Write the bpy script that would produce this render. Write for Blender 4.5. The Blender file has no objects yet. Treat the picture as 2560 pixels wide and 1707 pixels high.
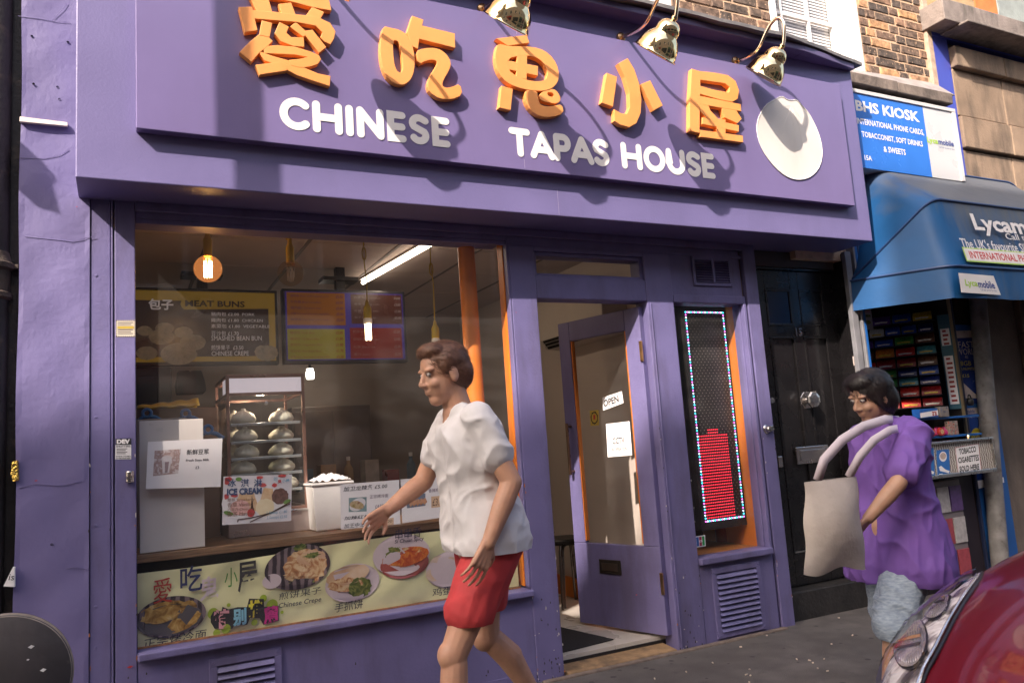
import bpy, bmesh, math, random
from mathutils import Vector, Matrix
random.seed(11)
scene = bpy.context.scene
COL = scene.collection
R = math.radians

# ---------------------------------------------------------------- camera
FPX, YAW, PITCH, ROLL = 1961.2, 0.469647, 0.130567, -0.068292
PW, PH = 2560.0, 1707.0
CAM = Vector((0.0, -3.6827, 1.19))
_f = Vector((math.sin(YAW)*math.cos(PITCH), math.cos(YAW)*math.cos(PITCH), math.sin(PITCH)))
_r = Vector((math.cos(YAW), -math.sin(YAW), 0.0))
_u = _r.cross(_f)
_r, _u = math.cos(ROLL)*_r + math.sin(ROLL)*_u, -math.sin(ROLL)*_r + math.cos(ROLL)*_u
cam_data = bpy.data.cameras.new('camera')
cam_data.sensor_width = 36.0
cam_data.sensor_fit = 'HORIZONTAL'
cam_data.lens = FPX/PW*36.0
cam_data.clip_start = 0.05
cam_data.clip_end = 400.0
cam = bpy.data.objects.new('camera', cam_data)
COL.objects.link(cam)
cam.matrix_world = Matrix(((_r.x, _u.x, -_f.x, CAM.x), (_r.y, _u.y, -_f.y, CAM.y), (_r.z, _u.z, -_f.z, CAM.z), (0, 0, 0, 1)))
scene.camera = cam

# ---------------------------------------------------------------- sky, sun, exposure
SUN_DIR = Vector((1.5, 1.0, -1.48)).normalized()       # the way the light travels
world = bpy.data.worlds.new('World')
scene.world = world
world.use_nodes = True
wn = world.node_tree.nodes
wl = world.node_tree.links
sky_tex = wn.new('ShaderNodeTexSky')
sky_tex.sky_type = 'NISHITA'
sky_tex.sun_disc = False
sky_tex.sun_elevation = math.asin(-SUN_DIR.z)
sky_tex.sun_rotation = math.atan2(-SUN_DIR.x, -SUN_DIR.y)
sky_tex.air_density = 1.0
sky_tex.dust_density = 6.0
sky_tex.ozone_density = 0.3
wl.new(sky_tex.outputs[0], wn['Background'].inputs[0])
wn['Background'].inputs[1].default_value = 0.15
sun_data = bpy.data.lights.new('sun', 'SUN')
sun_data.energy = 3.2
sun_data.angle = R(0.53)
sun_data.color = (1.0, 0.87, 0.76)
sun = bpy.data.objects.new('sun', sun_data)
COL.objects.link(sun)
sun.location = (-15, -10, 20)
sun.rotation_euler = SUN_DIR.to_track_quat('-Z', 'Y').to_euler()
vs = scene.view_settings
vs.view_transform = 'Standard'
vs.look = 'None'
vs.gamma = 1.0
vs.use_curve_mapping = False
vs.exposure = 1.45
cy = scene.cycles
cy.max_bounces = 8
cy.transparent_max_bounces = 16
cy.caustics_reflective = False
cy.caustics_refractive = False
cy.sample_clamp_indirect = 4.0
cy.use_denoising = True

# ---------------------------------------------------------------- helpers
def ray(px, py):
    return _r*((px-PW/2)/FPX) - _u*((py-PH/2)/FPX) + _f
def at(px, py, y=0.0):
    """point of the plane y = const seen at a pixel of the 2560 px photograph"""
    d = ray(px, py)
    t = (y-CAM.y)/d.y
    return CAM + d*t
def atx(px, py, x):
    d = ray(px, py)
    return CAM + d*((x-CAM.x)/d.x)
def atz(px, py, z):
    d = ray(px, py)
    return CAM + d*((z-CAM.z)/d.z)
def srgb(r, g, b):
    f = lambda v: (v/255/12.92) if v <= 10.31 else ((v/255+0.055)/1.055)**2.4
    return (f(r), f(g), f(b))

MATS = {}
def mat(name, col, rough=0.5, metal=0.0, var=0.10, vs_=6.0, bump=0.0, bs=60.0, spec=0.5, coat=0.0, dirt=None, dirt_amt=0.0, ds=3.0, emit=None, es=0.0, wear=None, wear_at=0.72, ws=14.0, rvar=0.1):
    """painted or plain surface: base colour broken up by noise, optional stains, worn spots and fine relief"""
    if name in MATS:
        return MATS[name]
    m = bpy.data.materials.new(name)
    m.use_nodes = True
    nt = m.node_tree
    N, L = nt.nodes, nt.links
    b = N['Principled BSDF']
    b.inputs['Roughness'].default_value = rough
    b.inputs['Metallic'].default_value = metal
    b.inputs['Specular IOR Level'].default_value = spec
    b.inputs['Coat Weight'].default_value = coat
    b.inputs['Coat Roughness'].default_value = 0.05
    tc = N.new('ShaderNodeTexCoord')
    col = (col[0], col[1], col[2], 1.0)
    last = None
    if var > 0:
        nz = N.new('ShaderNodeTexNoise'); nz.inputs['Scale'].default_value = vs_; nz.inputs['Detail'].default_value = 6.0
        L.new(tc.outputs['Object'], nz.inputs['Vector'])
        hs = N.new('ShaderNodeMixRGB'); hs.blend_type = 'MIX'
        hs.inputs[1].default_value = tuple(c*(1-var) for c in col[:3])+(1,)
        hs.inputs[2].default_value = tuple(min(1, c*(1+var)) for c in col[:3])+(1,)
        cr = N.new('ShaderNodeMapRange'); cr.inputs[1].default_value = 0.3; cr.inputs[2].default_value = 0.7
        L.new(nz.outputs['Fac'], cr.inputs[0]); L.new(cr.outputs[0], hs.inputs[0])
        last = hs.outputs[0]
        if rvar > 0:
            rr = N.new('ShaderNodeMapRange'); rr.inputs[3].default_value = max(0.02, rough-rvar); rr.inputs[4].default_value = min(1, rough+rvar)
            L.new(nz.outputs['Fac'], rr.inputs[0]); L.new(rr.outputs[0], b.inputs['Roughness'])
    def over(c2, thr, scale, amt, det=8.0, stretch=None):
        nonlocal last
        n2 = N.new('ShaderNodeTexNoise'); n2.inputs['Scale'].default_value = scale; n2.inputs['Detail'].default_value = det; n2.inputs['Roughness'].default_value = 0.65
        src = tc.outputs['Object']
        if stretch:
            mp = N.new('ShaderNodeMapping'); mp.inputs['Scale'].default_value = stretch
            L.new(src, mp.inputs[0]); src = mp.outputs[0]
        L.new(src, n2.inputs['Vector'])
        r2 = N.new('ShaderNodeMapRange'); r2.inputs[1].default_value = thr-0.08; r2.inputs[2].default_value = thr+0.1; r2.inputs[4].default_value = amt
        L.new(n2.outputs['Fac'], r2.inputs[0])
        mx = N.new('ShaderNodeMixRGB')
        L.new(r2.outputs[0], mx.inputs[0])
        if last is None: mx.inputs[1].default_value = col
        else: L.new(last, mx.inputs[1])
        mx.inputs[2].default_value = (c2[0], c2[1], c2[2], 1)
        last = mx.outputs[0]
    if dirt is not None:
        over(dirt, 0.55, ds, dirt_amt, stretch=(1.0, 1.0, 0.25))
    if wear is not None:
        over(wear, wear_at, ws, 0.9)
    if last is not None: L.new(last, b.inputs['Base Color'])
    else: b.inputs['Base Color'].default_value = col
    if bump > 0:
        n3 = N.new('ShaderNodeTexNoise'); n3.inputs['Scale'].default_value = bs; n3.inputs['Detail'].default_value = 5.0
        L.new(tc.outputs['Object'], n3.inputs['Vector'])
        bp = N.new('ShaderNodeBump'); bp.inputs['Strength'].default_value = bump; bp.inputs['Distance'].default_value = 0.01
        L.new(n3.outputs['Fac'], bp.inputs['Height']); L.new(bp.outputs[0], b.inputs['Normal'])
    if emit is not None:
        b.inputs['Emission Color'].default_value = (emit[0], emit[1], emit[2], 1)
        b.inputs['Emission Strength'].default_value = es
    MATS[name] = m
    return m

def ramp_mat(name, stops, scale=30.0, detail=4.0, rough=0.5, kind='noise', bump=0.0, stretch=(1, 1, 1), coat=0.0, dist=0.0):
    """mottled surface (food, print, stone): noise or cells through a colour ramp"""
    if name in MATS:
        return MATS[name]
    m = bpy.data.materials.new(name)
    m.use_nodes = True
    N, L = m.node_tree.nodes, m.node_tree.links
    b = N['Principled BSDF']
    b.inputs['Roughness'].default_value = rough
    b.inputs['Coat Weight'].default_value = coat
    tc = N.new('ShaderNodeTexCoord'); mp = N.new('ShaderNodeMapping'); mp.inputs['Scale'].default_value = stretch
    L.new(tc.outputs['Object'], mp.inputs[0])
    if kind == 'noise':
        t = N.new('ShaderNodeTexNoise'); t.inputs['Scale'].default_value = scale; t.inputs['Detail'].default_value = detail; t.inputs['Distortion'].default_value = dist; o = t.outputs['Fac']
    elif kind == 'wave':
        t = N.new('ShaderNodeTexWave'); t.inputs['Scale'].default_value = scale; t.inputs['Distortion'].default_value = dist or 4.0; t.inputs['Detail'].default_value = detail; t.inputs['Detail Scale'].default_value = 1.5; o = t.outputs['Fac']
    else:
        t = N.new('ShaderNodeTexVoronoi'); t.inputs['Scale'].default_value = scale; o = t.outputs['Color']
    L.new(mp.outputs[0], t.inputs['Vector'])
    cr = N.new('ShaderNodeValToRGB')
    el = cr.color_ramp.elements
    while len(el) < len(stops): el.new(0.5)
    for e, (p, c) in zip(el, stops):
        e.position = p; e.color = (c[0], c[1], c[2], 1)
    L.new(o, cr.inputs[0]); L.new(cr.outputs[0], b.inputs['Base Color'])
    if bump > 0:
        bp = N.new('ShaderNodeBump'); bp.inputs['Strength'].default_value = bump; bp.inputs['Distance'].default_value = 0.01
        L.new(cr.outputs[0], bp.inputs['Height']); L.new(bp.outputs[0], b.inputs['Normal'])
    MATS[name] = m
    return m

def glass_mat(name, tint=(1, 1, 1), refl=1.0, rough=0.0, dust=0.0):
    """thin pane: clear, mirror-like by its angle, with a little dust"""
    if name in MATS:
        return MATS[name]
    m = bpy.data.materials.new(name)
    m.use_nodes = True
    N, L = m.node_tree.nodes, m.node_tree.links
    N.remove(N['Principled BSDF'])
    out = N['Material Output']
    tr = N.new('ShaderNodeBsdfTransparent'); tr.inputs[0].default_value = (tint[0], tint[1], tint[2], 1)
    gl = N.new('ShaderNodeBsdfGlossy'); gl.inputs['Roughness'].default_value = rough
    lw = N.new('ShaderNodeLayerWeight'); lw.inputs[0].default_value = 0.5      # Schlick's curve, the same from both sides
    pw = N.new('ShaderNodeMath'); pw.operation = 'POWER'; pw.inputs[1].default_value = 5.0
    ma = N.new('ShaderNodeMath'); ma.operation = 'MULTIPLY_ADD'; ma.inputs[1].default_value = 0.96; ma.inputs[2].default_value = 0.04
    mu = N.new('ShaderNodeMath'); mu.operation = 'MULTIPLY'; mu.inputs[1].default_value = refl; mu.use_clamp = True
    mx = N.new('ShaderNodeMixShader')
    L.new(lw.outputs['Facing'], pw.inputs[0]); L.new(pw.outputs[0], ma.inputs[0]); L.new(ma.outputs[0], mu.inputs[0]); L.new(mu.outputs[0], mx.inputs[0]); L.new(tr.outputs[0], mx.inputs[1]); L.new(gl.outputs[0], mx.inputs[2])
    last = mx.outputs[0]
    if dust > 0:
        df = N.new('ShaderNodeBsdfDiffuse'); df.inputs[0].default_value = (0.6, 0.55, 0.52, 1)
        nz = N.new('ShaderNodeTexNoise'); nz.inputs['Scale'].default_value = 5.0; nz.inputs['Detail'].default_value = 8.0
        tc = N.new('ShaderNodeTexCoord'); mp = N.new('ShaderNodeMapping'); mp.inputs['Scale'].default_value = (1, 1, 2.5); mp.inputs['Rotation'].default_value = (0, 0.6, 0)
        L.new(tc.outputs['Object'], mp.inputs[0]); L.new(mp.outputs[0], nz.inputs['Vector'])
        mr = N.new('ShaderNodeMapRange'); mr.inputs[1].default_value = 0.4; mr.inputs[2].default_value = 0.8; mr.inputs[3].default_value = dust*0.3; mr.inputs[4].default_value = dust
        L.new(nz.outputs['Fac'], mr.inputs[0])
        m2 = N.new('ShaderNodeMixShader')
        L.new(mr.outputs[0], m2.inputs[0]); L.new(last, m2.inputs[1]); L.new(df.outputs[0], m2.inputs[2])
        last = m2.outputs[0]
    L.new(last, out.inputs['Surface'])
    MATS[name] = m
    return m

def emis(name, col, strength):
    if name in MATS:
        return MATS[name]
    m = bpy.data.materials.new(name)
    m.use_nodes = True
    N, L = m.node_tree.nodes, m.node_tree.links
    e = N.new('ShaderNodeEmission'); e.inputs[0].default_value = (col[0], col[1], col[2], 1); e.inputs[1].default_value = strength
    L.new(e.outputs[0], N['Material Output'].inputs['Surface'])
    MATS[name] = m
    return m

class MB:
    """collects simple shapes into one mesh"""
    def __init__(s):
        s.v = []; s.f = []
    def add(s, vs, fs):
        o = len(s.v); s.v += [tuple(v) for v in vs]; s.f += [tuple(o+i for i in f) for f in fs]; return s
    def box(s, x0, x1, y0, y1, z0, z1):
        v = [(x, y, z) for z in (z0, z1) for y in (y0, y1) for x in (x0, x1)]
        return s.add(v, [(0, 2, 3, 1), (4, 5, 7, 6), (0, 1, 5, 4), (2, 6, 7, 3), (0, 4, 6, 2), (1, 3, 7, 5)])
    def hexa(s, p):  # eight corners: bottom 0-3 then top 4-7, both anticlockwise seen from above
        return s.add(p, [(3, 2, 1, 0), (4, 5, 6, 7), (0, 1, 5, 4), (1, 2, 6, 5), (2, 3, 7, 6), (3, 0, 4, 7)])
    def prism(s, poly, vec):
        n = len(poly); vec = Vector(vec)
        a = [Vector(p) for p in poly]; b = [p+vec for p in a]
        return s.add(a+b, [tuple(range(n)), tuple(range(2*n-1, n-1, -1))]+[(i, i+n, (i+1) % n+n, (i+1) % n) for i in range(n)])
    def tube(s, pts, r, n=10, caps=True):
        pts = [Vector(p) for p in pts]
        rs = r if isinstance(r, (list, tuple)) else [r]*len(pts)
        rings = []
        prev = None
        for i, p in enumerate(pts):
            d = (pts[min(i+1, len(pts)-1)]-pts[max(i-1, 0)]).normalized()
            if prev is None:
                a = Vector((0, 0, 1)) if abs(d.z) < 0.9 else Vector((1, 0, 0))
                u = d.cross(a).normalized()
            else:
                u = (prev-d*prev.dot(d)).normalized()
            prev = u
            w = d.cross(u)
            rings.append([p+(u*math.cos(2*math.pi*k/n)+w*math.sin(2*math.pi*k/n))*rs[i] for k in range(n)])
        o = len(s.v)
        for rg in rings: s.v += [tuple(q) for q in rg]
        for i in range(len(pts)-1):
            for k in range(n):
                s.f.append((o+i*n+k, o+i*n+(k+1) % n, o+(i+1)*n+(k+1) % n, o+(i+1)*n+k))
        if caps:
            s.f.append(tuple(o+k for k in range(n-1, -1, -1)))
            s.f.append(tuple(o+(len(pts)-1)*n+k for k in range(n)))
        return s
    def lathe(s, prof, n=24, M=None):
        """profile [(radius, height)] turned about z"""
        o = len(s.v)
        for r, z in prof:
            for k in range(n):
                p = Vector((r*math.cos(2*math.pi*k/n), r*math.sin(2*math.pi*k/n), z))
                s.v.append(tuple(M @ p if M else p))
        for i in range(len(prof)-1):
            for k in range(n):
                s.f.append((o+i*n+k, o+i*n+(k+1) % n, o+(i+1)*n+(k+1) % n, o+(i+1)*n+k))
        return s
    def grid(s, nx, ny, fn):
        o = len(s.v)
        for j in range(ny+1):
            for i in range(nx+1):
                s.v.append(tuple(fn(i/nx, j/ny)))
        for j in range(ny):
            for i in range(nx):
                a = o+j*(nx+1)+i
                s.f.append((a, a+1, a+nx+2, a+nx+1))
        return s
    def mesh(s, name):
        me = bpy.data.meshes.new(name)
        me.from_pydata(s.v, [], s.f)
        me.update()
        return me

def tag(o, label=None, cat=None, group=None, kind=None):
    if label: o['label'] = label
    if cat: o['category'] = cat
    if group: o['group'] = group
    if kind: o['kind'] = kind
    return o
def fix_normals(me):
    bm = bmesh.new(); bm.from_mesh(me); bmesh.ops.recalc_face_normals(bm, faces=bm.faces[:]); bm.to_mesh(me); bm.free()
def obj(name, mb, m, parent=None, bevel=0.0, smooth=False, label=None, cat=None, group=None, kind=None, sub=0, normals=True, seg=2, solid=0.0):
    me = mb.mesh(name) if isinstance(mb, MB) else mb
    if normals: fix_normals(me)
    if m is not None:
        me.materials.clear(); me.materials.append(m)
    o = bpy.data.objects.new(name, me)
    COL.objects.link(o)
    if parent is not None:
        o.parent = parent
        o.matrix_parent_inverse = world_of(parent).inverted()
    if solid:
        md = o.modifiers.new('thick', 'SOLIDIFY'); md.thickness = solid; md.offset = 0.0
    if bevel > 0:
        md = o.modifiers.new('bevel', 'BEVEL'); md.width = bevel; md.segments = seg; md.limit_method = 'ANGLE'; md.angle_limit = R(40)
    if sub:
        md = o.modifiers.new('sub', 'SUBSURF'); md.levels = sub; md.render_levels = sub
    if smooth:
        for p in me.polygons: p.use_smooth = True
    if smooth == 'auto':
        me.set_sharp_from_angle(angle=R(40))
    tag(o, label, cat, group, kind)
    return o
def world_of(o):
    m = o.matrix_basis.copy()
    if o.parent is not None:
        m = world_of(o.parent) @ o.matrix_parent_inverse @ m
    return m
def empty(name, loc, label=None, cat=None, group=None, kind=None):
    o = bpy.data.objects.new(name, None)
    o.empty_display_size = 0.1
    COL.objects.link(o)
    o.location = loc
    o.matrix_basis = Matrix.Translation(Vector(loc))
    tag(o, label, cat, group, kind)
    return o
def children_of(o):
    return [c for c in COL.objects if c.parent == o]
KIDS = {}
def copy_tree(o, delta=None, parent=None, label=None):
    """copies a thing with its parts and sub-parts (mesh data shared)"""
    c = o.copy()
    COL.objects.link(c)
    if parent is not None:
        c.parent = parent; c.matrix_parent_inverse = o.matrix_parent_inverse.copy()
    if delta is not None:
        c.matrix_basis = Matrix.Translation(Vector(delta)) @ o.matrix_basis
    if label: c['label'] = label
    for k in [x for x in list(COL.objects) if x.parent == o]:
        copy_tree(k, None, c)
    return c

# ---- lettering: font outlines turned into flat meshes and laid on a surface
_text_cache = {}
def text_geo(txt, bold=0.0, shear=0.0, space=1.0, res=2):
    key = (txt, bold, shear, space, res)
    if key in _text_cache: return _text_cache[key]
    cu = bpy.data.curves.new('lettering', 'FONT')
    cu.body = txt; cu.size = 1.0; cu.offset = bold; cu.shear = shear; cu.space_character = space; cu.resolution_u = res
    ob = bpy.data.objects.new('lettering', cu)
    COL.objects.link(ob)
    dg = bpy.context.evaluated_depsgraph_get()
    ev = ob.evaluated_get(dg)
    me = ev.to_mesh()
    vs = [(v.co.x, v.co.y) for v in me.vertices]
    fs = [tuple(p.vertices) for p in me.polygons]
    ev.to_mesh_clear()
    bpy.data.objects.remove(ob); bpy.data.curves.remove(cu)
    if not vs: vs, fs = [(0, 0), (1, 0), (0, 1)], []
    x0 = min(v[0] for v in vs); x1 = max(v[0] for v in vs); y0 = min(v[1] for v in vs); y1 = max(v[1] for v in vs)
    _text_cache[key] = (vs, fs, (x0, x1, y0, y1))
    return _text_cache[key]

class Quad:
    """a flat (or nearly flat) four-cornered surface; u runs right, v runs down"""
    def __init__(s, tl, tr, br, bl):
        s.c = [Vector(p) for p in (tl, tr, br, bl)]
        s.n = (s.c[2]-s.c[0]).cross(s.c[1]-s.c[3]).normalized()
        if s.n.dot(CAM-(s.c[0]+s.c[2])/2) < 0: s.n = -s.n
        s.w = (s.c[1]-s.c[0]).length; s.h = (s.c[3]-s.c[0]).length
    def P(s, u, v, lift=0.0):
        a = s.c[0].lerp(s.c[1], u); b = s.c[3].lerp(s.c[2], u)
        return a.lerp(b, v)+s.n*lift
    def sheet(s, thick=0.001):
        return MB().hexa([s.P(0, 1, -thick), s.P(1, 1, -thick), s.P(1, 1), s.P(0, 1), s.P(0, 0, -thick), s.P(1, 0, -thick), s.P(1, 0), s.P(0, 0)])
    def text(s, mb, txt, u0, v0, u1, v1, lift=0.0007, bold=0.0, shear=0.0, keep=True, align='c', tilt=0.0):
        """fits the text into the box; keep=True keeps its proportions"""
        vs, fs, (x0, x1, y0, y1) = text_geo(txt, bold, shear)
        bw, bh = (u1-u0)*s.w, (v1-v0)*s.h
        sx, sy = bw/max(1e-6, x1-x0), bh/max(1e-6, y1-y0)
        if keep: sx = sy = min(sx, sy)
        w = sx*(x1-x0); hh = sy*(y1-y0)
        ox = {'c': (bw-w)/2, 'l': 0, 'r': bw-w}[align]; oy = (bh-hh)/2
        pts = []
        for x, y in vs:
            px = u0*s.w+ox+(x-x0)*sx; py = v0*s.h+oy+(y1-y)*sy+tilt*(px-u0*s.w)
            pts.append(s.P(px/s.w, py/s.h, lift))
        mb.add(pts, fs)
        return mb
    def rect(s, mb, u0, v0, u1, v1, lift=0.0005):
        return mb.add([s.P(u0, v0, lift), s.P(u1, v0, lift), s.P(u1, v1, lift), s.P(u0, v1, lift)], [(3, 2, 1, 0)])
    def poly(s, mb, uv, lift=0.0005):
        return mb.add([s.P(u, v, lift) for u, v in uv], [tuple(range(len(uv)-1, -1, -1))])
    def ell(s, mb, u, v, ru, rv, lift=0.0005, n=28, rot=0.0, jag=0.0):
        pts = []
        for k in range(n):
            a = 2*math.pi*k/n; q = 1+jag*random.uniform(-1, 1)
            x, y = ru*s.w*math.cos(a)*q, rv*s.h*math.sin(a)*q
            pts.append((u+(x*math.cos(rot)-y*math.sin(rot))/s.w, v+(x*math.sin(rot)+y*math.cos(rot))/s.h))
        return s.poly(mb, pts, lift)
def pquad(tl, tr, br, bl, y):
    return Quad(at(*tl, y), at(*tr, y), at(*br, y), at(*bl, y))
def wquad(x0, x1, z0, z1, y):
    return Quad((x0, y, z1), (x1, y, z1), (x1, y, z0), (x0, y, z0))

def curve_fill(name, loops, depth, front_y, bev=0.0):
    """outline with holes (world x,z loops) filled and given depth behind front_y"""
    cu = bpy.data.curves.new(name, 'CURVE')
    cu.dimensions = '2D'; cu.fill_mode = 'BOTH'; cu.extrude = depth/2; cu.bevel_depth = bev; cu.bevel_resolution = 1
    if bev: cu.offset = -bev
    for lp in loops:
        sp = cu.splines.new('POLY'); sp.points.add(len(lp)-1); sp.use_cyclic_u = True
        for p, (x, z) in zip(sp.points, lp): p.co = (x, z, 0, 1)
    ob = bpy.data.objects.new(name, cu)
    COL.objects.link(ob)
    dg = bpy.context.evaluated_depsgraph_get()
    me = bpy.data.meshes.new_from_object(ob.evaluated_get(dg))
    bpy.data.objects.remove(ob); bpy.data.curves.remove(cu)
    me.transform(Matrix(((1, 0, 0, 0), (0, 0, -1, front_y+depth/2+bev), (0, 1, 0, 0), (0, 0, 0, 1))))
    me.name = name
    return me
def smooth_loop(pts, it=2):
    for _ in range(it):
        out = []
        for i in range(len(pts)):
            a, b = pts[i], pts[(i+1) % len(pts)]
            out.append((a[0]*.75+b[0]*.25, a[1]*.75+b[1]*.25)); out.append((a[0]*.25+b[0]*.75, a[1]*.25+b[1]*.75))
        pts = out
    return pts
def stroke(mb, pts, w, cap='round', n=6):
    """2D stroke of constant width -> list of polygons joined in mb later (returns one outline)"""
    pts = [Vector(p) for p in pts]
    Lp, Rp = [], []
    for i, p in enumerate(pts):
        a = (p-pts[i-1]).normalized() if i > 0 else None
        b = (pts[i+1]-p).normalized() if i < len(pts)-1 else None
        d = ((a or b)+(b or a)).normalized()
        nrm = Vector((-d.y, d.x))
        k = 1.0
        if a and b: k = 1/max(0.5, math.sqrt((1+a.dot(b))/2))
        Lp.append(p+nrm*w/2*k); Rp.append(p-nrm*w/2*k)
    out = list(Lp)
    if cap == 'round':
        d = (pts[-1]-pts[-2]).normalized(); nrm = Vector((-d.y, d.x))
        for k in range(1, n): 
            t = math.pi*k/n
            out.append(pts[-1]+nrm*(w/2*math.cos(t))+d*(w/2*math.sin(t)))
    out += Rp[::-1]
    if cap == 'round':
        d = (pts[0]-pts[1]).normalized(); nrm = Vector((-d.y, d.x))
        for k in range(1, n):
            t = math.pi*k/n
            out.append(pts[0]+nrm*(w/2*math.cos(t))+d*(w/2*math.sin(t)))
    return [(p.x, p.y) for p in out]
# ================================================================ materials
PURPLE = (0.174, 0.150, 0.322)
M_purple = mat('purple_paint', PURPLE, rough=0.42, var=0.07, vs_=3.0, bump=0.10, bs=90, dirt=(0.10, 0.085, 0.16), dirt_amt=0.25, ds=2.2)
M_plaster = mat('purple_plaster', (0.168, 0.146, 0.316), rough=0.5, var=0.07, vs_=3.0, bump=0.22, bs=30, dirt=(0.11, 0.095, 0.18), dirt_amt=0.25, ds=2.5)
M_panel = mat('purple_gloss_panel', (0.184, 0.147, 0.315), rough=0.22, var=0.05, vs_=2.5, bump=0.03, bs=30, dirt=(0.14, 0.115, 0.20), dirt_amt=0.25, ds=1.6)
M_purple_worn = mat('purple_worn', (0.158, 0.140, 0.302), rough=0.45, var=0.10, vs_=5.0, bump=0.16, bs=70, wear=(0.30, 0.10, 0.04), wear_at=0.80, ws=26, dirt=(0.085, 0.070, 0.11), dirt_amt=0.5, ds=4)
M_orange = mat('orange_board', (0.84, 0.34, 0.095), rough=0.5, var=0.05, vs_=10)
M_orange_paint = mat('orange_paint', (0.66, 0.19, 0.022), rough=0.45, var=0.08, vs_=6)
M_white_vinyl = mat('white_vinyl', (0.84, 0.80, 0.78), rough=0.4, var=0.03)
M_black = mat('black_paint', (0.012, 0.011, 0.013), rough=0.32, var=0.2, vs_=9, bump=0.05)
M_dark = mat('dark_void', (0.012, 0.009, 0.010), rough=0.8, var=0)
M_lead = mat('lead_flashing', (0.16, 0.15, 0.15), rough=0.6, var=0.25, vs_=12, bump=0.3, bs=30)
M_brass = mat('polished_brass', (0.95, 0.72, 0.40), rough=0.07, metal=1.0, var=0.05, vs_=3, rvar=0.04)
M_brass_dull = mat('dull_brass', (0.60, 0.36, 0.18), rough=0.3, metal=1.0, var=0.2, vs_=20)
M_copper = mat('pinkish_tube', (0.90, 0.68, 0.50), rough=0.12, metal=1.0, var=0.05, rvar=0.04)
M_steel = mat('steel', (0.60, 0.58, 0.56), rough=0.28, metal=1.0, var=0.1, vs_=20)
M_silver = mat('satin_silver', (0.66, 0.62, 0.60), rough=0.25, metal=1.0, var=0.05)
M_paper = mat('white_paper', (0.88, 0.85, 0.86), rough=0.6, var=0.02)
M_ink = mat('black_ink', (0.015, 0.015, 0.02), rough=0.6, var=0)
M_ink_soft = mat('grey_ink', (0.10, 0.095, 0.11), rough=0.6, var=0)
M_glass = glass_mat('window_glass', refl=1.0, dust=0.07)
M_glass_in = glass_mat('cabinet_glass', (0.93, 0.95, 0.94), refl=1.0, dust=0.02)
M_wood = ramp_mat('brown_wood', [(0.3, (0.10, 0.055, 0.03)), (0.55, (0.22, 0.12, 0.06)), (0.8, (0.30, 0.17, 0.09))], scale=6, rough=0.5, stretch=(1.5, 12, 30))
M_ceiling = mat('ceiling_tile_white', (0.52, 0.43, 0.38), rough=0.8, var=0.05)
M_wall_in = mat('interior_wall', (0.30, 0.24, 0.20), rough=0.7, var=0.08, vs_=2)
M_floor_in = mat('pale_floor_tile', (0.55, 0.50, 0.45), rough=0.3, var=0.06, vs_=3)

# ================================================================ ground
road = MB().box(-14, 26, -30, -1.95, -0.42, -0.12)
M_asph = mat('asphalt', (0.055, 0.053, 0.055), rough=0.85, var=0.3, vs_=30, bump=0.6, bs=180)
obj('road', road, M_asph, kind='structure')
M_pave = mat('dark_pavement', (0.105, 0.092, 0.088), rough=0.75, var=0.28, vs_=7, bump=0.5, bs=150, wear=(0.045, 0.04, 0.04), wear_at=0.66, ws=9, dirt=(0.06, 0.05, 0.045), dirt_amt=0.5, ds=1.2)
pave = MB().box(-14, 26, -1.80, 3.0, -0.40, 0.0)
pavement = obj('pavement', pave, M_pave, kind='structure')
M_kerb = mat('granite_kerb', (0.22, 0.20, 0.19), rough=0.8, var=0.25, vs_=40, bump=0.3)
kerb = empty('kerb', (0, -1.87, 0), kind='structure')
km = MB().box(-0.445, 0.445, -0.075, 0.075, -0.40, 0.0).mesh('kerb_stone')
for i in range(15):
    k = obj('kerb_stone', km if i == 0 else km, M_kerb if i == 0 else None, kerb, bevel=0.012, normals=(i == 0))
    k.matrix_basis = Matrix.Translation((-5+0.9*i, -1.875, 0.004*((i*7) % 3)))
    k.matrix_parent_inverse = Matrix.Identity(4); k.matrix_basis = Matrix.Translation((-5+0.9*i, -0.005, 0.003*((i*7) % 3)))
# small litter: cigarette ends, gum marks
gum = MB()
for i in range(120):
    x, y = random.uniform(1.2, 6), random.uniform(-1.7, 0.0)
    r = random.uniform(0.006, 0.017)
    n = 7
    gum.add([(x+r*math.cos(2*math.pi*k/n)*random.uniform(.7, 1.2), y+r*math.sin(2*math.pi*k/n), 0.0015) for k in range(n)], [tuple(range(n))])
obj('gum_spots', gum, mat('gum', (0.05, 0.045, 0.045), rough=0.8, var=0), kind='stuff', label='dark trodden gum marks dotted over the pavement')
lit = MB()
for i in range(60):
    x, y = random.uniform(1.5, 5.5), random.uniform(-1.0, -0.02)
    a = random.uniform(0, 6.3); l = random.uniform(0.006, 0.016)
    lit.tube([(x, y, 0.004), (x+l*math.cos(a), y+l*math.sin(a), 0.004)], 0.0035, 5)
obj('litter_bits', lit, mat('litter', (0.6, 0.5, 0.4), rough=0.8, var=0.3, vs_=60), kind='stuff', label='pale crumbs and stubs scattered on the pavement')

# ================================================================ the shop front
shop = empty('shop_building', (1.8, 0.05, 0), 'purple painted shop front with open door and big window under the Chinese sign', 'shop')
def sp(name, mb, m=M_purple, bevel=0.004, **k): return obj(name, mb, m, shop, bevel=bevel, **k)
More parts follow.
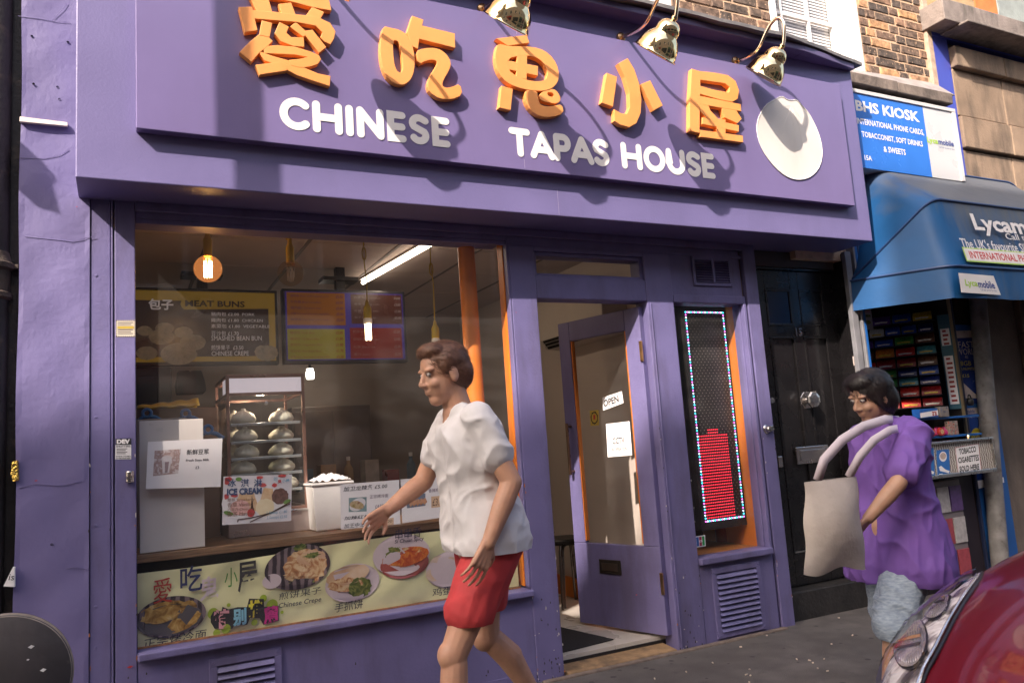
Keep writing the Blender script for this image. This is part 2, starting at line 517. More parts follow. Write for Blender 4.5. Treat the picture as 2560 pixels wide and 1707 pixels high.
# left column: rough plaster with small lumps and cracks
col = MB()
def colfn(u, v):
    x = -0.363+0.256*u; z = -0.05+6.0*v
    e = min(u, 1-u)*18
    b = 0.0016*math.sin(z*9+u*7)+0.0012*math.sin(z*23-u*5)
    return (x+0.003*math.sin(z*7.3)*(1 if u < .02 else 0), -0.001+b*min(1, e), z)
col.grid(14, 120, colfn)
col.box(-0.361, -0.108, 0.0035, 0.35, -0.05, 5.95)
sp('column', col, M_plaster, bevel=0, normals=False)
sp('corner_trim', MB().box(-0.105, -0.028, 0.004, 0.30, -0.05, 2.36), M_purple_worn)
sp('shutter_rail', MB().box(-0.026, -0.019, -0.002, 0.04, -0.05, 2.36).box(-0.0185, -0.0145, 0.02, 0.3, -0.05, 2.36), M_purple_worn, bevel=0.0015)
sp('frame_post', MB().box(-0.0135, 0.067, 0.0, 0.13, -0.05, 2.36), M_purple_worn, bevel=0.004)
# screws in trim
sc = MB()
for z in (1.42, 0.98, 0.66, 0.50, 2.02):
    sc.lathe([(0.0, 0.003), (0.005, 0.0025), (0.006, 0.0)], 10, Matrix.Translation((-0.083, 0.004, z)) @ Matrix.Rotation(R(90), 4, 'X'))
sp('screw_heads', sc, M_purple_worn, bevel=0, kind='stuff')
# fascia
sp('fascia', MB().box(-0.150, 4.443, -0.266, 0.16, 2.354, 3.575), M_purple, bevel=0.005)
co = MB()
random.seed(4)
xs = [-0.22+0.079*i for i in range(61)]
for i in range(60):
    a, b2 = xs[i], xs[i+1]
    w = lambda x: 0.006*math.sin(x*5.1)+0.005*math.sin(x*17.3)
    tp = lambda x: -0.415+max(0, x-3.75)*0.15
    y0, y1 = tp(a)+w(a)*0.8, tp(b2)+w(b2)*0.8
    za, zb = 3.577+w(a), 3.577+w(b2)
    co.hexa([(a, y0, za), (b2, y1, zb), (b2, 0.05, 3.60), (a, 0.05, 3.60), (a, y0, za+0.022), (b2, y1, zb+0.022), (b2, 0.05, 3.66), (a, 0.05, 3.66)])
sp('lead_cornice', co, M_lead, bevel=0)
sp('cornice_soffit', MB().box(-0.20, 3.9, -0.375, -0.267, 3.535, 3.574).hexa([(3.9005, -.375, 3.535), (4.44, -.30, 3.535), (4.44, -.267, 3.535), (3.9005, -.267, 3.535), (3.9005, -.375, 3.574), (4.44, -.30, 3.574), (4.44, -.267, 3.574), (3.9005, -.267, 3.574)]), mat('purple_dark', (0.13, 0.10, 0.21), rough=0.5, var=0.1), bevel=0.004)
# beam over window
sp('head_beam', MB().box(0.068, 1.884, 0.012, 0.2, 2.284, 2.352).box(0.068, 3.55, -0.01, 0.011, 2.312, 2.3535), M_purple_worn)
sp('beam_groove', MB().box(0.068, 3.55, 0.0115, 0.03, 2.262, 2.283), M_purple_worn, bevel=0.003)
# window post, door frame
sp('frame_top', MB().box(1.8845, 2.9688, 0.014, 0.12, 2.2625, 2.3535), M_purple_worn)
sp('side_top', MB().box(2.9695, 3.535, 0.022, 0.12, 2.312, 2.3535), M_purple_worn)
sp('window_post', MB().box(1.884, 2.041, 0.0, 0.12, -0.02, 2.262), M_purple_worn, bevel=0.006)
ol = MB(); ol.box(1.868, 1.8835, 0.045, 0.11, 0.466, 2.283)
sp('orange_bead', ol, M_orange_paint, bevel=0.003)
sp('bead_edge', MB().box(1.872, 1.8836, 0.0, 0.044, 0.466, 2.283), M_purple_worn, bevel=0.004)
sp('transom_bar', MB().box(2.0412, 2.7748, 0.004, 0.115, 1.970, 2.098), M_purple_worn, bevel=0.006)
sp('transom_head', MB().box(2.0412, 2.7748, 0.004, 0.115, 2.236, 2.2615), M_purple_worn, bevel=0.004)
tf = MB().box(2.0414, 2.062, 0.02, 0.11, 2.099, 2.235).box(2.752, 2.7746, 0.02, 0.11, 2.099, 2.235).box(2.0622, 2.7518, 0.02, 0.11, 2.2145, 2.2350).box(2.0622, 2.7518, 0.02, 0.11, 2.0985, 2.116)
sp('transom_frame', tf, M_purple_worn, bevel=0.003)
sp('transom_glass', MB().add([(2.062, .06, 2.116), (2.752, .06, 2.116), (2.752, .06, 2.2145), (2.062, .06, 2.2145)], [(0, 1, 2, 3)]), M_glass, bevel=0)
sp('door_post', MB().box(2.775, 2.969, 0.0, 0.12, -0.02, 2.262), M_purple_worn, bevel=0.006)
sp('post_moulding', MB().box(2.792, 2.800, -0.006, -0.0005, 0.0, 1.96), M_purple_worn, bevel=0.002)
# sill, stall riser
sp('window_sill', MB().box(0.068, 1.8835, -0.032, 0.10, 0.424, 0.4555), M_purple_worn, bevel=0.006)
sp('stall_riser', MB().box(0.068, 1.8835, 0.003, 0.11, -0.02, 0.4235), M_purple_worn, bevel=0.003)
rb = MB().box(0.069, 1.88, 0.0, 0.0045, -0.02, 0.055)
sp('riser_plinth', rb, M_purple_worn, bevel=0.002)
win = sp('window_glass', MB().add([(0.067, .063, .4555), (1.868, .063, .4555), (1.868, .063, 2.284), (.067, .063, 2.284)], [(0, 1, 2, 3)]), M_glass, bevel=0)
# LED side window
sp('side_panel_upper', MB().box(2.9695, 3.535, 0.020, 0.12, 1.968, 2.3115), M_purple_worn)
sp('side_rail', MB().box(2.9695, 3.535, 0.0, 0.019, 1.968, 2.015), M_purple_worn, bevel=0.004)
sp('side_sill', MB().box(2.9695, 3.520, -0.028, 0.10, 0.436, 0.474), M_purple_worn, bevel=0.006)
sp('side_riser', MB().box(2.9695, 3.535, 0.004, 0.12, -0.02, 0.4355), M_purple_worn)
sp('side_frame', MB().box(3.504, 3.5125, 0.03, 0.075, 0.475, 1.967).box(3.513, 3.535, -0.004, 0.12, 0.437, 1.967), M_purple_worn, bevel=0.004)
sp('side_frame_strip', MB().box(3.5355, 3.552, 0.03, 0.12, -0.02, 2.31), mat('brown_gap', (0.09, 0.06, 0.05), rough=0.6, var=0.2), bevel=0.002)
sp('side_glass', MB().add([(2.97, .055, .474), (3.5035, .055, .474), (3.5035, .055, 1.967), (2.97, .055, 1.967)], [(0, 1, 2, 3)]), M_glass, bevel=0)
sp('end_post', MB().box(3.5525, 3.653, -0.002, 0.14, -0.05, 2.352), M_purple_worn, bevel=0.004)

def louvre(x0, x1, z0, z1, y, n, bx, name='vent'):
    v = obj(name, MB().box(x0, x1, y, y+0.012, z0, z0+bx).box(x0, x1, y, y+0.012, z1-bx, z1).box(x0, x0+bx, y, y+0.012, z0+bx, z1-bx).box(x1-bx, x1, y, y+0.012, z0+bx, z1-bx), M_purple_worn, shop, bevel=0.002)
    obj('vent_back', MB().box(x0+bx, x1-bx, y+0.0125, y+0.0135, z0+bx, z1-bx), M_dark, v)
    hgt = (z1-z0-2*bx)/n
    me = None
    for i in range(n):
        zc = z0+bx+hgt*(i+0.5)
        s = MB().hexa([(x0+bx, y-0.008, zc-hgt*.42), (x1-bx, y-0.008, zc-hgt*.42), (x1-bx, y-0.004, zc-hgt*.42), (x0+bx, y-0.004, zc-hgt*.42),
                       (x0+bx, y+0.007, zc+hgt*.20), (x1-bx, y+0.007, zc+hgt*.20), (x1-bx, y+0.0115, zc+hgt*.22), (x0+bx, y+0.0115, zc+hgt*.22)])
        obj('slat', s, M_purple_worn, v)
    sw = MB()
    for sx in (x0+bx/2, x1-bx/2):
        for sz in (z0+bx/2, z1-bx/2):
            sw.lathe([(0, .003), (.005, .0025), (.006, 0)], 8, Matrix.Translation((sx, y, sz)) @ Matrix.Rotation(R(90), 4, 'X'))
    obj('screw_heads', sw, M_purple_worn, v, kind='stuff')
    return v
louvre(3.051, 3.418, 0.016, 0.406, -0.008, 11, 0.032)
louvre(0.339, 0.636, 0.090, 0.384, -0.008, 8, 0.032)
uv = louvre(3.146, 3.455, 2.078, 2.262, 0.008, 9, 0.022)
obj('vent_bar', MB().box(3.292, 3.308, -0.004, 0.006, 2.1, 2.24), M_purple_worn, uv)

# threshold
st = MB().hexa([(2.06, -0.01, -0.01), (2.76, -0.005, -0.01), (2.76, 0.42, -0.01), (2.06, 0.42, -0.01), (2.06, -0.01, 0.012), (2.76, -0.005, 0.012), (2.76, 0.42, 0.055), (2.06, 0.42, 0.055)])
M_step = mat('worn_step', (0.27, 0.17, 0.09), rough=0.7, var=0.3, vs_=14, bump=0.3, dirt=(0.08, 0.055, 0.04), dirt_amt=0.7, ds=8)
sp('door_step', st, M_step, bevel=0.006)
sp('step_edge', MB().box(1.9, 3.55, -0.05, -0.011, -0.02, 0.010), mat('worn_edge', (0.16, 0.12, 0.10), rough=0.8, var=0.3, vs_=20, bump=.3), bevel=0.006)

# the open door, hinged on the right post, swung into the shop
door = empty('shop_door', (0, 0, 0), 'purple half glazed shop door standing open inwards with open and camera notices', 'door')
HG = Vector((2.758, 0.05, 0)); FR = Vector((2.575, 0.69, 0))
dx = (FR-HG).normalized(); dn = Vector((-dx.y, dx.x, 0))
if dn.dot(CAM-HG) < 0: dn = -dn
DW = (FR-HG).length
door.matrix_basis = Matrix(((-dx.x, -dn.x, 0, FR.x), (-dx.y, -dn.y, 0, FR.y), (0, 0, 1, 0), (0, 0, 0, 1)))
# local frame: +x from free edge to hinge, +y away from viewer, z up
def dp(name, mb, m, bevel=0.004, **k):
    o = obj(name, mb, m, None, bevel=bevel, **k); o.parent = door; return o
Z0, Z1 = 0.075, 1.945
dp('lower_panel', MB().box(0, DW, -0.02, 0.02, Z0, 0.56), M_purple_worn)
dp('door_stile', MB().box(0, 0.095, -0.02, 0.02, 0.5605, Z1), M_purple_worn)
dp('door_stile', MB().box(DW-0.115, DW, -0.02, 0.02, 0.5605, Z1), M_purple_worn)
dp('door_rail', MB().box(0.0955, DW-0.1155, -0.02, 0.02, 1.82, Z1), M_purple_worn)
dp('door_glass', MB().add([(.0955, 0, .561), (DW-.1155, 0, .561), (DW-.1155, 0, 1.82), (.0955, 0, 1.82)], [(0, 1, 2, 3)]), M_glass, bevel=0)
bd = MB().box(0.0955, 0.108, -0.014, 0.014, 0.573, 1.819).box(DW-0.128, DW-0.1155, -0.014, 0.014, 0.573, 1.819)
dp('glazing_bead', bd, M_orange_paint, bevel=0.003)
for nm, sgn, x in (('pull_handle', -1, 0.05), ('pull_handle', 1, 0.05)):
    hb = MB()
    y = sgn*0.058
    hb.tube([(x, y, 0.98), (x, y, 1.30)], 0.010, 10)
    for z in (1.0, 1.28): hb.tube([(x, sgn*0.02, z), (x, y, z)], 0.008, 8)
    dp(nm, hb, mat('bronze', (0.25, 0.16, 0.11), rough=0.3, metal=1.0, var=.1), bevel=0, smooth='auto')
lp = dp('letter_plate', MB().box(0.20, 0.37, -0.026, -0.0205, 0.385, 0.47), mat('dark_bronze', (0.05, 0.04, 0.035), rough=0.4, metal=0.6, var=.1), bevel=0.003)
fl = obj('letter_flap', MB().box(0.222, 0.348, -0.030, -0.0265, 0.405, 0.45), mat('aged_metal', (0.28, 0.22, 0.19), rough=0.35, metal=1, var=.1), None, bevel=0.002); fl.parent = lp
dp('hinge', MB().box(DW-0.012, DW+0.008, -0.030, -0.0205, 0.30, 0.42), M_brass_dull, bevel=0.001)
dp('hinge', MB().box(DW-0.012, DW+0.008, -0.030, -0.0205, 1.62, 1.74), M_brass_dull, bevel=0.001)

# ================================================================ the sign
sign = empty('shop_sign', (2.15, -0.29, 2.95), 'purple sign board with orange Chinese characters, white lettering and a pale bun', 'shop sign')
obj('sign_panel', MB().box(0.0675, 4.252, -0.318, -0.2665, 2.5645, 3.389), M_panel, sign, bevel=0.003)
YF = -0.352
def T(ox, sc_=3.92): return lambda pts: [((lambda p: (p.x, p.z))(at(ox+a/sc_, b/sc_, YF))) for a, b in pts]
def character(loops_list, n_smooth, conv, name='character'):
    """each entry: list of loops (first the outline, then holes)"""
    me_all = MB()
    for i, loops in enumerate(loops_list):
        sm = n_smooth[i] if isinstance(n_smooth, (list, tuple)) else n_smooth
        lo = [conv(l) for l in loops]
        if sm: lo = [smooth_loop(l, sm) for l in lo]
        me = curve_fill('c', lo, 0.030, YF+0.0004*i, bev=0.002)
        me_all.add([v.co for v in me.vertices], [tuple(p.vertices) for p in me.polygons])
        bpy.data.meshes.remove(me)
    return obj(name, me_all, M_orange, sign, bevel=0, normals=True)
t1, t2, t3 = T(560), T(1150), T(1560)
ai = [[[(145, 70), (275, 66), (330, 300), (205, 318)]],
      [[(270, 102), (480, 115), (710, 142), (900, 160), (1040, 225), (1095, 310), (1080, 380), (1045, 438), (985, 410), (945, 368), (965, 320), (900, 255), (700, 217), (300, 186)]],
      [[(300, -150), (1030, -10), (1055, 107), (865, 72), (680, 22), (300, -60)]],
      [[(240, -60), (425, -60), (478, 130), (330, 130)]], [[(535, 40), (660, 25), (712, 165), (575, 155)]], [[(865, 68), (985, 118), (930, 215), (795, 165)]],
      [[(372, 198), (475, 225), (450, 365), (345, 345)]],
      [[(545, 213), (640, 262), (615, 320), (660, 362), (785, 367), (790, 460), (680, 452), (560, 405), (498, 325)]],
      [[(648, 262), (705, 213), (800, 300), (870, 290), (1005, 462), (935, 517), (800, 348), (780, 362)]],
      [[(345, 335), (430, 352), (482, 402), (438, 445), (340, 525), (272, 606), (155, 508), (250, 410)]],
      [[(380, 450), (520, 440), (700, 455), (860, 505), (935, 540), (955, 580), (925, 625), (860, 648), (760, 665), (660, 640), (640, 585), (760, 572), (815, 558), (700, 535), (520, 526), (400, 520)]],
      [[(312, 632), (560, 600), (640, 640), (615, 690), (350, 730)]],
      [[(330, 490), (480, 545), (640, 590), (790, 660), (930, 718), (1048, 742), (1040, 842), (880, 790), (720, 735), (560, 650), (400, 590)]]]
character(ai, 0, t1)
chi = [[[(1560, 256), (1640, 275), (1720, 292), (1790, 335), (1845, 430), (1872, 560), (1868, 690), (1835, 780), (1780, 828), (1715, 834), (1640, 800), (1585, 740), (1545, 640), (1528, 510), (1535, 370)], [(1655, 398), (1705, 402), (1732, 460), (1752, 600), (1752, 690), (1730, 718), (1690, 690), (1665, 600)]],
       [[(1845, 156), (1957, 195), (1943, 252), (2264, 330), (2268, 472), (1915, 383), (1903, 482), (1850, 458), (1793, 320)]],
       [[(1880, 505), (1960, 472), (2090, 470), (2180, 525), (2228, 610), (2215, 680), (2150, 790), (2140, 835), (2165, 862), (2235, 855), (2315, 818), (2342, 932), (2230, 978), (2110, 968), (2015, 905), (1993, 830), (2020, 740), (2080, 650), (2092, 605), (2050, 585), (1985, 595), (1905, 637)]]]
character(chi, [1, 0, 1], t1)
gui = [[[(355, 378), (655, 345), (682, 422), (470, 452)]],
       [[(372, 425), (480, 455), (640, 455), (780, 472), (880, 530), (950, 625), (976, 730), (960, 810), (905, 870), (820, 895), (700, 890), (600, 868), (500, 835), (420, 775), (368, 690), (345, 590), (350, 500)],
        [(468, 578), (580, 548), (700, 550), (790, 585), (840, 650), (862, 720), (845, 785), (770, 802), (650, 785), (545, 742), (480, 690)]],
       [[(562, 530), (661, 528), (655, 782), (553, 756)]], [[(440, 588), (767, 648), (765, 744), (450, 676)]],
       [[(410, 840), (521, 872), (500, 1080), (385, 1055)]],
       [[(645, 875), (760, 890), (768, 965), (785, 1020), (840, 1045), (920, 1038), (1003, 1020), (1022, 1110), (930, 1142), (830, 1150), (730, 1115), (665, 1040), (638, 960)]],
       [[(800, 905), (850, 880), (920, 868), (965, 905), (992, 965), (975, 1008), (920, 1016), (840, 1000), (785, 975), (780, 940)], [(852, 908), (905, 902), (932, 942), (880, 950)]]]
character(gui, [0, 1, 0, 0, 0, 1, 1], t2)
xiao = [[[(1440, 715), (1541, 755), (1500, 1048), (1388, 1008)]],
        [[(1553, 622), (1600, 596), (1645, 572), (1710, 680), (1760, 830), (1780, 980), (1772, 1110), (1730, 1210), (1660, 1248), (1570, 1222), (1514, 1186), (1512, 1072), (1580, 1110), (1635, 1120), (1664, 1050), (1660, 910), (1615, 750)]],
        [[(1775, 825), (1866, 788), (1990, 1035), (1900, 1083)]]]
character(xiao, 0, t2)
wu = [[[(665, 675), (752, 700), (745, 1000), (742, 1305), (645, 1285), (645, 1000)]],
      [[(720, 695), (880, 711), (1020, 738), (1095, 795), (1130, 890), (1115, 970), (1060, 1002), (940, 977), (720, 915)], [(750, 785), (990, 818), (1036, 855), (1030, 908), (860, 875), (750, 842)]],
      [[(720, 935), (1145, 1022), (1152, 1092), (720, 1018)]],
      [[(748, 1018), (832, 1038), (850, 1085), (922, 1160), (905, 1200), (805, 1150), (750, 1090)]],
      [[(960, 1060), (1095, 1068), (1157, 1165), (1115, 1210), (985, 1150)]],
      [[(775, 1148), (1130, 1228), (1128, 1292), (772, 1215)]], [[(912, 1160), (1000, 1172), (1000, 1350), (915, 1338)]],
      [[(748, 1272), (1170, 1330), (1172, 1395), (748, 1340)]]]
character(wu, 0, t3)
# white rounded lettering, one part each
W0 = 0.235
def arc(cx, cy_, rx, ry, a0, a1, n=14): return [(cx+rx*math.cos(R(a0+(a1-a0)*i/n)), cy_+ry*math.sin(R(a0+(a1-a0)*i/n))) for i in range(n+1)]
h_ = W0/2
GL = {'C': (0.86, [arc(0.50, 0.5, 0.38, 0.383, 48, 312, 22)]),
      'H': (0.90, [[(h_, h_), (h_, 1-h_)], [(0.90-h_, h_), (0.90-h_, 1-h_)], [(h_, .5), (.9-h_, .5)]]),
      'I': (W0, [[(h_, h_), (h_, 1-h_)]]),
      'N': (0.86, [[(h_, h_), (h_, 1-h_)], [(h_, 1-h_), (0.86-h_, h_)], [(0.86-h_, h_), (0.86-h_, 1-h_)]]),
      'E': (0.62, [[(0.62-h_, 1-h_), (h_, 1-h_), (h_, h_), (0.62-h_, h_)], [(h_, .5), (0.60-h_, .5)]]),
      'S': (0.66, [[(0.55, 0.80)]+arc(0.33, 0.69, 0.21, 0.19, 60, 215, 10)+[(0.33, 0.50)]+arc(0.33, 0.31, 0.215, 0.19, 38, -150, 12)]),
      'T': (0.80, [[(h_, 1-h_), (0.80-h_, 1-h_)], [(0.4, 1-h_), (0.4, h_)]]),
      'A': (0.94, [[(h_, h_), (0.47, 1-h_)], [(0.47, 1-h_), (0.94-h_, h_)], [(0.24, 0.33), (0.70, 0.33)]]),
      'P': (0.68, [[(h_, h_), (h_, 1-h_)], [(h_, 1-h_), (0.36, 1-h_)]+arc(0.38, 0.675, 0.185, 0.2075, 90, -90, 10)+[(h_, 0.4675)]]),
      'O': (0.98, [arc(0.49, 0.5, 0.375, 0.383, 0, 360, 32)]),
      'U': (0.86, [[(h_, 1-h_), (h_, 0.43)]+arc(0.43, 0.43, 0.43-h_, 0.313, 180, 360, 14)+[(0.86-h_, 1-h_)]])}
def white_word(word, x0, x1, zb, zt):
    cap = zt-zb
    tot = sum(GL[c][0] for c in word)*cap
    gap = (x1-x0-tot)/(len(word)-1)
    x = x0
    for c in word:
        wd, sts = GL[c]
        mb = MB()
        for i, s_ in enumerate(sts):
            o = stroke(None, s_, W0)
            y = -0.3205-0.0003*i
            if len(s_) > 20 and s_[0] == s_[-1] or (c == 'O'):
                n = len(s_)-1
                out, inn = [], []
                for k in range(n):
                    a = 2*math.pi*k/n
                    out.append((0.49+0.49*math.cos(a), 0.5+0.5*math.sin(a))); inn.append((0.49+0.255*math.cos(a), 0.5+0.265*math.sin(a)))
                mb.add([(x+p[0]*cap, y, zb+p[1]*cap) for p in out+inn], [(k, (k+1) % n, n+(k+1) % n, n+k) for k in range(n)])
            else:
                # strip of quads so that bends never overlap badly
                mb2 = curve_fill('l', [[(x+p[0]*cap, zb+p[1]*cap) for p in o]], 0.0015, y)
                mb.add([v.co for v in mb2.vertices], [tuple(p.vertices) for p in mb2.polygons]); bpy.data.meshes.remove(mb2)
        obj('letter', mb, M_white_vinyl, sign)
        x += wd*cap+gap
white_word('CHINESE', 0.637, 1.446, 2.634, 2.785)
white_word('TAPAS', 1.768, 2.369, 2.631, 2.784)
white_word('HOUSE', 2.450, 3.103, 2.633, 2.785)
# the bun picture
bo = [(770, 628), (800, 652), (830, 660), (862, 650), (900, 690), (945, 740), (985, 815), (1015, 890), (1033, 970), (1030, 1045), (1005, 1110), (960, 1155), (905, 1175), (850, 1174), (790, 1150), (725, 1095), (665, 1020), (625, 945), (606, 870), (606, 805), (625, 750), (660, 690), (715, 655)]
bw = [(lambda p: (p.x, p.z))(at(1660+a/2.6133, b/2.6133, -0.321)) for a, b in bo]
bw = smooth_loop(bw, 1)
bme = curve_fill('bun_picture', [bw], 0.0025, -0.3215)
M_bunpic = ramp_mat('bun_print', [(0.0, (0.56, 0.51, 0.46)), (0.45, (0.68, 0.64, 0.60)), (1.0, (0.76, 0.73, 0.70))], scale=1.6, rough=0.35, kind='noise', stretch=(2.2, 1, 0.9), dist=0.8)
bp_ = obj('bun_picture', bme, M_bunpic, sign, normals=False)
fold = MB()
apex = at(1660+835/2.6133, 690/2.6133, -0.3216)
for i, (a, b, r_) in enumerate(((690, 830, .0022), (760, 960, .003), (850, 1010, .002), (905, 960, .0026), (940, 880, .002), (655, 740, .0016))):
    e = at(1660+a/2.6133, b/2.6133, -0.3216)
    mid = apex.lerp(e, 0.55)+Vector((0.012*(1 if a > 830 else -1), 0, 0.012))
    pts = [apex.lerp(mid, t/4) for t in range(5)]+[mid.lerp(e, t/4) for t in range(1, 5)]
    fold.tube(pts, [r_*0.8*(1-0.85*k/8) for k in range(9)], 6)
rim = [Vector((x, -0.3225, z)) for x, z in bw]
obj('fold_lines', fold, mat('bun_fold', (0.68, 0.64, 0.60), rough=.4, var=.03), bp_, kind='stuff')
rm = MB(); rm.tube(rim+[rim[0]], 0.0026, 6, caps=False)
obj('bun_rim', rm, mat('bun_rim', (0.80, 0.77, 0.75), rough=.4, var=.02), bp_, smooth=True)

# ================================================================ swan neck lamps over the sign
def make_lamp(x, ox, oy, oz):
    root = empty('swan_neck_lamp', (x, -0.27, 3.429))
    fl_ = MB().lathe([(0, .02), (.012, .018), (.026, .012), (.029, 0), (.0, -.001)], 18, Matrix.Translation((x, -0.266, 3.436)) @ Matrix.Rotation(R(90), 4, 'X'))
    fl_.tube([(x, -0.27, 3.432), (x, -0.30, 3.425)], 0.012, 10)
    obj('wall_rose', fl_, M_brass_dull, root, smooth='auto')
    ctrl = [(-.285, 3.430), (-.325, 3.420), (-.361, 3.413), (-.410, 3.410), (-.446, 3.416), (-.478, 3.435), (-.503, 3.459), (-.535, 3.489), (-.565, 3.512), (-.600, 3.526), (-.632, 3.524), (-.659, 3.503), (-.672, 3.470), (-.670, 3.430), (-.658, 3.380), (-.647, 3.345)]
    sw = lambda y: (y+.285)/(-.362)
    pts = [Vector((x+ox*sw(y), y+oy*sw(y), z+oz*sw(y))) for y, z in ctrl]
    sm = []
    for i in range(len(pts)-1):
        p0, p1, p2, p3 = pts[max(i-1, 0)], pts[i], pts[i+1], pts[min(i+2, len(pts)-1)]
        for k in range(3):
            t = k/3
            sm.append(0.5*((2*p1)+(p2-p0)*t+(2*p0-5*p1+4*p2-p3)*t*t+(3*p1-p0-3*p2+p3)*t**3))
    sm.append(pts[-1])
    obj('neck', MB().tube(sm, 0.0105, 12), M_copper, root, smooth='auto')
    axis = Vector((-0.25, 0.64, -0.72)).normalized()
    M = Matrix.Translation(Vector((x+ox, -.647+oy, 3.348+oz))) @ axis.to_track_quat('Z', 'Y').to_matrix().to_4x4() @ Matrix.Scale(.99, 4)
    prof = [(0.0, -.004), (.016, 0.0), (.017, .012), (.013, .016), (.013, .020), (.020, .022), (.038, .028), (.054, .042), (.0625, .060), (.066, .080), (.0655, .090), (.0665, .093), (.085, .112), (.103, .142), (.113, .172), (.118, .196), (.1215, .199), (.1215, .204), (.117, .205)]
    obj('shade', MB().lathe(prof, 48, M), M_brass, root, smooth='auto')
    inn = [(.1165, .203), (.111, .170), (.100, .142), (.082, .114), (.060, .090), (.03, .06), (0, .055)]
    obj('shade_lining', MB().lathe(inn, 40, M), mat('shade_lining', (0.75, 0.70, 0.62), rough=.3, var=.02), root, smooth=True)
    obj('reflector_bulb', MB().lathe([(0, .15), (.02, .148), (.036, .135), (.040, .12), (.03, .09), (.015, .065)], 20, M), mat('bulb_white', (0.7, 0.68, 0.65), rough=.2, var=0), root, smooth=True)
    return root
lampD = make_lamp(3.407, .0865, .077, .055)
tag(lampD, 'brass swan neck lamp above the pale bun, nearest the right end of the sign', 'lamp', 'brass lamps over the sign')
tag(lampD, group='brass lamps over the sign')
lampC = make_lamp(2.557, 0.0, -.095, -.045)
tag(lampC, 'brass swan neck lamp between the fourth and fifth orange characters', 'lamp', 'brass lamps over the sign')
for x, lb in ((1.692, 'brass swan neck lamp cut by the photo edge above the third orange character'), (0.83, 'brass swan neck lamp barely showing its rim between the first two orange characters')):
    copy_tree(lampC, (x-2.557, 0, 0), None, lb)
# thin joints in the boards and cracks in the plaster
sm_ = MB()
for px, z0, z1, y in ((1395, 2.36, 2.50, -.2665), (1318, 2.575, 2.62, -.3185), (1322, 3.30, 3.38, -.3185)):
    x = at(px, 500, y).x; sm_.box(x-.0008, x+.0008, y-.0004, y, z0, z1)
obj('board_joint', sm_, mat('pale_joint', (.42, .36, .52), rough=.6, var=.2), sign, kind='stuff')
ck_ = MB()
for l_ in ([(45, 41), (90, 47), (131, 53), (140, 40), (158, 22), (168, 8)], [(131, 54), (175, 57)], [(50, 395), (110, 398), (150, 388), (172, 376)], [(60, 590), (120, 598), (180, 604), (238, 590)], [(48, 1220), (90, 1208), (150, 1214), (205, 1203)], [(168, 1420), (190, 1416), (225, 1425)]):
    pts = [at(px, py, -.002)+Vector((0, -.0015, 0)) for px, py in l_]
    ck_.tube(pts, .0010, 5)
obj('plaster_ridges', ck_, M_plaster, shop, kind='stuff', smooth=True)

# chips, drips and splashes on the painted woodwork
random.seed(77)
chip_o, chip_w, chip_d = MB(), MB(), MB()
def fleck(mb, x, y, z, w, h):
    n = 7
    mb.add([(x+w*math.cos(2*math.pi*k/n)*random.uniform(.5, 1.2), y, z+h*math.sin(2*math.pi*k/n)*random.uniform(.5, 1.2)) for k in range(n)], [tuple(range(n))])
for i in range(70):
    ex = random.choice((1.886, 2.039, 2.777, 2.967, 3.555, 3.651, .065, -.03, -.104))
    z = random.uniform(.02, 1.9)**1.3*.55
    fleck(random.choice((chip_o, chip_w, chip_d)), ex+random.uniform(-.004, .004), -.0026, z, random.uniform(.0015, .004), random.uniform(.003, .012))
for i in range(90):
    x = random.choice((random.uniform(.08, 1.87), random.uniform(1.89, 2.03), random.uniform(2.78, 2.96), random.uniform(-.35, .06)))
    y = .0018 if .068 < x < 1.88 else (-.0048 if x < -.107 else -.0006)
    z = random.uniform(0.0, .9)**2*.5+.005
    fleck(random.choice((chip_d, chip_d, chip_w)), x, y, z, random.uniform(.0015, .006), random.uniform(.002, .010))
obj('orange_chips', chip_o, mat('old_orange', (.40, .14, .04), rough=.7, var=.2, vs_=60), shop, kind='stuff', normals=False)
obj('pale_chips', chip_w, mat('old_white', (.55, .50, .48), rough=.7, var=.2, vs_=60), shop, kind='stuff', normals=False)
obj('dark_splashes', chip_d, mat('old_dirt', (.045, .036, .036), rough=.8, var=.2, vs_=60), shop, kind='stuff', normals=False)
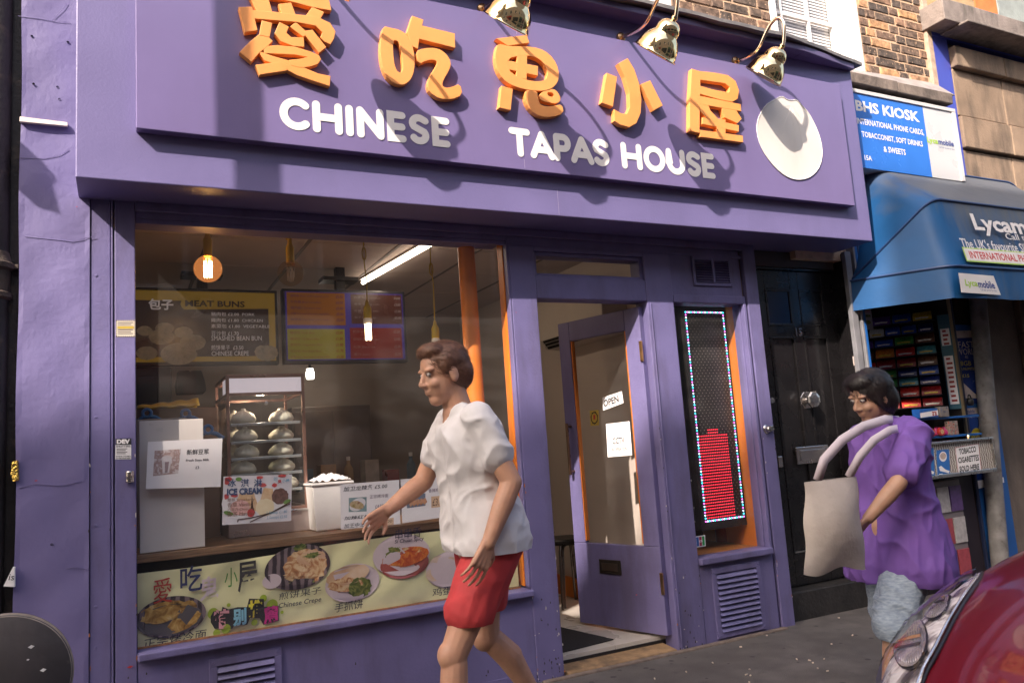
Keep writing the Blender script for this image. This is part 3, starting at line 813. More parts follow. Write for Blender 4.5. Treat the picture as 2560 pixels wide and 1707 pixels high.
# ================================================================ brick house above the shop
M_mortar = mat('sandy_mortar', (0.60, 0.41, 0.27), rough=0.9, var=0.18, vs_=18, bump=0.5, bs=120)
def brick_mat():
    m = bpy.data.materials.new('stock_brick'); m.use_nodes = True
    N, L = m.node_tree.nodes, m.node_tree.links
    b = N['Principled BSDF']; b.inputs['Roughness'].default_value = 0.85
    oi = N.new('ShaderNodeObjectInfo'); cr = N.new('ShaderNodeValToRGB'); cr.color_ramp.interpolation = 'LINEAR'
    el = cr.color_ramp.elements
    st_ = [(0.0, (0.085, 0.065, 0.055)), (0.35, (0.12, 0.085, 0.065)), (0.55, (0.17, 0.11, 0.08)), (0.72, (0.24, 0.14, 0.09)), (0.86, (0.34, 0.20, 0.13)), (0.95, (0.48, 0.27, 0.13)), (1.0, (0.42, 0.25, 0.19))]
    while len(el) < len(st_): el.new(.5)
    for e, (p, c) in zip(el, st_): e.position = p; e.color = c+(1,)
    L.new(oi.outputs['Random'], cr.inputs[0])
    tc = N.new('ShaderNodeTexCoord'); ad = N.new('ShaderNodeVectorMath'); ad.operation = 'ADD'
    L.new(tc.outputs['Object'], ad.inputs[0]); L.new(oi.outputs['Location'], ad.inputs[1])
    n = N.new('ShaderNodeTexNoise'); n.inputs['Scale'].default_value = 28; n.inputs['Detail'].default_value = 8
    L.new(ad.outputs[0], n.inputs['Vector'])
    mr = N.new('ShaderNodeMapRange'); mr.inputs[1].default_value = .35; mr.inputs[2].default_value = .7; mr.inputs[3].default_value = .55; mr.inputs[4].default_value = 1.45
    L.new(n.outputs['Fac'], mr.inputs[0])
    mx = N.new('ShaderNodeMixRGB'); mx.blend_type = 'MULTIPLY'; mx.inputs[0].default_value = 1
    L.new(cr.outputs[0], mx.inputs[1]); L.new(mr.outputs[0], mx.inputs[2])
    n2 = N.new('ShaderNodeTexNoise'); n2.inputs['Scale'].default_value = 55; n2.inputs['Detail'].default_value = 3
    L.new(ad.outputs[0], n2.inputs['Vector'])
    m2 = N.new('ShaderNodeMapRange'); m2.inputs[1].default_value = .62; m2.inputs[2].default_value = .7
    L.new(n2.outputs['Fac'], m2.inputs[0])
    m3 = N.new('ShaderNodeMixRGB'); m3.inputs[2].default_value = (0.45, 0.30, 0.20, 1); L.new(m2.outputs[0], m3.inputs[0]); L.new(mx.outputs[0], m3.inputs[1])
    L.new(m3.outputs[0], b.inputs['Base Color'])
    bp = N.new('ShaderNodeBump'); bp.inputs['Strength'].default_value = .7; bp.inputs['Distance'].default_value = .008
    L.new(n.outputs['Fac'], bp.inputs['Height']); L.new(bp.outputs[0], b.inputs['Normal'])
    return m
M_brick = brick_mat()
def brick_tex(name, c1, c2, mo, sx=1.0):
    m = bpy.data.materials.new(name); m.use_nodes = True
    N, L = m.node_tree.nodes, m.node_tree.links
    b = N['Principled BSDF']; b.inputs['Roughness'].default_value = .85
    tc = N.new('ShaderNodeTexCoord'); mp = N.new('ShaderNodeMapping'); mp.inputs['Rotation'].default_value = (R(90), 0, 0)
    L.new(tc.outputs['Object'], mp.inputs[0])
    t = N.new('ShaderNodeTexBrick'); t.inputs['Scale'].default_value = 1.0; t.inputs['Brick Width'].default_value = .225; t.inputs['Row Height'].default_value = .075; t.inputs['Mortar Size'].default_value = .008
    t.inputs['Color1'].default_value = c1+(1,); t.inputs['Color2'].default_value = c2+(1,); t.inputs['Mortar'].default_value = mo+(1,)
    L.new(mp.outputs[0], t.inputs['Vector']); L.new(t.outputs[0], b.inputs['Base Color'])
    return m
M_bricktex = brick_tex('brick_far', (0.13, 0.09, 0.07), (0.22, 0.13, 0.09), (0.4, 0.28, 0.2))
house = empty('brick_house', (3.0, 0.3, 3.6), 'dark stock brick house wall with white sash windows above the purple sign', 'house')
WX = [(2.28, 3.205), (4.072, 4.990)]
mw = MB().box(-0.36, 2.279, 0.0285, 0.36, 3.60, 9.5).box(3.2055, 4.0715, 0.0285, 0.36, 3.60, 5.6).box(4.9905, 5.735, 0.0285, 0.36, 2.3, 5.6).box(2.2795, 5.735, 0.0285, 0.36, 5.601, 9.5)
mw.box(2.2795, 3.205, 0.05, 0.36, 3.60, 3.70).box(4.072, 4.99, 0.05, 0.36, 2.3, 3.70)
obj('mortar_bed', mw, M_mortar, house)
bm_st = []
for L_ in (0.215, 0.1025):
    for k in range(3):
        random.seed(50+k)
        bm = bmesh.new(); bmesh.ops.create_cube(bm, size=1.0)
        for v in bm.verts: v.co = (v.co.x*L_, v.co.y*0.04, v.co.z*0.063)
        bmesh.ops.bevel(bm, geom=[e for e in bm.edges if all(v.co.y < 0 for v in e.verts)], offset=0.005, segments=1, affect='EDGES')
        for v in bm.verts: v.co += Vector((random.uniform(-.003, .003), random.uniform(-.002, .002), random.uniform(-.0025, .0025)))
        me = bpy.data.meshes.new('brick'); bm.to_mesh(me); bm.free(); me.materials.append(M_brick)
        bm_st.append(me)
random.seed(7)
inv = world_of(house).inverted()
rows = 0
for z in [3.642+0.0755*i for i in range(15)]:
    for (xa, xb) in ((3.209, 4.07), (4.993, 5.734)):
        if xb > 5 and z > 4.68: continue
        x = xa-(0.0 if rows % 2 else 0.165)+random.uniform(-.02, .02)
        k = 0
        while x < xb:
            hd = (k+rows) % 2
            L_ = 0.1025 if hd else 0.215
            x0, x1 = max(x, xa), min(x+L_, xb)
            if x1-x0 > 0.03:
                o = bpy.data.objects.new('brick', bm_st[3*hd+random.randrange(3)])
                COL.objects.link(o)
                o.parent = house; o.matrix_parent_inverse = inv
                o.matrix_basis = Matrix.Translation(((x0+x1)/2, 0.0425+random.uniform(-.002, .002), z+random.uniform(-.003, .003))) @ Matrix.Rotation(random.uniform(-.012, .012), 4, 'Y') @ Matrix.Scale((x1-x0)/L_, 4, (1, 0, 0))
            x += L_+0.0105; k += 1
    rows += 1
M_white = mat('white_gloss', (0.80, 0.78, 0.76), rough=0.35, var=0.05, vs_=9, bump=0.12, bs=40, wear=(0.5, 0.38, 0.32), wear_at=0.74, ws=18)
M_blind = mat('grey_blind', (0.72, 0.70, 0.70), rough=0.6, var=0.05)
for (xa, xb) in WX:
    w = empty('sash_window', ((xa+xb)/2, 0.1, 3.7)); w.parent = house; w.matrix_parent_inverse = inv
    fr = MB().box(xb-0.118, xb, 0.026, 0.17, 3.70, 5.6).box(xa, xa+0.07, 0.026, 0.17, 3.70, 5.6)
    obj('surround', fr, M_white, w, bevel=0.006)
    sh = MB().box(xb-0.175, xb-0.119, 0.115, 0.16, 3.70, 5.6).box(xa+0.071, xa+0.105, 0.115, 0.16, 3.70, 5.6)
    obj('sash_stile', sh, M_white, w, bevel=0.004)
    br = MB()
    for gx in (xa+0.225, xa+0.50): br.box(gx-0.011, gx+0.011, 0.125, 0.15, 3.70, 5.6)
    for gz in (4.147, 4.62, 5.1): br.box(xa+0.106, xb-0.176, 0.1245, 0.1495, gz-0.012, gz+0.012)
    obj('glazing_bar', br, M_white, w, bevel=0.003)
    obj('pane', MB().box(xa+0.106, xb-0.176, 0.136, 0.139, 3.70, 5.6), glass_mat('upper_pane', refl=.7, dust=.03), w)
    bl = MB()
    for k in range(78):
        z = 3.70+0.0245*k
        bl.hexa([(xa+0.10, 0.164, z), (xb-0.17, 0.164, z), (xb-0.17, 0.170, z), (xa+0.10, 0.170, z), (xa+0.10, 0.170, z+0.0205), (xb-0.17, 0.170, z+0.0205), (xb-0.17, 0.176, z+0.0205), (xa+0.10, 0.176, z+0.0205)])
    obj('blind', bl, M_blind, w, kind='stuff')
    obj('room_dark', MB().box(xa+.05, xb-.05, 0.24, 0.25, 3.7, 5.6), M_dark, w)

# ================================================================ black building at the far left: wall and drainpipe
left_b = empty('black_building', (-1.2, 0.1, 0), 'black painted building edge left of the purple column', 'building')
M_sooty = mat('sooty_black', (0.020, 0.016, 0.014), rough=0.55, var=0.4, vs_=12, bump=0.4, bs=60, wear=(0.10, 0.07, 0.045), wear_at=0.66, ws=10)
obj('wall', MB().box(-4.0, -0.368, 0.05, 0.4, -0.05, 9.0), M_sooty, left_b)
pipe = empty('drainpipe', (-0.49, -0.04, 0), 'black cast iron drainpipe with a dusty collar at the left edge', 'drainpipe')
pr = 0.062; PX = -0.462
obj('pipe', MB().tube([(PX, 0.042, -0.05), (PX, 0.042, 6.0)], pr, 20), M_sooty, pipe, smooth='auto')
M_dust = mat('dusty_iron', (0.075, 0.055, 0.042), rough=0.8, var=0.5, vs_=16, bump=0.6, bs=50)
cz = at(15, 680, -0.05).z
obj('collar', MB().lathe([(pr+.001, -.10), (pr+.014, -.09), (pr+.014, -.072), (pr+.006, -.065), (pr+.008, .02), (pr+.022, .03), (pr+.022, .05), (pr+.010, .06), (pr+.004, .085), (pr+.001, .10)], 22, Matrix.Translation((PX, 0.042, cz))), M_dust, pipe, smooth='auto')
obj('bracket', MB().box(PX+0.03, -0.364, 0.02, 0.045, cz+0.03, cz+0.05), M_dust, pipe, bevel=.004)
lamp_l = empty('wall_lantern', (-1.0, -0.5, 3.1), 'black lantern with a ring handle on the dark wall beyond the left edge', 'lantern')
obj('lantern_body', MB().hexa([(-1.145, -.57, 3.135), (-1.06, -.57, 3.11), (-1.06, -.47, 3.11), (-1.145, -.47, 3.135), (-1.165, -.56, 3.25), (-1.10, -.56, 3.31), (-1.10, -.48, 3.31), (-1.165, -.48, 3.25)]), M_black, lamp_l, bevel=.006)
rg = [(-1.045+0.026*math.cos(2*math.pi*k/16), -.52, 3.20+0.026*math.sin(2*math.pi*k/16)) for k in range(17)]
obj('ring_handle', MB().tube(rg, 0.005, 8, caps=False), M_black, lamp_l, smooth=True)
obj('arm', MB().tube([(-1.15, -.52, 3.27), (-1.15, -.52, 3.33), (-1.15, 0.06, 3.33)], 0.008, 8), M_black, lamp_l)
# rubbish stuck behind the pipe
fo = MB()
random.seed(3)
pf = [at(x, y, 0.0) for x, y in ((30, 1155), (44, 1150), (46, 1200), (33, 1205), (27, 1185))]
fo.prism([(p.x, -0.012, p.z) for p in pf], (0.004, 0.012, 0))
tag(obj('foil_wrapper', fo, mat('gold_foil', (0.75, 0.5, 0.12), rough=0.25, metal=1.0, var=.3, vs_=60, bump=1.0, bs=90), bevel=.002), 'crumpled gold foil wrapper stuck beside the drainpipe', 'wrapper')
pc = [at(x, y, 0.0) for x, y in ((34, 1415), (38, 1416), (38, 1465), (10, 1463))]
sc_ = obj('paper_scrap', MB().prism([(p.x, -0.020, p.z) for p in pc], (0.002, 0.014, 0)), M_paper)
tag(sc_, 'torn scrap of white card tucked behind the drainpipe', 'paper scrap')
q = Quad(*[(p.x, -0.0205, p.z) for p in (pc[0]+Vector((-.03, 0, 0)), pc[1], pc[2], pc[3])])
mb = MB(); q.text(mb, 'is', .45, .25, .98, .75, bold=0.0, shear=.2)
obj('lettering', mb, M_ink, sc_)

# ================================================================ black front door, number 15
d15 = empty('black_front_door', (4.15, 0.15, 0.17), 'black panelled front door number 15 with a silver knob', 'door')
YD = 0.150
M_blk = mat('black_gloss_door', (0.010, 0.009, 0.010), rough=0.28, var=0.2, vs_=7, bump=0.06, bs=50, coat=.3)
obj('door_leaf', MB().box(3.70, 4.50, YD+0.012, YD+0.06, 0.176, 2.235), M_blk, d15)
for xa, xb in ((3.70, 3.855), (4.395, 4.50), (4.088, 4.165)):
    obj('stile', MB().box(xa, xb, YD, YD+0.0115, 0.18, 2.235), M_blk, d15, bevel=.003)
for za, zb in ((0.18, 0.375), (1.785, 1.855), (2.11, 2.235)):
    for xa, xb in ((3.8555, 4.0875), (4.1655, 4.3945)):
        obj('rail', MB().box(xa, xb, YD, YD+0.0115, za, zb), M_blk, d15, bevel=.003)
for xa, xb in ((3.8555, 4.0875), (4.1655, 4.3945)):
    for za, zb in ((0.375, 1.785), (1.855, 2.11)):
        mo = MB(); t = 0.018
        mo.box(xa, xb, YD-0.004, YD+0.011, za, za+t).box(xa, xb, YD-0.004, YD+0.011, zb-t, zb).box(xa, xa+t, YD-0.004, YD+0.011, za+t, zb-t).box(xb-t, xb, YD-0.004, YD+0.011, za+t, zb-t)
        obj('panel_moulding', mo, M_blk, d15, bevel=.004)
M_bluish = mat('dark_blue_panel', (0.008, 0.014, 0.045), rough=0.2, var=0.2, vs_=5)
obj('upper_panel', MB().box(3.875, 4.068, YD+0.004, YD+0.0115, 1.874, 2.092), M_bluish, d15)
obj('upper_panel', MB().box(4.185, 4.375, YD+0.004, YD+0.0115, 1.874, 2.092), M_blk, d15)
kn = obj('knob_plate', MB().lathe([(0, .008), (.058, .006), (.062, 0), (0, 0)], 8, Matrix.Translation((4.125, YD, 1.352)) @ Matrix.Rotation(R(90), 4, 'X') @ Matrix.Rotation(R(22.5), 4, 'Z')), M_silver, d15, bevel=.002)
obj('knob', MB().lathe([(.016, .006), (.014, .030), (.02, .036), (.045, .042), (.056, .052), (.058, .064), (.050, .074), (.030, .078), (0, .079)], 8, Matrix.Translation((4.125, YD, 1.352)) @ Matrix.Rotation(R(90), 4, 'X') @ Matrix.Rotation(R(22.5), 4, 'Z')), M_silver, kn, bevel=.002)
obj('lock_cylinder', MB().lathe([(0, .006), (.018, .005), (.021, 0), (0, 0)], 16, Matrix.Translation((3.816, YD, 1.362)) @ Matrix.Rotation(R(90), 4, 'X')), M_silver, d15, smooth='auto')
lp2 = obj('letter_plate', MB().box(3.970, 4.266, YD-0.010, YD-0.0005, 0.936, 1.048), M_silver, d15, bevel=.004)
obj('letter_flap', MB().box(4.0, 4.236, YD-0.015, YD-0.0105, 0.958, 1.026), M_silver, lp2, bevel=.003)
obj('latch_plate', MB().box(3.797, 3.837, YD-0.016, YD-0.0005, 0.930, 1.0), M_silver, d15, bevel=.004)
obj('sill_bar', MB().box(3.862, 4.08, YD-0.012, YD-0.0005, 0.384, 0.392), M_steel, d15)
q = wquad(4.090, 4.158, 1.786, 1.842, YD-0.0005)
mb = MB(); q.text(mb, '15', 0, 0, 1, 1, bold=.03)
nm_ = obj('number', mb, M_silver, d15, normals=False)
md = nm_.modifiers.new('thick', 'SOLIDIFY'); md.thickness = .004; md.offset = 1
obj('frame', MB().box(3.654, 3.70, 0.10, 0.22, -0.03, 2.30).box(4.5005, 4.56, 0.03, 0.22, -0.03, 2.352).box(3.7005, 4.50, 0.12, 0.22, 2.2355, 2.352), M_blk, d15, bevel=.005)
obj('doorstep', MB().hexa([(3.655, 0.05, -0.05), (4.56, 0.03, -0.05), (4.56, .25, -0.05), (3.655, .25, -0.05), (3.655, 0.06, 0.170), (4.56, 0.04, 0.170), (4.56, .25, 0.175), (3.655, .25, 0.175)]), mat('blackened_step', (0.022, 0.019, 0.018), rough=.6, var=.4, vs_=14, bump=.5, bs=40), d15, bevel=.01)
obj('fanlight_board', MB().box(3.72, 4.48, 0.10, 0.119, 2.25, 2.352), mat('dull_board', (0.05, 0.04, 0.035), rough=.6, var=.3), d15)
ic = empty('intercom', (4.52, 0.02, 1.96), 'beige plastic intercom box beside the black door', 'intercom')
obj('case', MB().box(4.478, 4.575, -0.005, 0.029, 1.915, 2.01), mat('beige_plastic', (0.42, 0.33, 0.24), rough=.5, var=.08), ic, bevel=.006)
obj('grille', MB().box(4.50, 4.55, -0.008, -0.0055, 1.945, 1.99), mat('beige_dark', (0.22, 0.16, 0.11), rough=.6, var=.1), ic)
lk = empty('door_bolt', (4.49, 0.02, 1.55), 'pale metal hasp and bolt on the black door frame', 'bolt')
obj('plate', MB().box(4.470, 4.505, 0.022, 0.0295, 1.565, 1.628), mat('pale_metal', (0.55, 0.46, 0.42), rough=.5, var=.2), lk, bevel=.002)
obj('tongue', MB().box(4.480, 4.500, 0.018, 0.0295, 1.488, 1.562), mat('pale_metal', (0.55, 0.46, 0.42), rough=.5, var=.2), lk, bevel=.003)
sl = empty('shutter_bolt', (3.59, -0.03, 1.17), 'small silver shutter lock on the purple end post', 'lock')
obj('lock_body', MB().lathe([(0, .035), (.016, .034), (.020, .028), (.021, .006), (.028, 0)], 14, Matrix.Translation((3.592, -0.003, 1.18)) @ Matrix.Rotation(R(90), 4, 'X')), M_silver, sl, smooth='auto')
obj('lock_tab', MB().box(3.585, 3.640, -0.016, -0.0035, 1.165, 1.200), M_silver, sl, bevel=.004)

# ================================================================ kiosk
kiosk = empty('kiosk', (5.1, 0.2, 0), 'blue street kiosk packed with snacks under a blue awning', 'kiosk')
M_blue = mat('kiosk_blue', (0.015, 0.11, 0.38), rough=0.35, var=0.1, vs_=6, wear=(0.10, 0.07, 0.06), wear_at=0.74, ws=20)
M_galv = mat('grey_paint', (0.20, 0.20, 0.22), rough=0.5, var=0.2, vs_=9, wear=(0.10, 0.08, 0.08), wear_at=.7, ws=16, bump=.15)
obj('jamb', MB().box(4.5605, 4.5795, -0.012, 0.05, -0.05, 2.95).box(4.470, 4.5275, -0.014, 0.02, -0.05, 2.352), M_galv, kiosk, bevel=.004)
obj('blue_jamb', MB().box(4.580, 4.605, -0.01, 0.25, -0.05, 2.95), M_blue, kiosk, bevel=.004)
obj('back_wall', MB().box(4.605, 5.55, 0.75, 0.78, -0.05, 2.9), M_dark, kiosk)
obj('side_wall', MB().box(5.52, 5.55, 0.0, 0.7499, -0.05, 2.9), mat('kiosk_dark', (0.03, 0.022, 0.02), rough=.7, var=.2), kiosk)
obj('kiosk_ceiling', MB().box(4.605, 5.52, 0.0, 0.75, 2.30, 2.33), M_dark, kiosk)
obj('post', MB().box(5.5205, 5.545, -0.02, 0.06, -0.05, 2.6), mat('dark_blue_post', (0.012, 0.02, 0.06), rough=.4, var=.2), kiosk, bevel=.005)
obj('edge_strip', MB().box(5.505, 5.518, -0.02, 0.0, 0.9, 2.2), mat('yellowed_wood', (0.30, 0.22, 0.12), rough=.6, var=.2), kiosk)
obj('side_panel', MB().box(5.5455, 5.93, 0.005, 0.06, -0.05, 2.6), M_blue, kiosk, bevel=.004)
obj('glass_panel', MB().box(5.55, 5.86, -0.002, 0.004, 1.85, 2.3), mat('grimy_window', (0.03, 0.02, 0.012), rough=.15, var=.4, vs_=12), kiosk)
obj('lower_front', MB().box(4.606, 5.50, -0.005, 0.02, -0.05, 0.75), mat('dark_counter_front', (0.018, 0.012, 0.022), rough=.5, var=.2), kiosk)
pole = obj('pole', (lambda a, b: MB().tube([a+(a-b)*1.05, b+(b-a)*.25], 0.060, 16))(at(1660+2122/2.6133, 500+1500/2.6133, -.06), at(1660+2050/2.6133, 500+650/2.6133, -.06)), mat('weathered_grey', (0.20, 0.19, 0.19), rough=.7, var=.35, vs_=9, wear=(0.08, 0.06, 0.05), wear_at=.62, ws=12, bump=.3), kiosk, smooth='auto')
# ledge, sign
lg = empty('stone_ledge', (5.2, -0.05, 3.56), 'weathered lead covered ledge over the white and blue kiosk sign', 'ledge')
M_ledge = mat('weathered_ledge', (0.20, 0.16, 0.135), rough=.8, var=.35, vs_=10, bump=.5, bs=40, dirt=(0.06, 0.05, 0.045), dirt_amt=.7, ds=9)
for xa, xb, dz in ((4.45, 5.08, 0.004), (5.084, 5.70, 0.0)):
    obj('ledge_block', MB().hexa([(xa, -.15, 3.535+dz), (xb, -.15, 3.532+dz), (xb, 0.05, 3.535), (xa, 0.05, 3.535), (xa, -.155, 3.612+dz), (xb, -.155, 3.614+dz), (xb, 0.05, 3.64), (xa, 0.05, 3.64)]), M_ledge, lg, bevel=.006)
obj('lead_slope', MB().hexa([(4.7, -.14, 3.6155), (5.75, -.14, 3.6155), (5.78, 0.033, 3.6155), (4.7, 0.033, 3.6155), (4.7, -.13, 3.625), (5.72, -.13, 3.625), (5.79, 0.033, 3.80), (4.7, 0.033, 3.76)]), mat('grey_lead', (0.27, 0.24, 0.23), rough=.6, var=.25, vs_=9), lg)
ks = empty('kiosk_sign', (5.2, -0.06, 3.25), 'blue and white kiosk sign board with white capital lettering', 'sign')
M_signblue = mat('sign_blue', (0.03, 0.17, 0.62), rough=.25, var=.05)
M_signgrey = mat('sign_light_grey', (0.55, 0.55, 0.56), rough=.3, var=.03)
obj('board', MB().box(4.46, 5.745, -0.115, 0.0, 2.93, 3.508), mat('sign_frame_white', (0.62, 0.60, 0.60), rough=.4, var=.05), ks, bevel=.004)
obj('blue_panel', MB().box(4.47, 5.368, -0.1215, -0.116, 2.93, 3.478), M_signblue, ks)
obj('grey_panel', MB().box(5.3685, 5.705, -0.1210, -0.116, 2.93, 3.478), M_signgrey, ks)
fr = MB().box(4.46, 5.745, -0.130, -0.1155, 3.479, 3.5078).box(5.7055, 5.745, -0.130, -0.1155, 2.93, 3.4788)
obj('frame', fr, mat('sign_frame_white', (0.62, 0.60, 0.60)), ks, bevel=.003)
YS = -0.1222
def sgn(txt, tl, br, bold=0.02, m=None, par=None, keep=False, y=YS, name='lettering', **k):
    a, b = at(*tl, y), at(*br, y)
    q = wquad(a.x, b.x, b.z, a.z, y)
    mb = MB(); q.text(mb, txt, 0, 0, 1, 1, bold=bold, keep=keep, **k)
    return obj(name, mb, m, par, normals=False)
def z3(a, b): return (1660+a/2.6133, b/2.6133)
def fitx(txt, x0, x1, zb, zt, y, m, par, bold=.02, shear=0.0, name='lettering'):
    q = wquad(x0, x1, zb, zt, y)
    mb = MB(); q.text(mb, txt, 0, 0, 1, 1, bold=bold, keep=False, shear=shear)
    return obj(name, mb, m, par, normals=False)
P_ = lambda a, b: at(*z3(a, b), YS)
fitx('BHS KIOSK', P_(1252, 700).x, P_(1672, 800).x, P_(1665, 800).z, P_(1650, 730).z, YS, M_white_vinyl, ks, .035)
fitx('INTERNATIONAL PHONE CARDS,', P_(1262, 800).x, P_(1700, 890).x, P_(1690, 890).z, P_(1690, 848).z, YS, M_white_vinyl, ks, .02)
fitx('TOBACCONIST, SOFT DRINKS', P_(1292, 880).x, P_(1692, 960).x, P_(1685, 965).z, P_(1685, 925).z, YS, M_white_vinyl, ks, .02)
fitx('& SWEETS', P_(1435, 980).x, P_(1580, 1010).x, P_(1575, 1015).z, P_(1575, 978).z, YS, M_white_vinyl, ks, .02)
fitx('15A', P_(1310, 1030).x, P_(1360, 1050).x, P_(1355, 1052).z, P_(1355, 1020).z, YS, M_white_vinyl, ks, .02)
M_lime = mat('lime_print', (0.35, 0.55, 0.05), rough=.4, var=0)
M_navy = mat('navy_print', (0.02, 0.045, 0.22), rough=.4, var=0)
xa, xm, xb = P_(1718, 920).x, P_(1790, 930).x, P_(1893, 950).x
zt, zb = P_(1780, 905).z, P_(1860, 965).z
fitx('Lyca', xa, xm, zb, zt, YS, M_lime, ks, .03); fitx('mobile', xm+.004, xb, zb+.012, zt, YS, M_navy, ks, .03)
fitx('Call the world for less', P_(1795, 960).x, xb, zb-.014, zb-.002, YS, M_navy, ks, .0)

# awning
aw = empty('kiosk_awning', (5.6, -0.3, 2.4), 'faded blue fabric awning with white lettering over the kiosk', 'awning')
def awn_mat():
    m = mat('awning_fabric', (0.003, 0.070, 0.215), rough=.55, var=.12, vs_=4, bump=.15, bs=14)
    N, L = m.node_tree.nodes, m.node_tree.links
    b = N['Principled BSDF']
    src = b.inputs['Base Color'].links[0].from_socket
    tc = N.new('ShaderNodeTexCoord'); sx = N.new('ShaderNodeSeparateXYZ'); L.new(tc.outputs['Object'], sx.inputs[0])
    mp = N.new('ShaderNodeMapping'); mp.inputs['Scale'].default_value = (9, 3, 1.0); L.new(tc.outputs['Object'], mp.inputs[0])
    n = N.new('ShaderNodeTexNoise'); n.inputs['Scale'].default_value = 2.2; n.inputs['Detail'].default_value = 7; L.new(mp.outputs[0], n.inputs['Vector'])
    # settled grime: thick on the rain washed top, thinner further down, streaked
    zr = N.new('ShaderNodeMapRange'); zr.inputs[1].default_value = 2.15; zr.inputs[2].default_value = 2.75; zr.inputs[3].default_value = -.12; zr.inputs[4].default_value = .55
    L.new(sx.outputs['Z'], zr.inputs[0])
    xr = N.new('ShaderNodeMapRange'); xr.inputs[1].default_value = 4.72; xr.inputs[2].default_value = 5.0; xr.inputs[3].default_value = -.55; xr.inputs[4].default_value = .12
    L.new(sx.outputs['X'], xr.inputs[0])
    a1 = N.new('ShaderNodeMath'); a1.operation = 'ADD'; L.new(zr.outputs[0], a1.inputs[0]); L.new(xr.outputs[0], a1.inputs[1])
    a2 = N.new('ShaderNodeMath'); a2.operation = 'ADD'; L.new(a1.outputs[0], a2.inputs[0]); L.new(n.outputs['Fac'], a2.inputs[1])
    r2 = N.new('ShaderNodeMapRange'); r2.inputs[1].default_value = .38; r2.inputs[2].default_value = 1.0; r2.inputs[4].default_value = .88; L.new(a2.outputs[0], r2.inputs[0])
    mx = N.new('ShaderNodeMixRGB'); mx.inputs[2].default_value = (0.105, 0.105, 0.105, 1); L.new(r2.outputs[0], mx.inputs[0]); L.new(src, mx.inputs[1]); L.new(mx.outputs[0], b.inputs['Base Color'])
    return m
M_awn = awn_mat()
def rib(yf, zf, yb, zb, xl_f, xl_b, xr_f, xr_b, rad, n=7, m=24, p=9):
    pts = []
    B0, F0 = Vector((xl_b, yb, zb)), Vector((xl_f, yf, zf))
    F1, B1 = Vector((xr_f, yf, zf)), Vector((xr_b, yb, zb))
    d0 = (F0-B0).normalized(); dx_ = Vector((1, 0, 0)); d1 = (B1-F1).normalized()
    a = F0-d0*rad; c = F0+dx_*rad
    for i in range(p): pts.append(B0.lerp(a, i/p))
    for i in range(n): 
        t = i/n; pts.append(a*(1-t)**2+F0*2*t*(1-t)+c*t*t)
    a2_, c2_ = F1-dx_*rad, F1+d1*rad
    for i in range(m): pts.append(c.lerp(a2_, i/m))
    for i in range(n):
        t = i/n; pts.append(a2_*(1-t)**2+F1*2*t*(1-t)+c2_*t*t)
    for i in range(p+1): pts.append(c2_.lerp(B1, i/p))
    return pts
PVL, PVR = (4.50, 0.0), 6.80
r1 = rib(-0.008, 3.030, 0.005, 2.16, 4.82, 4.56, 6.62, 6.80, .16)
r2_ = rib(-0.52, 2.585, 0.0, 2.15, 4.72, 4.51, 6.60, 6.78, .10)
r3 = rib(-0.61, 2.118, 0.0, 2.142, 4.70, 4.49, 6.62, 6.80, .09)
r4 = [p+Vector((-.012 if p.x < 4.75 else 0.01, -.006, -0.205)) for p in r3]
nP = len(r1)
am = MB()
def skin(ra, rb_, k, sag):
    def fn(u, v):
        i = min(int(u*(nP-1)), nP-2); t = u*(nP-1)-i
        a = ra[i].lerp(ra[i+1], t); b_ = rb_[i].lerp(rb_[i+1], t)
        p = a.lerp(b_, v)
        return p+Vector((0, sag(u, v), 0))
    am.grid(nP-1, k, fn)
skin(r1, r2_, 6, lambda u, v: 0.018*math.sin(math.pi*v))
skin(r2_, r3, 5, lambda u, v: 0.012*math.sin(math.pi*v)+.003*math.sin(u*60)*math.sin(math.pi*v))
skin(r3, r4, 4, lambda u, v: v*0.012*math.sin(u*48+1)+v*.006*math.sin(u*113))
obj('canopy', am, M_awn, aw, smooth=True, normals=False)
for nm2, rr in (('rib', r2_), ('rib', r3), ('rib', r1)):
    obj(nm2, MB().tube([p+Vector((0, -.004, 0.002)) for p in rr], 0.0085, 8), mat('piping_blue', (0.02, 0.05, 0.15), rough=.4, var=.1), aw, smooth='auto')
qa = Quad((4.82, -0.52-.004, 2.585), (6.50, -0.524, 2.585), (6.50, -0.616, 2.118), (4.82, -0.616, 2.118))
def awx(px, py):   # pixel -> u, v on the front face
    best = None
    d = ray(px, py); o = qa.c[0]
    t = (o-CAM).dot(qa.n)/d.dot(qa.n); p = CAM+d*t
    return ((p.x-4.82)/1.68, (2.585-p.z)/0.467)
def aw_text(txt, p0, p1, m, bold, hgt, extra=1.0, lift=.012, par=None):
    u0, v0 = awx(*p0); u1, v1 = awx(*p1)
    mb = MB(); qa.text(mb, txt, u0, v0, u0+(u1-u0)*extra, v0+hgt/0.467, lift=lift, bold=bold, keep=False)
    return obj('lettering', mb, m, par or aw, normals=False)
M_awntxt = mat('worn_white_print', (0.66, 0.62, 0.60), rough=.5, var=.1, vs_=30)
c4 = lambda a, b: (2100+a/4.357, 400+b/4.357)
u0, v0 = awx(*c4(1390, 590)); u1, v1 = awx(*c4(2004, 800))
aw_text('Lycamobile', c4(1390, 590), c4(2400, 700), M_awntxt, .03, .155)
aw_text('Call the world for less', c4(1770, 805), c4(2600, 900), M_awntxt, .01, .045)
aw_text("The UK's favourite SIM for low cost international calls", c4(1275, 855), c4(2900, 1000), M_awntxt, .01, .070)
u0, v0 = awx(*c4(1308, 955)); ub, vb = awx(*c4(1365, 1118))
mb = MB(); qa.rect(mb, u0, v0, u0+.62, v0+.100/.467, lift=.0115)
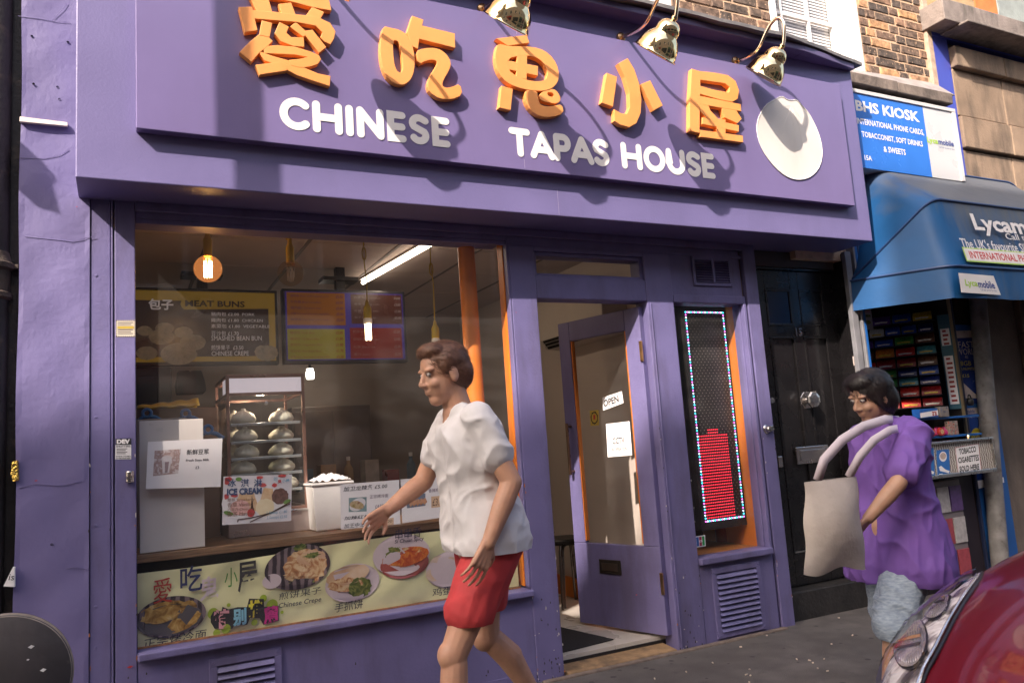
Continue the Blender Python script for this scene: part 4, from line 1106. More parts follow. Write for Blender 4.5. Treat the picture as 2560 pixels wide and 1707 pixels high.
bx = obj('phone_card_strip', mb, M_lime, aw)
mb = MB(); qa.rect(mb, u0+.006, v0+.02, u0+.614, v0+.092/.467, lift=.0122)
obj('strip_face', mb, M_awntxt, bx)
M_redprint = mat('red_print', (0.50, 0.03, 0.03), rough=.5, var=0)
mb = MB(); qa.text(mb, 'INTERNATIONAL PHONE CARDS', u0+.03, v0+.055, u0+.60, v0+.165, lift=.013, bold=.02, keep=False)
obj('lettering', mb, M_redprint, bx, normals=False)
# patch on the valance
vq = [at(*c4(*p), -0.640) for p in ((1292, 1230), (1672, 1262), (1752, 1470), (1325, 1442))]
vp_ = Quad(*vq)
pt = obj('valance_patch', vp_.sheet(.002), mat('patch_white', (0.70, 0.67, 0.66), rough=.5, var=.06), aw)
mb = MB(); vp_.text(mb, 'Lyca', .13, .30, .46, .74, bold=.03, keep=False); obj('lettering', mb, M_lime, pt, normals=False)
mb = MB(); vp_.text(mb, 'mobile', .47, .30, .92, .70, bold=.03, keep=False); vp_.text(mb, 'Call the world for less', .5, .74, .92, .84, keep=False); obj('lettering', mb, M_navy, pt, normals=False)

# counter with tobacco sign
ct = empty('kiosk_counter', (5.0, -0.17, 0.9), 'metal edged kiosk counter with gloves cards and a tobacco notice', 'counter')
xa, xb = at(2080+880/4.9, 980+665/4.9, -.17).x-.10, at(2080+1930/4.9, 980+550/4.9, -.17).x
M_reed = ramp_mat('reeded_glass', [(0.2, (0.22, 0.18, 0.16)), (0.5, (0.42, 0.37, 0.33)), (0.8, (0.58, 0.54, 0.50))], scale=14, rough=.25, kind='wave', stretch=(1, 1, 4), dist=5, bump=.3)
obj('front_panel', MB().box(xa, xb, -0.168, -0.15, 0.80, 1.000), M_reed, ct)
obj('top_edge', MB().box(xa, xb+.012, -0.19, 0.03, 1.0005, 1.016), M_steel, ct, bevel=.003)
obj('bottom_edge', MB().box(xa, xb+.012, -0.185, 0.03, 0.775, 0.7995), M_steel, ct, bevel=.003)
obj('end_edge', MB().box(xb+.0005, xb+.012, -0.185, 0.03, 0.80, 1.0), M_steel, ct, bevel=.002)
obj('counter_body', MB().box(xa, xb, -0.1495, 0.03, 0.80, 1.0), M_galv, ct)
for bx_ in (at(2080+1050/4.9, 980+600/4.9, -.15).x, at(2080+1600/4.9, 980+550/4.9, -.12).x):
    obj('knob', MB().lathe([(0, .028), (.010, .026), (.013, .018), (.008, .010), (.006, 0), (.011, -.001)], 12, Matrix.Translation((bx_, -0.16, 1.0165))), M_brass, ct, smooth='auto')
ck = lambda a, b: at(2080+a/4.9, 980+b/4.9, -.1695)
def card(name, pts, m, label, cat, group=None):
    q_ = Quad(*[ck(*p) for p in pts])
    return q_, obj(name, q_.sheet(.0012), m, label=label, cat=cat, group=group)
q_, o_ = card('tobacco_notice', ((1508, 680), (1795, 628), (1830, 965), (1545, 1000)), M_paper, 'white tobacco cigarettes sold here notice with a thin red edge', 'notice')
mb = MB()
for a, b, c_, d_ in ((0, 0, 1, .012), (0, .988, 1, 1), (0, 0, .012, 1), (.988, 0, 1, 1)): q_.rect(mb, a, b, c_, d_)
obj('red_edge', mb, M_redprint, o_)
mb = MB(); q_.text(mb, 'TOBACCO', .14, .07, .86, .29, bold=.03, keep=False); q_.text(mb, 'CIGARETTES', .06, .39, .95, .61, bold=.03, keep=False); q_.text(mb, 'SOLD HERE', .08, .72, .92, .94, bold=.03, keep=False)
obj('lettering', mb, M_ink, o_, normals=False)
M_cardblue = mat('card_blue', (0.03, 0.16, 0.50), rough=.4, var=.08)
for pts, lb in ((((1085, 690), (1245, 680), (1262, 1020), (1105, 1040)), 'blue card with gloves picture, left of the pair on the counter front'), (((1278, 712), (1432, 698), (1448, 1005), (1295, 1025)), 'blue card with gloves picture, next to the tobacco notice')):
    q_, o_ = card('glove_card', pts, M_cardblue, lb, 'card', 'blue glove cards')
    mb = MB(); q_.ell(mb, .5, .27, .30, .20); q_.poly(mb, [(.12, .66), (.3, .62), (.62, .78), (.95, .86), (.88, .95), (.55, .88), (.2, .82)]); q_.rect(mb, .1, .93, .4, .97)
    obj('picture', mb, M_paper, o_)
    mb = MB(); q_.ell(mb, .5, .25, .23, .13, lift=.001); obj('picture_shade', mb, mat('skin_print', (0.55, 0.42, 0.36), rough=.5, var=.2, vs_=60), o_)

# shelves and snacks
shA, shB = Vector((5.16, 0.56, 0)), Vector((5.452, 0.085, 0))
sd = (shB-shA).normalized(); sn = Vector((sd.y, -sd.x, 0))
if sn.dot(CAM-shA) < 0: sn = -sn
rack = empty('snack_rack', (5.3, 0.3, 1.2), 'dark stepped snack rack along the inside wall of the kiosk', 'rack')
SM = {}
def snackmat(c):
    k = tuple(round(v, 3) for v in c)
    if k not in SM: SM[k] = mat('wrapper_%d' % len(SM), c, rough=.3, var=.25, vs_=70)
    return SM[k]
PAL = {'red': (0.42, 0.02, 0.015), 'dark_red': (0.20, 0.012, 0.015), 'green': (0.05, 0.22, 0.04), 'blue': (0.02, 0.06, 0.30), 'navy': (0.012, 0.02, 0.12), 'yellow': (0.55, 0.38, 0.03), 'brown': (0.09, 0.035, 0.02), 'orange': (0.5, 0.15, 0.02), 'white': (0.5, 0.47, 0.45), 'teal': (0.05, 0.20, 0.24), 'pink': (0.5, 0.03, 0.18), 'purple': (0.09, 0.03, 0.18)}
rowsK = [(1.905, ['blue', 'purple', 'blue', 'yellow']), (1.815, ['white', 'white', 'blue', 'blue', 'navy']), (1.735, ['purple', 'blue', 'green', 'brown']), (1.650, ['brown', 'orange', 'red', 'teal']), (1.565, ['red', 'dark_red', 'dark_red', 'brown']), (1.495, ['dark_red', 'green', 'navy', 'blue']), (1.425, ['yellow', 'green', 'teal', 'navy']), (1.345, ['red', 'dark_red', 'red', 'dark_red']), (1.265, ['brown', 'dark_red', 'red', 'dark_red'])]
LEN = (shB-shA).length
random.seed(21)
M_tin = mat('wrapper_print', (0.62, 0.58, 0.52), rough=.4, var=.3, vs_=80)
rowname = ['top', 'second', 'third', 'fourth', 'fifth', 'sixth', 'seventh', 'eighth', 'lowest']
for ri, (z, cols_) in enumerate(rowsK):
    off = 0.014*ri
    base = shA+sn*(0.02+off)
    obj('shelf', MB().hexa([base+Vector((0, 0, z-.008)), base+sd*LEN+Vector((0, 0, z-.008)), base+sd*LEN+sn*.05+Vector((0, 0, z-.008)), base+sn*.05+Vector((0, 0, z-.008)),
                            base+Vector((0, 0, z-.003)), base+sd*LEN+Vector((0, 0, z-.003)), base+sd*LEN+sn*.05+Vector((0, 0, z-.003)), base+sn*.05+Vector((0, 0, z-.003))]), M_dark, rack)
    n = len(cols_); w = LEN/n
    for i, c in enumerate(cols_):
        a = base+sd*(w*i+.008); e = base+sd*(w*(i+1)-.006)
        h1 = random.uniform(.045, .06)
        t_ = empty('snack_box', (a+e)/2+Vector((0, 0, z-.002)), f'{c.replace("_", " ")} snack box on the {rowname[ri]} shelf, '+['left end', 'second from left', 'third from left', 'fourth from left', 'right end'][i if i < n-1 else 4], 'snack box', 'snack boxes on the kiosk rack')
        tilt = sn*.014
        bxm = MB().hexa([a+Vector((0, 0, z-.002)), e+Vector((0, 0, z-.002)), e+sn*.045+Vector((0, 0, z-.002)), a+sn*.045+Vector((0, 0, z-.002)),
                         a+tilt*0+Vector((0, 0, z+h1+.012)), e+Vector((0, 0, z+h1+.012)), e+sn*.040+Vector((0, 0, z+h1*.55)), a+sn*.040+Vector((0, 0, z+h1*.55))])
        obj('box', bxm, snackmat(PAL[c]), t_, bevel=.002)
        fq = Quad(a+sn*.0425+Vector((0, 0, z+h1*.52)), e+sn*.0425+Vector((0, 0, z+h1*.52)), e+sn*.0455+Vector((0, 0, z)), a+sn*.0455+Vector((0, 0, z)))
        mb = MB()
        fq.poly(mb, [(.12, .30), (.5, .22), (.86, .34), (.80, .68), (.45, .60), (.16, .72)], lift=.0012)
        obj('label_print', mb, M_tin if (i+ri) % 2 else snackmat(PAL['yellow']), t_)
# lower shelf with round tins, price column, blue ledges
for z in (1.165, 1.035):
    a, e = Vector((4.70, 0.0, z)), Vector((5.50, -0.10, z))
    obj('ledge', MB().hexa([(4.66, -.02, z), (5.50, -.13, z), (5.50, .10, z), (4.66, .2, z), (4.66, -.02, z+.014), (5.50, -.13, z+.014), (5.50, .10, z+.014), (4.66, .2, z+.014)]), M_blue, rack, bevel=.002)
for (px, py, y, c, lb) in ((1195, 430, -.08, 'red', 'round red and gold tin, left one on the blue kiosk ledge'), (1315, 465, -.08, 'red', 'round red and gold tin, right one on the blue kiosk ledge')):
    p = at(2080+px/4.9, 980+py/4.9, y)
    t_ = empty('round_tin', (p.x, y, 1.0495), lb, 'tin', 'round tins on the kiosk ledge')
    obj('tin', MB().lathe([(0, .02), (.026, .02), (.029, .015), (.029, 0), (0, 0)], 20, Matrix.Translation((p.x, y, 1.0785)) @ Matrix.Rotation(R(90), 4, 'X')), snackmat(PAL['red']), t_, smooth='auto')
    obj('lid_print', MB().lathe([(0, .0205), (.017, .0205), (.017, .0200)], 16, Matrix.Translation((p.x, y, 1.0785)) @ Matrix.Rotation(R(90), 4, 'X')), snackmat((.6, .4, .2)), t_)
p = at(2080+1430/4.9, 980+430/4.9, -.07)
for i in range(6):
    xx, zz = p.x-.028+.05*(i % 2), 1.0495+.033*(i//2)
    t_ = obj('sweet_packet', MB().box(xx, xx+.045, -.095, -.06, zz, zz+.031), ramp_mat('packet_mix', [(0.3, (.4, .02, .02)), (.5, (.4, .35, .3)), (.7, (.05, .03, .03))], scale=60, rough=.3), bevel=.002,
             label='red and black sweet packet in the small stack, '+['bottom left', 'bottom right', 'middle left', 'middle right', 'top left', 'top right'][i], cat='sweet packet', group='stacked sweet packets')
p0 = at(2080+1020/4.9, 980+200/4.9, -.06); p1 = at(2080+1255/4.9, 980+290/4.9, -.06)
t_ = empty('cardboard_tray', (p0.x, -.05, 1.18), 'blue and white cardboard tray with upside down red letters', 'tray')
obj('tray', MB().box(p0.x, p1.x, -.09, -.03, 1.1795, 1.243), mat('tray_blue', (0.02, 0.12, 0.45), rough=.4, var=.05), t_, bevel=.002)
fq = wquad(p0.x, p1.x, 1.1795, 1.243, -.0905)
mb = MB(); fq.poly(mb, [(0, .42), (1, .22), (1, .78), (0, .95)]); obj('white_band', mb, M_paper, t_)
mb = MB(); fqr = Quad(fq.P(1, .95, .0), fq.P(.55, .95, .0), fq.P(.55, .15, .0), fq.P(1, .15, .0)); fqr.text(mb, 'ILE', 0, .18, 1, .75, lift=.0012, bold=.04); obj('lettering', mb, M_redprint, t_, normals=False)
p0 = at(2080+1268/4.9, 980+160/4.9, -.07); p1 = at(2080+1390/4.9, 980+285/4.9, -.07)
obj('sticker_box', MB().box(p0.x, p1.x, -.10, -.06, 1.1795, 1.25), ramp_mat('sticker_print', [(0.3, (.03, .05, .15)), (.5, (.3, .25, .2)), (.7, (.1, .15, .3))], scale=40, rough=.3), bevel=.002, label='small patterned sticker box on the kiosk ledge beside the cardboard tray', cat='box')
for i in range(5):
    x = 5.02+.045*i
    obj('sweet_bag', MB().lathe([(0, 0), (.02, .004), (.024, .02), (.018, .04), (.006, .05), (.010, .06)], 9, Matrix.Translation((x, -.055+.01*(i % 2), 1.0495))), snackmat(PAL['pink']), smooth=True, label=['leftmost','second','middle','fourth','rightmost'][i]+' pink sweet bag in the row on the blue kiosk ledge', cat='sweet bag', group='pink sweet bags in a row')
strip = empty('price_strip', (5.49, 0.0, 1.3), 'tall blue strip of price labels beside the snack rack', 'price list')
pa, pb = Vector((5.462, 0.062, 0)), Vector((5.503, -0.004, 0))
obj('backing', MB().hexa([pa+Vector((0, 0, 1.23)), pb+Vector((0, 0, 1.23)), pb+Vector((.006, .004, 1.23)), pa+Vector((.006, .004, 1.23)), pa+Vector((0, 0, 1.93)), pb+Vector((0, 0, 1.93)), pb+Vector((.006, .004, 1.93)), pa+Vector((.006, .004, 1.93))]), mat('teal_strip', (0.03, 0.12, 0.17), rough=.5, var=.1), strip)
sq = Quad(pa+Vector((0, 0, 1.93)), pb+Vector((0, 0, 1.93)), pb+Vector((0, 0, 1.23)), pa+Vector((0, 0, 1.23)))
mb = MB(); sq.rect(mb, .12, .15, .88, .33); sq.rect(mb, .12, .44, .88, .95); obj('label_paper', mb, M_paper, strip)
mb = MB()
for k in range(14):
    v = (.165+.045*k) if k < 4 else (.46+.049*(k-4))
    sq.rect(mb, .28, v, .28+random.uniform(.3, .5), v+.022, lift=.001)
obj('label_lines', mb, mat('red_ink', (0.35, 0.03, 0.03), rough=.5, var=0), strip, kind='stuff')
# magazines hanging at the back left
p0 = at(2080+365/4.9, 700+365/4.9, .3); p1 = at(2080+510/4.9, 700+610/4.9, .3)
mg = empty('magazine', (p0.x, .3, p1.z), 'white magazine hanging at the kiosk back under the awning', 'magazine')
mq = wquad(p0.x, p1.x, p1.z, p0.z, .3)
obj('cover', mq.sheet(.004), mat('magazine_white', (0.45, 0.43, 0.40), rough=.4, var=.05), mg)
mb = MB(); mq.text(mb, 'ARCTIC', .1, .03, .9, .14, bold=.03, keep=False); obj('lettering', mb, M_redprint, mg, normals=False)
mb = MB(); mq.rect(mb, .12, .24, .85, .36); mq.ell(mb, .5, .62, .3, .1); obj('picture', mb, ramp_mat('mag_print', [(0.3, (.3, .28, .04)), (.6, (.05, .10, .05)), (.8, (.4, .1, .2))], scale=25), mg)
# leaflet rack below the counter
rk = empty('leaflet_rack', (5.2, -.05, .4), 'pale leaflet rack standing below the kiosk counter', 'rack')
obj('rack_frame', MB().box(4.86, 5.28, -.060, -.045, .06, .74), mat('rack_grey', (0.20, 0.17, 0.18), rough=.5, var=.1), rk, bevel=.004)
random.seed(5)
for r_ in range(3):
    for c_ in range(3):
        x = 4.88+.135*c_; z = .10+.215*r_
        lf = obj('leaflet', MB().box(x, x+.12, -.070, -.0605, z, z+.17), [mat('leaflet_a', (0.45, 0.42, 0.42), rough=.4, var=.2, vs_=30), mat('leaflet_b', (0.12, 0.06, 0.20), rough=.4, var=.2, vs_=30), mat('leaflet_c', (0.35, 0.06, 0.08), rough=.4, var=.2, vs_=30)][(r_+c_) % 3], rk)
# posters on the side panel
z6 = lambda a, b: (1660+a/2.6133, 500+b/2.6133)
CJ_ = lambda a, b: (2080+a/4.9, 700+b/4.9)
CK_ = lambda a, b: (2080+a/4.9, 980+b/4.9)
pq = Quad(*[at(*CJ_(*p), -0.004) for p in ((1480, 625), (1825, 610), (1960, 1510), (1590, 1510))])
M_poster = mat('poster_blue', (0.015, 0.04, 0.22), rough=.25, var=.1, vs_=5)
ps = obj('phone_poster', pq.sheet(.0015), M_poster, label='creased blue phone poster reading faster world on the kiosk side', cat='poster')
mb = MB(); pq.rect(mb, 0, 0, 1, .10); pq.poly(mb, [(1, .22), (1, .92), (.70, .92), (.66, .75), (.92, .40)]); pq.poly(mb, [(.05, .68), (.45, .86), (.68, .93), (.04, .93)]); obj('pale_print', mb, mat('poster_pale', (0.50, 0.42, 0.40), rough=.3, var=.2, vs_=14), ps)
mb = MB(); pq.text(mb, 'FASTER', .12, .15, .95, .24, bold=.0, keep=False); pq.text(mb, 'WORLD', .04, .25, .78, .335, bold=.0, keep=False); pq.text(mb, '4G', .30, .345, .40, .385)
obj('white_lettering', mb, mat('poster_text', (.5, .46, .46), rough=.4, var=0), ps, normals=False)
mb = MB(); pq.text(mb, '8GB', .12, .42, .48, .485, bold=.0, keep=False); pq.text(mb, 'UNLIMITED', .14, .51, .62, .545, keep=False); pq.text(mb, '£15', .12, .60, .36, .645, bold=.02, keep=False)
obj('yellow_lettering', mb, mat('poster_yellow', (.5, .42, .03), rough=.4, var=0), ps, normals=False, kind='stuff')
mb = MB(); pq.poly(mb, [(.80, .38), (.88, .40), (.90, .52), (.86, .62), (.84, .78), (.74, .80), (.78, .62), (.82, .5)]); obj('figure_print', mb, mat('figure_print', (.06, .04, .05), rough=.4, var=.2, vs_=30), ps)
p2q = Quad(*[at(*CK_(*p), -0.005) for p in ((1620, 200), (1965, 175), (2090, 1040), (1755, 1080))])
p2 = obj('family_poster', p2q.sheet(.0015), mat('poster_blue2', (0.02, 0.06, 0.28), rough=.25, var=.1, vs_=5), label='blue family saver poster with a man in black and yellow disc', cat='poster')
mb = MB(); p2q.rect(mb, 0, 0, 1, .085); p2q.ell(mb, .68, .33, .29, .17); obj('pale_print', mb, mat('poster_pale', (0.50, 0.42, 0.40)), p2)
mb = MB(); p2q.text(mb, 'mobile', .08, .02, .34, .07, bold=.02, keep=False); obj('navy_lettering', mb, M_navy, p2, normals=False)
mb = MB(); p2q.text(mb, 'NEW Family Saver Plan', .12, .10, .97, .145, bold=.01, keep=False); obj('white_lettering', mb, mat('poster_text', (.5, .46, .46)), p2, normals=False)
mb = MB(); p2q.ell(mb, .30, .40, .21, .115, lift=.001); obj('yellow_disc', mb, mat('poster_yellow', (.5, .42, .03)), p2)
mb = MB(); p2q.ell(mb, .56, .38, .09, .05, lift=.0014); obj('red_disc', mb, M_redprint, p2)
mb = MB(); p2q.text(mb, '15GB', .14, .36, .46, .42, lift=.002, bold=.02, keep=False); obj('disc_lettering', mb, M_navy, p2, normals=False)
mb = MB(); p2q.poly(mb, [(.74, .22), (.84, .22), (.86, .28), (.98, .33), (1.0, .5), (.93, .62), (.9, .95), (.8, .6), (.72, .5), (.70, .36)], lift=.0012); obj('figure_print', mb, mat('figure_print', (.06, .04, .05)), p2)
mb = MB(); p2q.ell(mb, .80, .27, .045, .035, lift=.002); obj('face_print', mb, mat('skin_print', (0.55, 0.42, 0.36)), p2)
p3q = Quad(*[at(*CK_(*p), -0.006) for p in ((1768, 1085), (2100, 1040), (2110, 1105), (1775, 1185))])
obj('torn_paper', p3q.sheet(.0015), M_paper, label='torn white paper strip stuck on the blue kiosk panel', cat='paper')
cl_ = empty('padlock', (5.62, -.05, 1.25), 'dark lump of old padlock and chain beside the phone posters', 'padlock')
pc_ = at(2080+1650/4.9, 980+120/4.9, -.03)
obj('lock_body', MB().lathe([(0, -.03), (.02, -.028), (.026, 0), (.02, .028), (0, .03)], 10, Matrix.Translation((pc_.x, -.055, pc_.z))), M_black, cl_, smooth=True)
obj('shackle', MB().tube([(pc_.x-.016+.016*(1-math.cos(math.pi*k/8)), -.055, pc_.z+.025+.025*math.sin(math.pi*k/8)) for k in range(9)], .005, 8), M_black, cl_)

# ================================================================ stone building on the right
stone = empty('stone_building', (6.6, 0.1, 0), 'soot streaked stone pilaster building with blue strip right of the kiosk', 'building')
M_stone = mat('sooty_stone', (0.26, 0.185, 0.13), rough=.85, var=.25, vs_=4, bump=.4, bs=60, dirt=(0.07, 0.055, 0.045), dirt_amt=.75, ds=5)
M_strip = mat('cobalt_paint', (0.06, 0.08, 0.42), rough=.4, var=.08, vs_=5)
M_render = mat('beige_render', (0.45, 0.33, 0.25), rough=.9, var=.2, vs_=20, bump=.5)
obj('wall', MB().box(5.735, 12, 0.06, 0.5, -0.05, 9), mat('dull_stone', (0.17, 0.135, 0.115), rough=.85, var=.3, vs_=3, bump=.3, bs=40, dirt=(.06, .05, .045), dirt_amt=.6, ds=2), stone)
obj('render_edge', MB().box(5.737, 5.80, 0.0, 0.0595, 3.45, 5.6), M_render, stone, bevel=.006)
obj('blue_strip', MB().box(5.8005, 5.985, 0.004, 0.0595, 2.3, 4.19), M_strip, stone, bevel=.002)
obj('blue_fascia', MB().box(5.8005, 9.0, 0.0, 0.0595, 4.1905, 4.36), M_strip, stone, bevel=.002)
obj('cornice', MB().box(5.72, 9.0, -0.17, 0.0595, 4.22, 4.40).box(5.90, 9.0, -0.235, 0.0, 4.2005, 4.2195), mat('grey_stone', (0.24, 0.20, 0.18), rough=.85, var=.25, vs_=8, bump=.4, dirt=(0.08, 0.07, 0.06), dirt_amt=.7, ds=9), stone, bevel=.006)
rowsS = [(3.945, 4.115, -.05, 'capital'), (3.545, 3.940, 0.0, 'stone_block'), (3.275, 3.535, -.02, 'stone_block'), (2.78, 3.262, 0.01, 'stone_block'), (2.30, 2.77, 0.0, 'stone_block'), (1.80, 2.29, 0.01, 'stone_block'), (1.2, 1.79, 0.0, 'stone_block'), (0.6, 1.19, 0.01, 'stone_block'), (-.05, .59, 0, 'stone_block')]
for i, (za, zb, yy, nm3) in enumerate(rowsS):
    for xa, xb in ((5.990, 6.625), (6.633, 7.5), (7.508, 8.4)):
        if za < 2.28 and xa < 6.0: xa = 6.42
        obj(nm3, MB().box(xa, xb, yy, 0.0595, za, zb), M_stone, stone, bevel=.008)
random.seed(9)
for i, (xa, xb, za, zb, c) in enumerate(((5.82, 6.10, 4.41, 4.62, (0.45, 0.30, 0.15)), (6.11, 6.48, 4.41, 4.64, (0.42, 0.29, 0.16)), (6.49, 6.80, 4.41, 4.56, (0.5, 0.16, 0.05)), (6.49, 6.80, 4.57, 4.75, (0.55, 0.17, 0.05)), (6.81, 7.4, 4.41, 4.8, (0.26, 0.29, 0.28)), (5.82, 6.48, 4.65, 4.9, (0.42, 0.28, 0.16)))):
    obj('facing_block', MB().box(xa, xb, 0.03, 0.0595, za, zb), mat('facing_%d' % i, c, rough=.8, var=.2, vs_=10, bump=.3), stone, bevel=.006)
for x, r_, m_, lb in ((6.51, .045, 'pale', 'blue grey drainpipe near the right edge beyond the kiosk'),):
    dp_ = empty('downpipe', (x, -.02, 0), lb, 'drainpipe')
    obj('pipe', MB().tube([(x, -.055, -.05), (x, -.055, 2.25)], r_, 14), mat('pipe_blue_grey', (0.16, 0.18, 0.22), rough=.5, var=.15), dp_, smooth='auto')
    obj('socket', MB().lathe([(r_+.001, 0), (r_+.010, .005), (r_+.010, .06), (r_+.001, .066)], 16, Matrix.Translation((x, -.055, 1.93))), mat('pipe_blue_grey', (0.16, 0.18, 0.22)), dp_, smooth='auto')

# ================================================================ across the street: building, street lamp (seen in reflections and as shade)
opp = empty('opposite_building', (0, -11, 0), 'tall brick building across the street, seen only in reflections', 'building')
M_opp = brick_tex('brick_opposite', (0.20, 0.13, 0.09), (0.30, 0.19, 0.12), (0.35, 0.28, 0.22))
YO = -9.5
zl, zr_ = 15.55, 15.20
obj('facade', MB().hexa([(-26, YO-3, -.2), (-5.5, YO-3, -.2), (-5.5, YO, -.2), (-26, YO, -.2), (-26, YO-3, 15.9), (-5.5, YO-3, 15.2), (-5.5, YO, 15.2), (-26, YO, 15.9)]), M_opp, opp)
obj('roof_shade_block', MB().box(-9.3, -5.0, YO-2.2, YO-.0005, 15.0, 16.75), M_opp, opp)  # unseen block added on the roof to keep sun off the awning
obj('low_facade', MB().box(-5.495, 22, YO-3, YO, -.2, 8.2), mat('cream_stucco', (.40, .35, .30), rough=.8, var=.08), opp)
M_win_o = mat('dark_window', (0.05, 0.06, 0.07), rough=.1, var=.1)
k = 0
for zf in (4.0, 7.4, 10.6):
    for i in range(12):
        x = -20+3.3*i
        if zf > 5 and x > -7: continue
        f = obj('window', MB().box(x, x+1.2, YO+.0005, YO+.06, zf, zf+1.9), M_white, opp)
        obj('pane', MB().box(x+.08, x+1.12, YO+.0605, YO+.064, zf+.08, zf+1.82), M_win_o, f)
for i in range(7):
    x = -20+5.5*i
    f = obj('shop_window', MB().box(x, x+4.6, YO+.0005, YO+.08, .3, 3.2), [mat('opp_red', (.30, .03, .03), rough=.4, var=.1), mat('opp_cream', (.45, .40, .32), rough=.4, var=.1), mat('opp_green', (.04, .12, .07), rough=.4, var=.1)][i % 3], opp)
    obj('pane', MB().box(x+.2, x+4.4, YO+.0805, YO+.084, .6, 2.5), M_win_o, f)
sgq = [at(*p_, 9.53) for p_ in ((880, 613), (1005, 613), (1005, 680), (880, 680))]
sx0, sx1 = sgq[0].x, sgq[1].x; sz1, sz0 = sgq[0].z, sgq[2].z
ss = empty('street_sign', ((sx0+sx1)/2, -9.4, sz0), 'white street name plate on the opposite building, mirrored in the shop window', 'sign')
obj('plate', MB().box(sx0, sx1, -9.44, -9.42, sz0, sz1), M_white_vinyl, ss)
sq_ = Quad((sx1, -9.4185, sz1), (sx0, -9.4185, sz1), (sx0, -9.4185, sz0), (sx1, -9.4185, sz0)); sq_.n = Vector((0, 1, 0))
mb = MB(); sq_.text(mb, 'LITTLE NEWPORT', .06, .06, .94, .28, bold=.03, keep=False); sq_.text(mb, 'STREET WC2', .1, .34, .75, .54, bold=.03, keep=False)
obj('lettering', mb, M_ink, ss, normals=False)
lamp_post = empty('lamp_post', (-.93, -1.3, 0), 'tall grey street lamp post beyond the left edge of the view', 'lamp post')
obj('shaft', MB().tube([(-1.002, -1.3, -.02), (-1.002, -1.3, 7.5)], [.058, .054], 20), M_galv, lamp_post, smooth='auto')
obj('base', MB().lathe([(.11, 0), (.11, .5), (.08, .6), (.06, .62)], 20, Matrix.Translation((-1.002, -1.3, 0))), M_galv, lamp_post, smooth='auto')
# ================================================================ inside the shop
def _quv(s, px, py):
    d = ray(px, py); t = (s.c[0]-CAM).dot(s.n)/d.dot(s.n); p = CAM+d*t
    ex, ey = s.c[1]-s.c[0], s.c[3]-s.c[0]
    return ((p-s.c[0]).dot(ex)/ex.length_squared, (p-s.c[0]).dot(ey)/ey.length_squared)
Quad.uv = _quv
def _tpx(s, mb, txt, p0, p1, **k):
    u0, v0 = s.uv(*p0); u1, v1 = s.uv(*p1)
    return s.text(mb, txt, u0, v0, u1, v1, **k)
Quad.textpx = _tpx
def _rpx(s, mb, p0, p1, lift=.0005):
    u0, v0 = s.uv(*p0); u1, v1 = s.uv(*p1)
    return s.rect(mb, u0, v0, u1, v1, lift)
Quad.rectpx = _rpx
def _ppx(s, mb, pts, lift=.0005): return s.poly(mb, [s.uv(*p) for p in pts], lift)
Quad.polypx = _ppx
def _epx(s, mb, c, rx, ry, lift=.0005, **k):
    u, v = s.uv(*c); u1, _ = s.uv(c[0]+rx, c[1]); _, v1 = s.uv(c[0], c[1]+ry)
    return s.ell(mb, u, v, abs(u1-u), abs(v1-v), lift, **k)
Quad.ellpx = _epx
C6 = lambda a, b: (320+a/3.92, 900+b/3.92)
C7 = lambda a, b: (320+a/3.92, 1240+b/3.92)
C8 = lambda a, b: (820+a/3.92, 1160+b/3.92)
C4b = lambda a, b: (320+a/5.2267, 540+b/5.2267)
C5 = lambda a, b: (700+a/3.92, 540+b/3.92)
B2 = lambda a, b: (800+a/2.6133, 1107+b/2.6133)
B1 = lambda a, b: (a/2.6133, 1107+b/2.6133)
B3 = lambda a, b: (1660+a/2.6133, 1107+b/2.6133)
Z4 = lambda a, b: (a/2.6133, 500+b/2.6133)
Z5 = lambda a, b: (800+a/2.6133, 500+b/2.6133)
Z6_ = lambda a, b: (1660+a/2.6133, 500+b/2.6133)

room = empty('shop_interior', (1.5, 2, 0), kind='structure')
ZF, ZC = 0.060, 2.45
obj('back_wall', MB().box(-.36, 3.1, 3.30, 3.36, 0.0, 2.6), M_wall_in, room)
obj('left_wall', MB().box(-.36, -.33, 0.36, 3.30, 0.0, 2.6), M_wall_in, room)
obj('right_wall', MB().box(2.985, 3.03, 0.125, 3.30, 0.0, 2.6), mat('cream_wall', (0.58, 0.50, 0.44), rough=.7, var=.05, vs_=2), room)
obj('skirting', MB().box(2.955, 2.9845, 0.8, 3.29, ZF, .20), M_orange_paint, room, bevel=.003)
obj('skirting', MB().box(2.0, 2.954, 3.27, 3.2995, ZF, .20), M_orange_paint, room, bevel=.003)
obj('slab_above', MB().box(-.36, 3.7, 0.161, 3.36, 2.48, 2.60), M_dark, room)
obj('slab_above', MB().box(-.36, 4.4, 0.161, 0.6, 2.601, 3.58), M_dark, room)
tile_me = None
for i in range(6):
    for j in range(5):
        x0, y0 = -.33+(.545*i)+.255, 0.60+.66*j-.42
        if i == 5: continue
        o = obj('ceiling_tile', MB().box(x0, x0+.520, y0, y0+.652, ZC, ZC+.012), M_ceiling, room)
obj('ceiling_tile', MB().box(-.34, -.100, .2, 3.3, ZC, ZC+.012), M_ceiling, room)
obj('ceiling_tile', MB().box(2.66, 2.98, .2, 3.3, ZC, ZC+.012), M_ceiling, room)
gr = MB()
for i in range(6): gr.box(-.33+.545*i+.232, -.33+.545*i+.253, .18, 3.3, ZC-.002, ZC+.008)
obj('ceiling_rail', gr, mat('dark_rail', (0.16, 0.13, 0.11), rough=.6, var=.1), room)
fm = {}
k = 0
for i in range(6):
    for j in range(6):
        obj('floor_tile', MB().box(-.33+.555*i, -.33+.555*i+.551, 0.13+.53*j, .13+.53*j+.526, ZF-.02, ZF), M_floor_in, room)
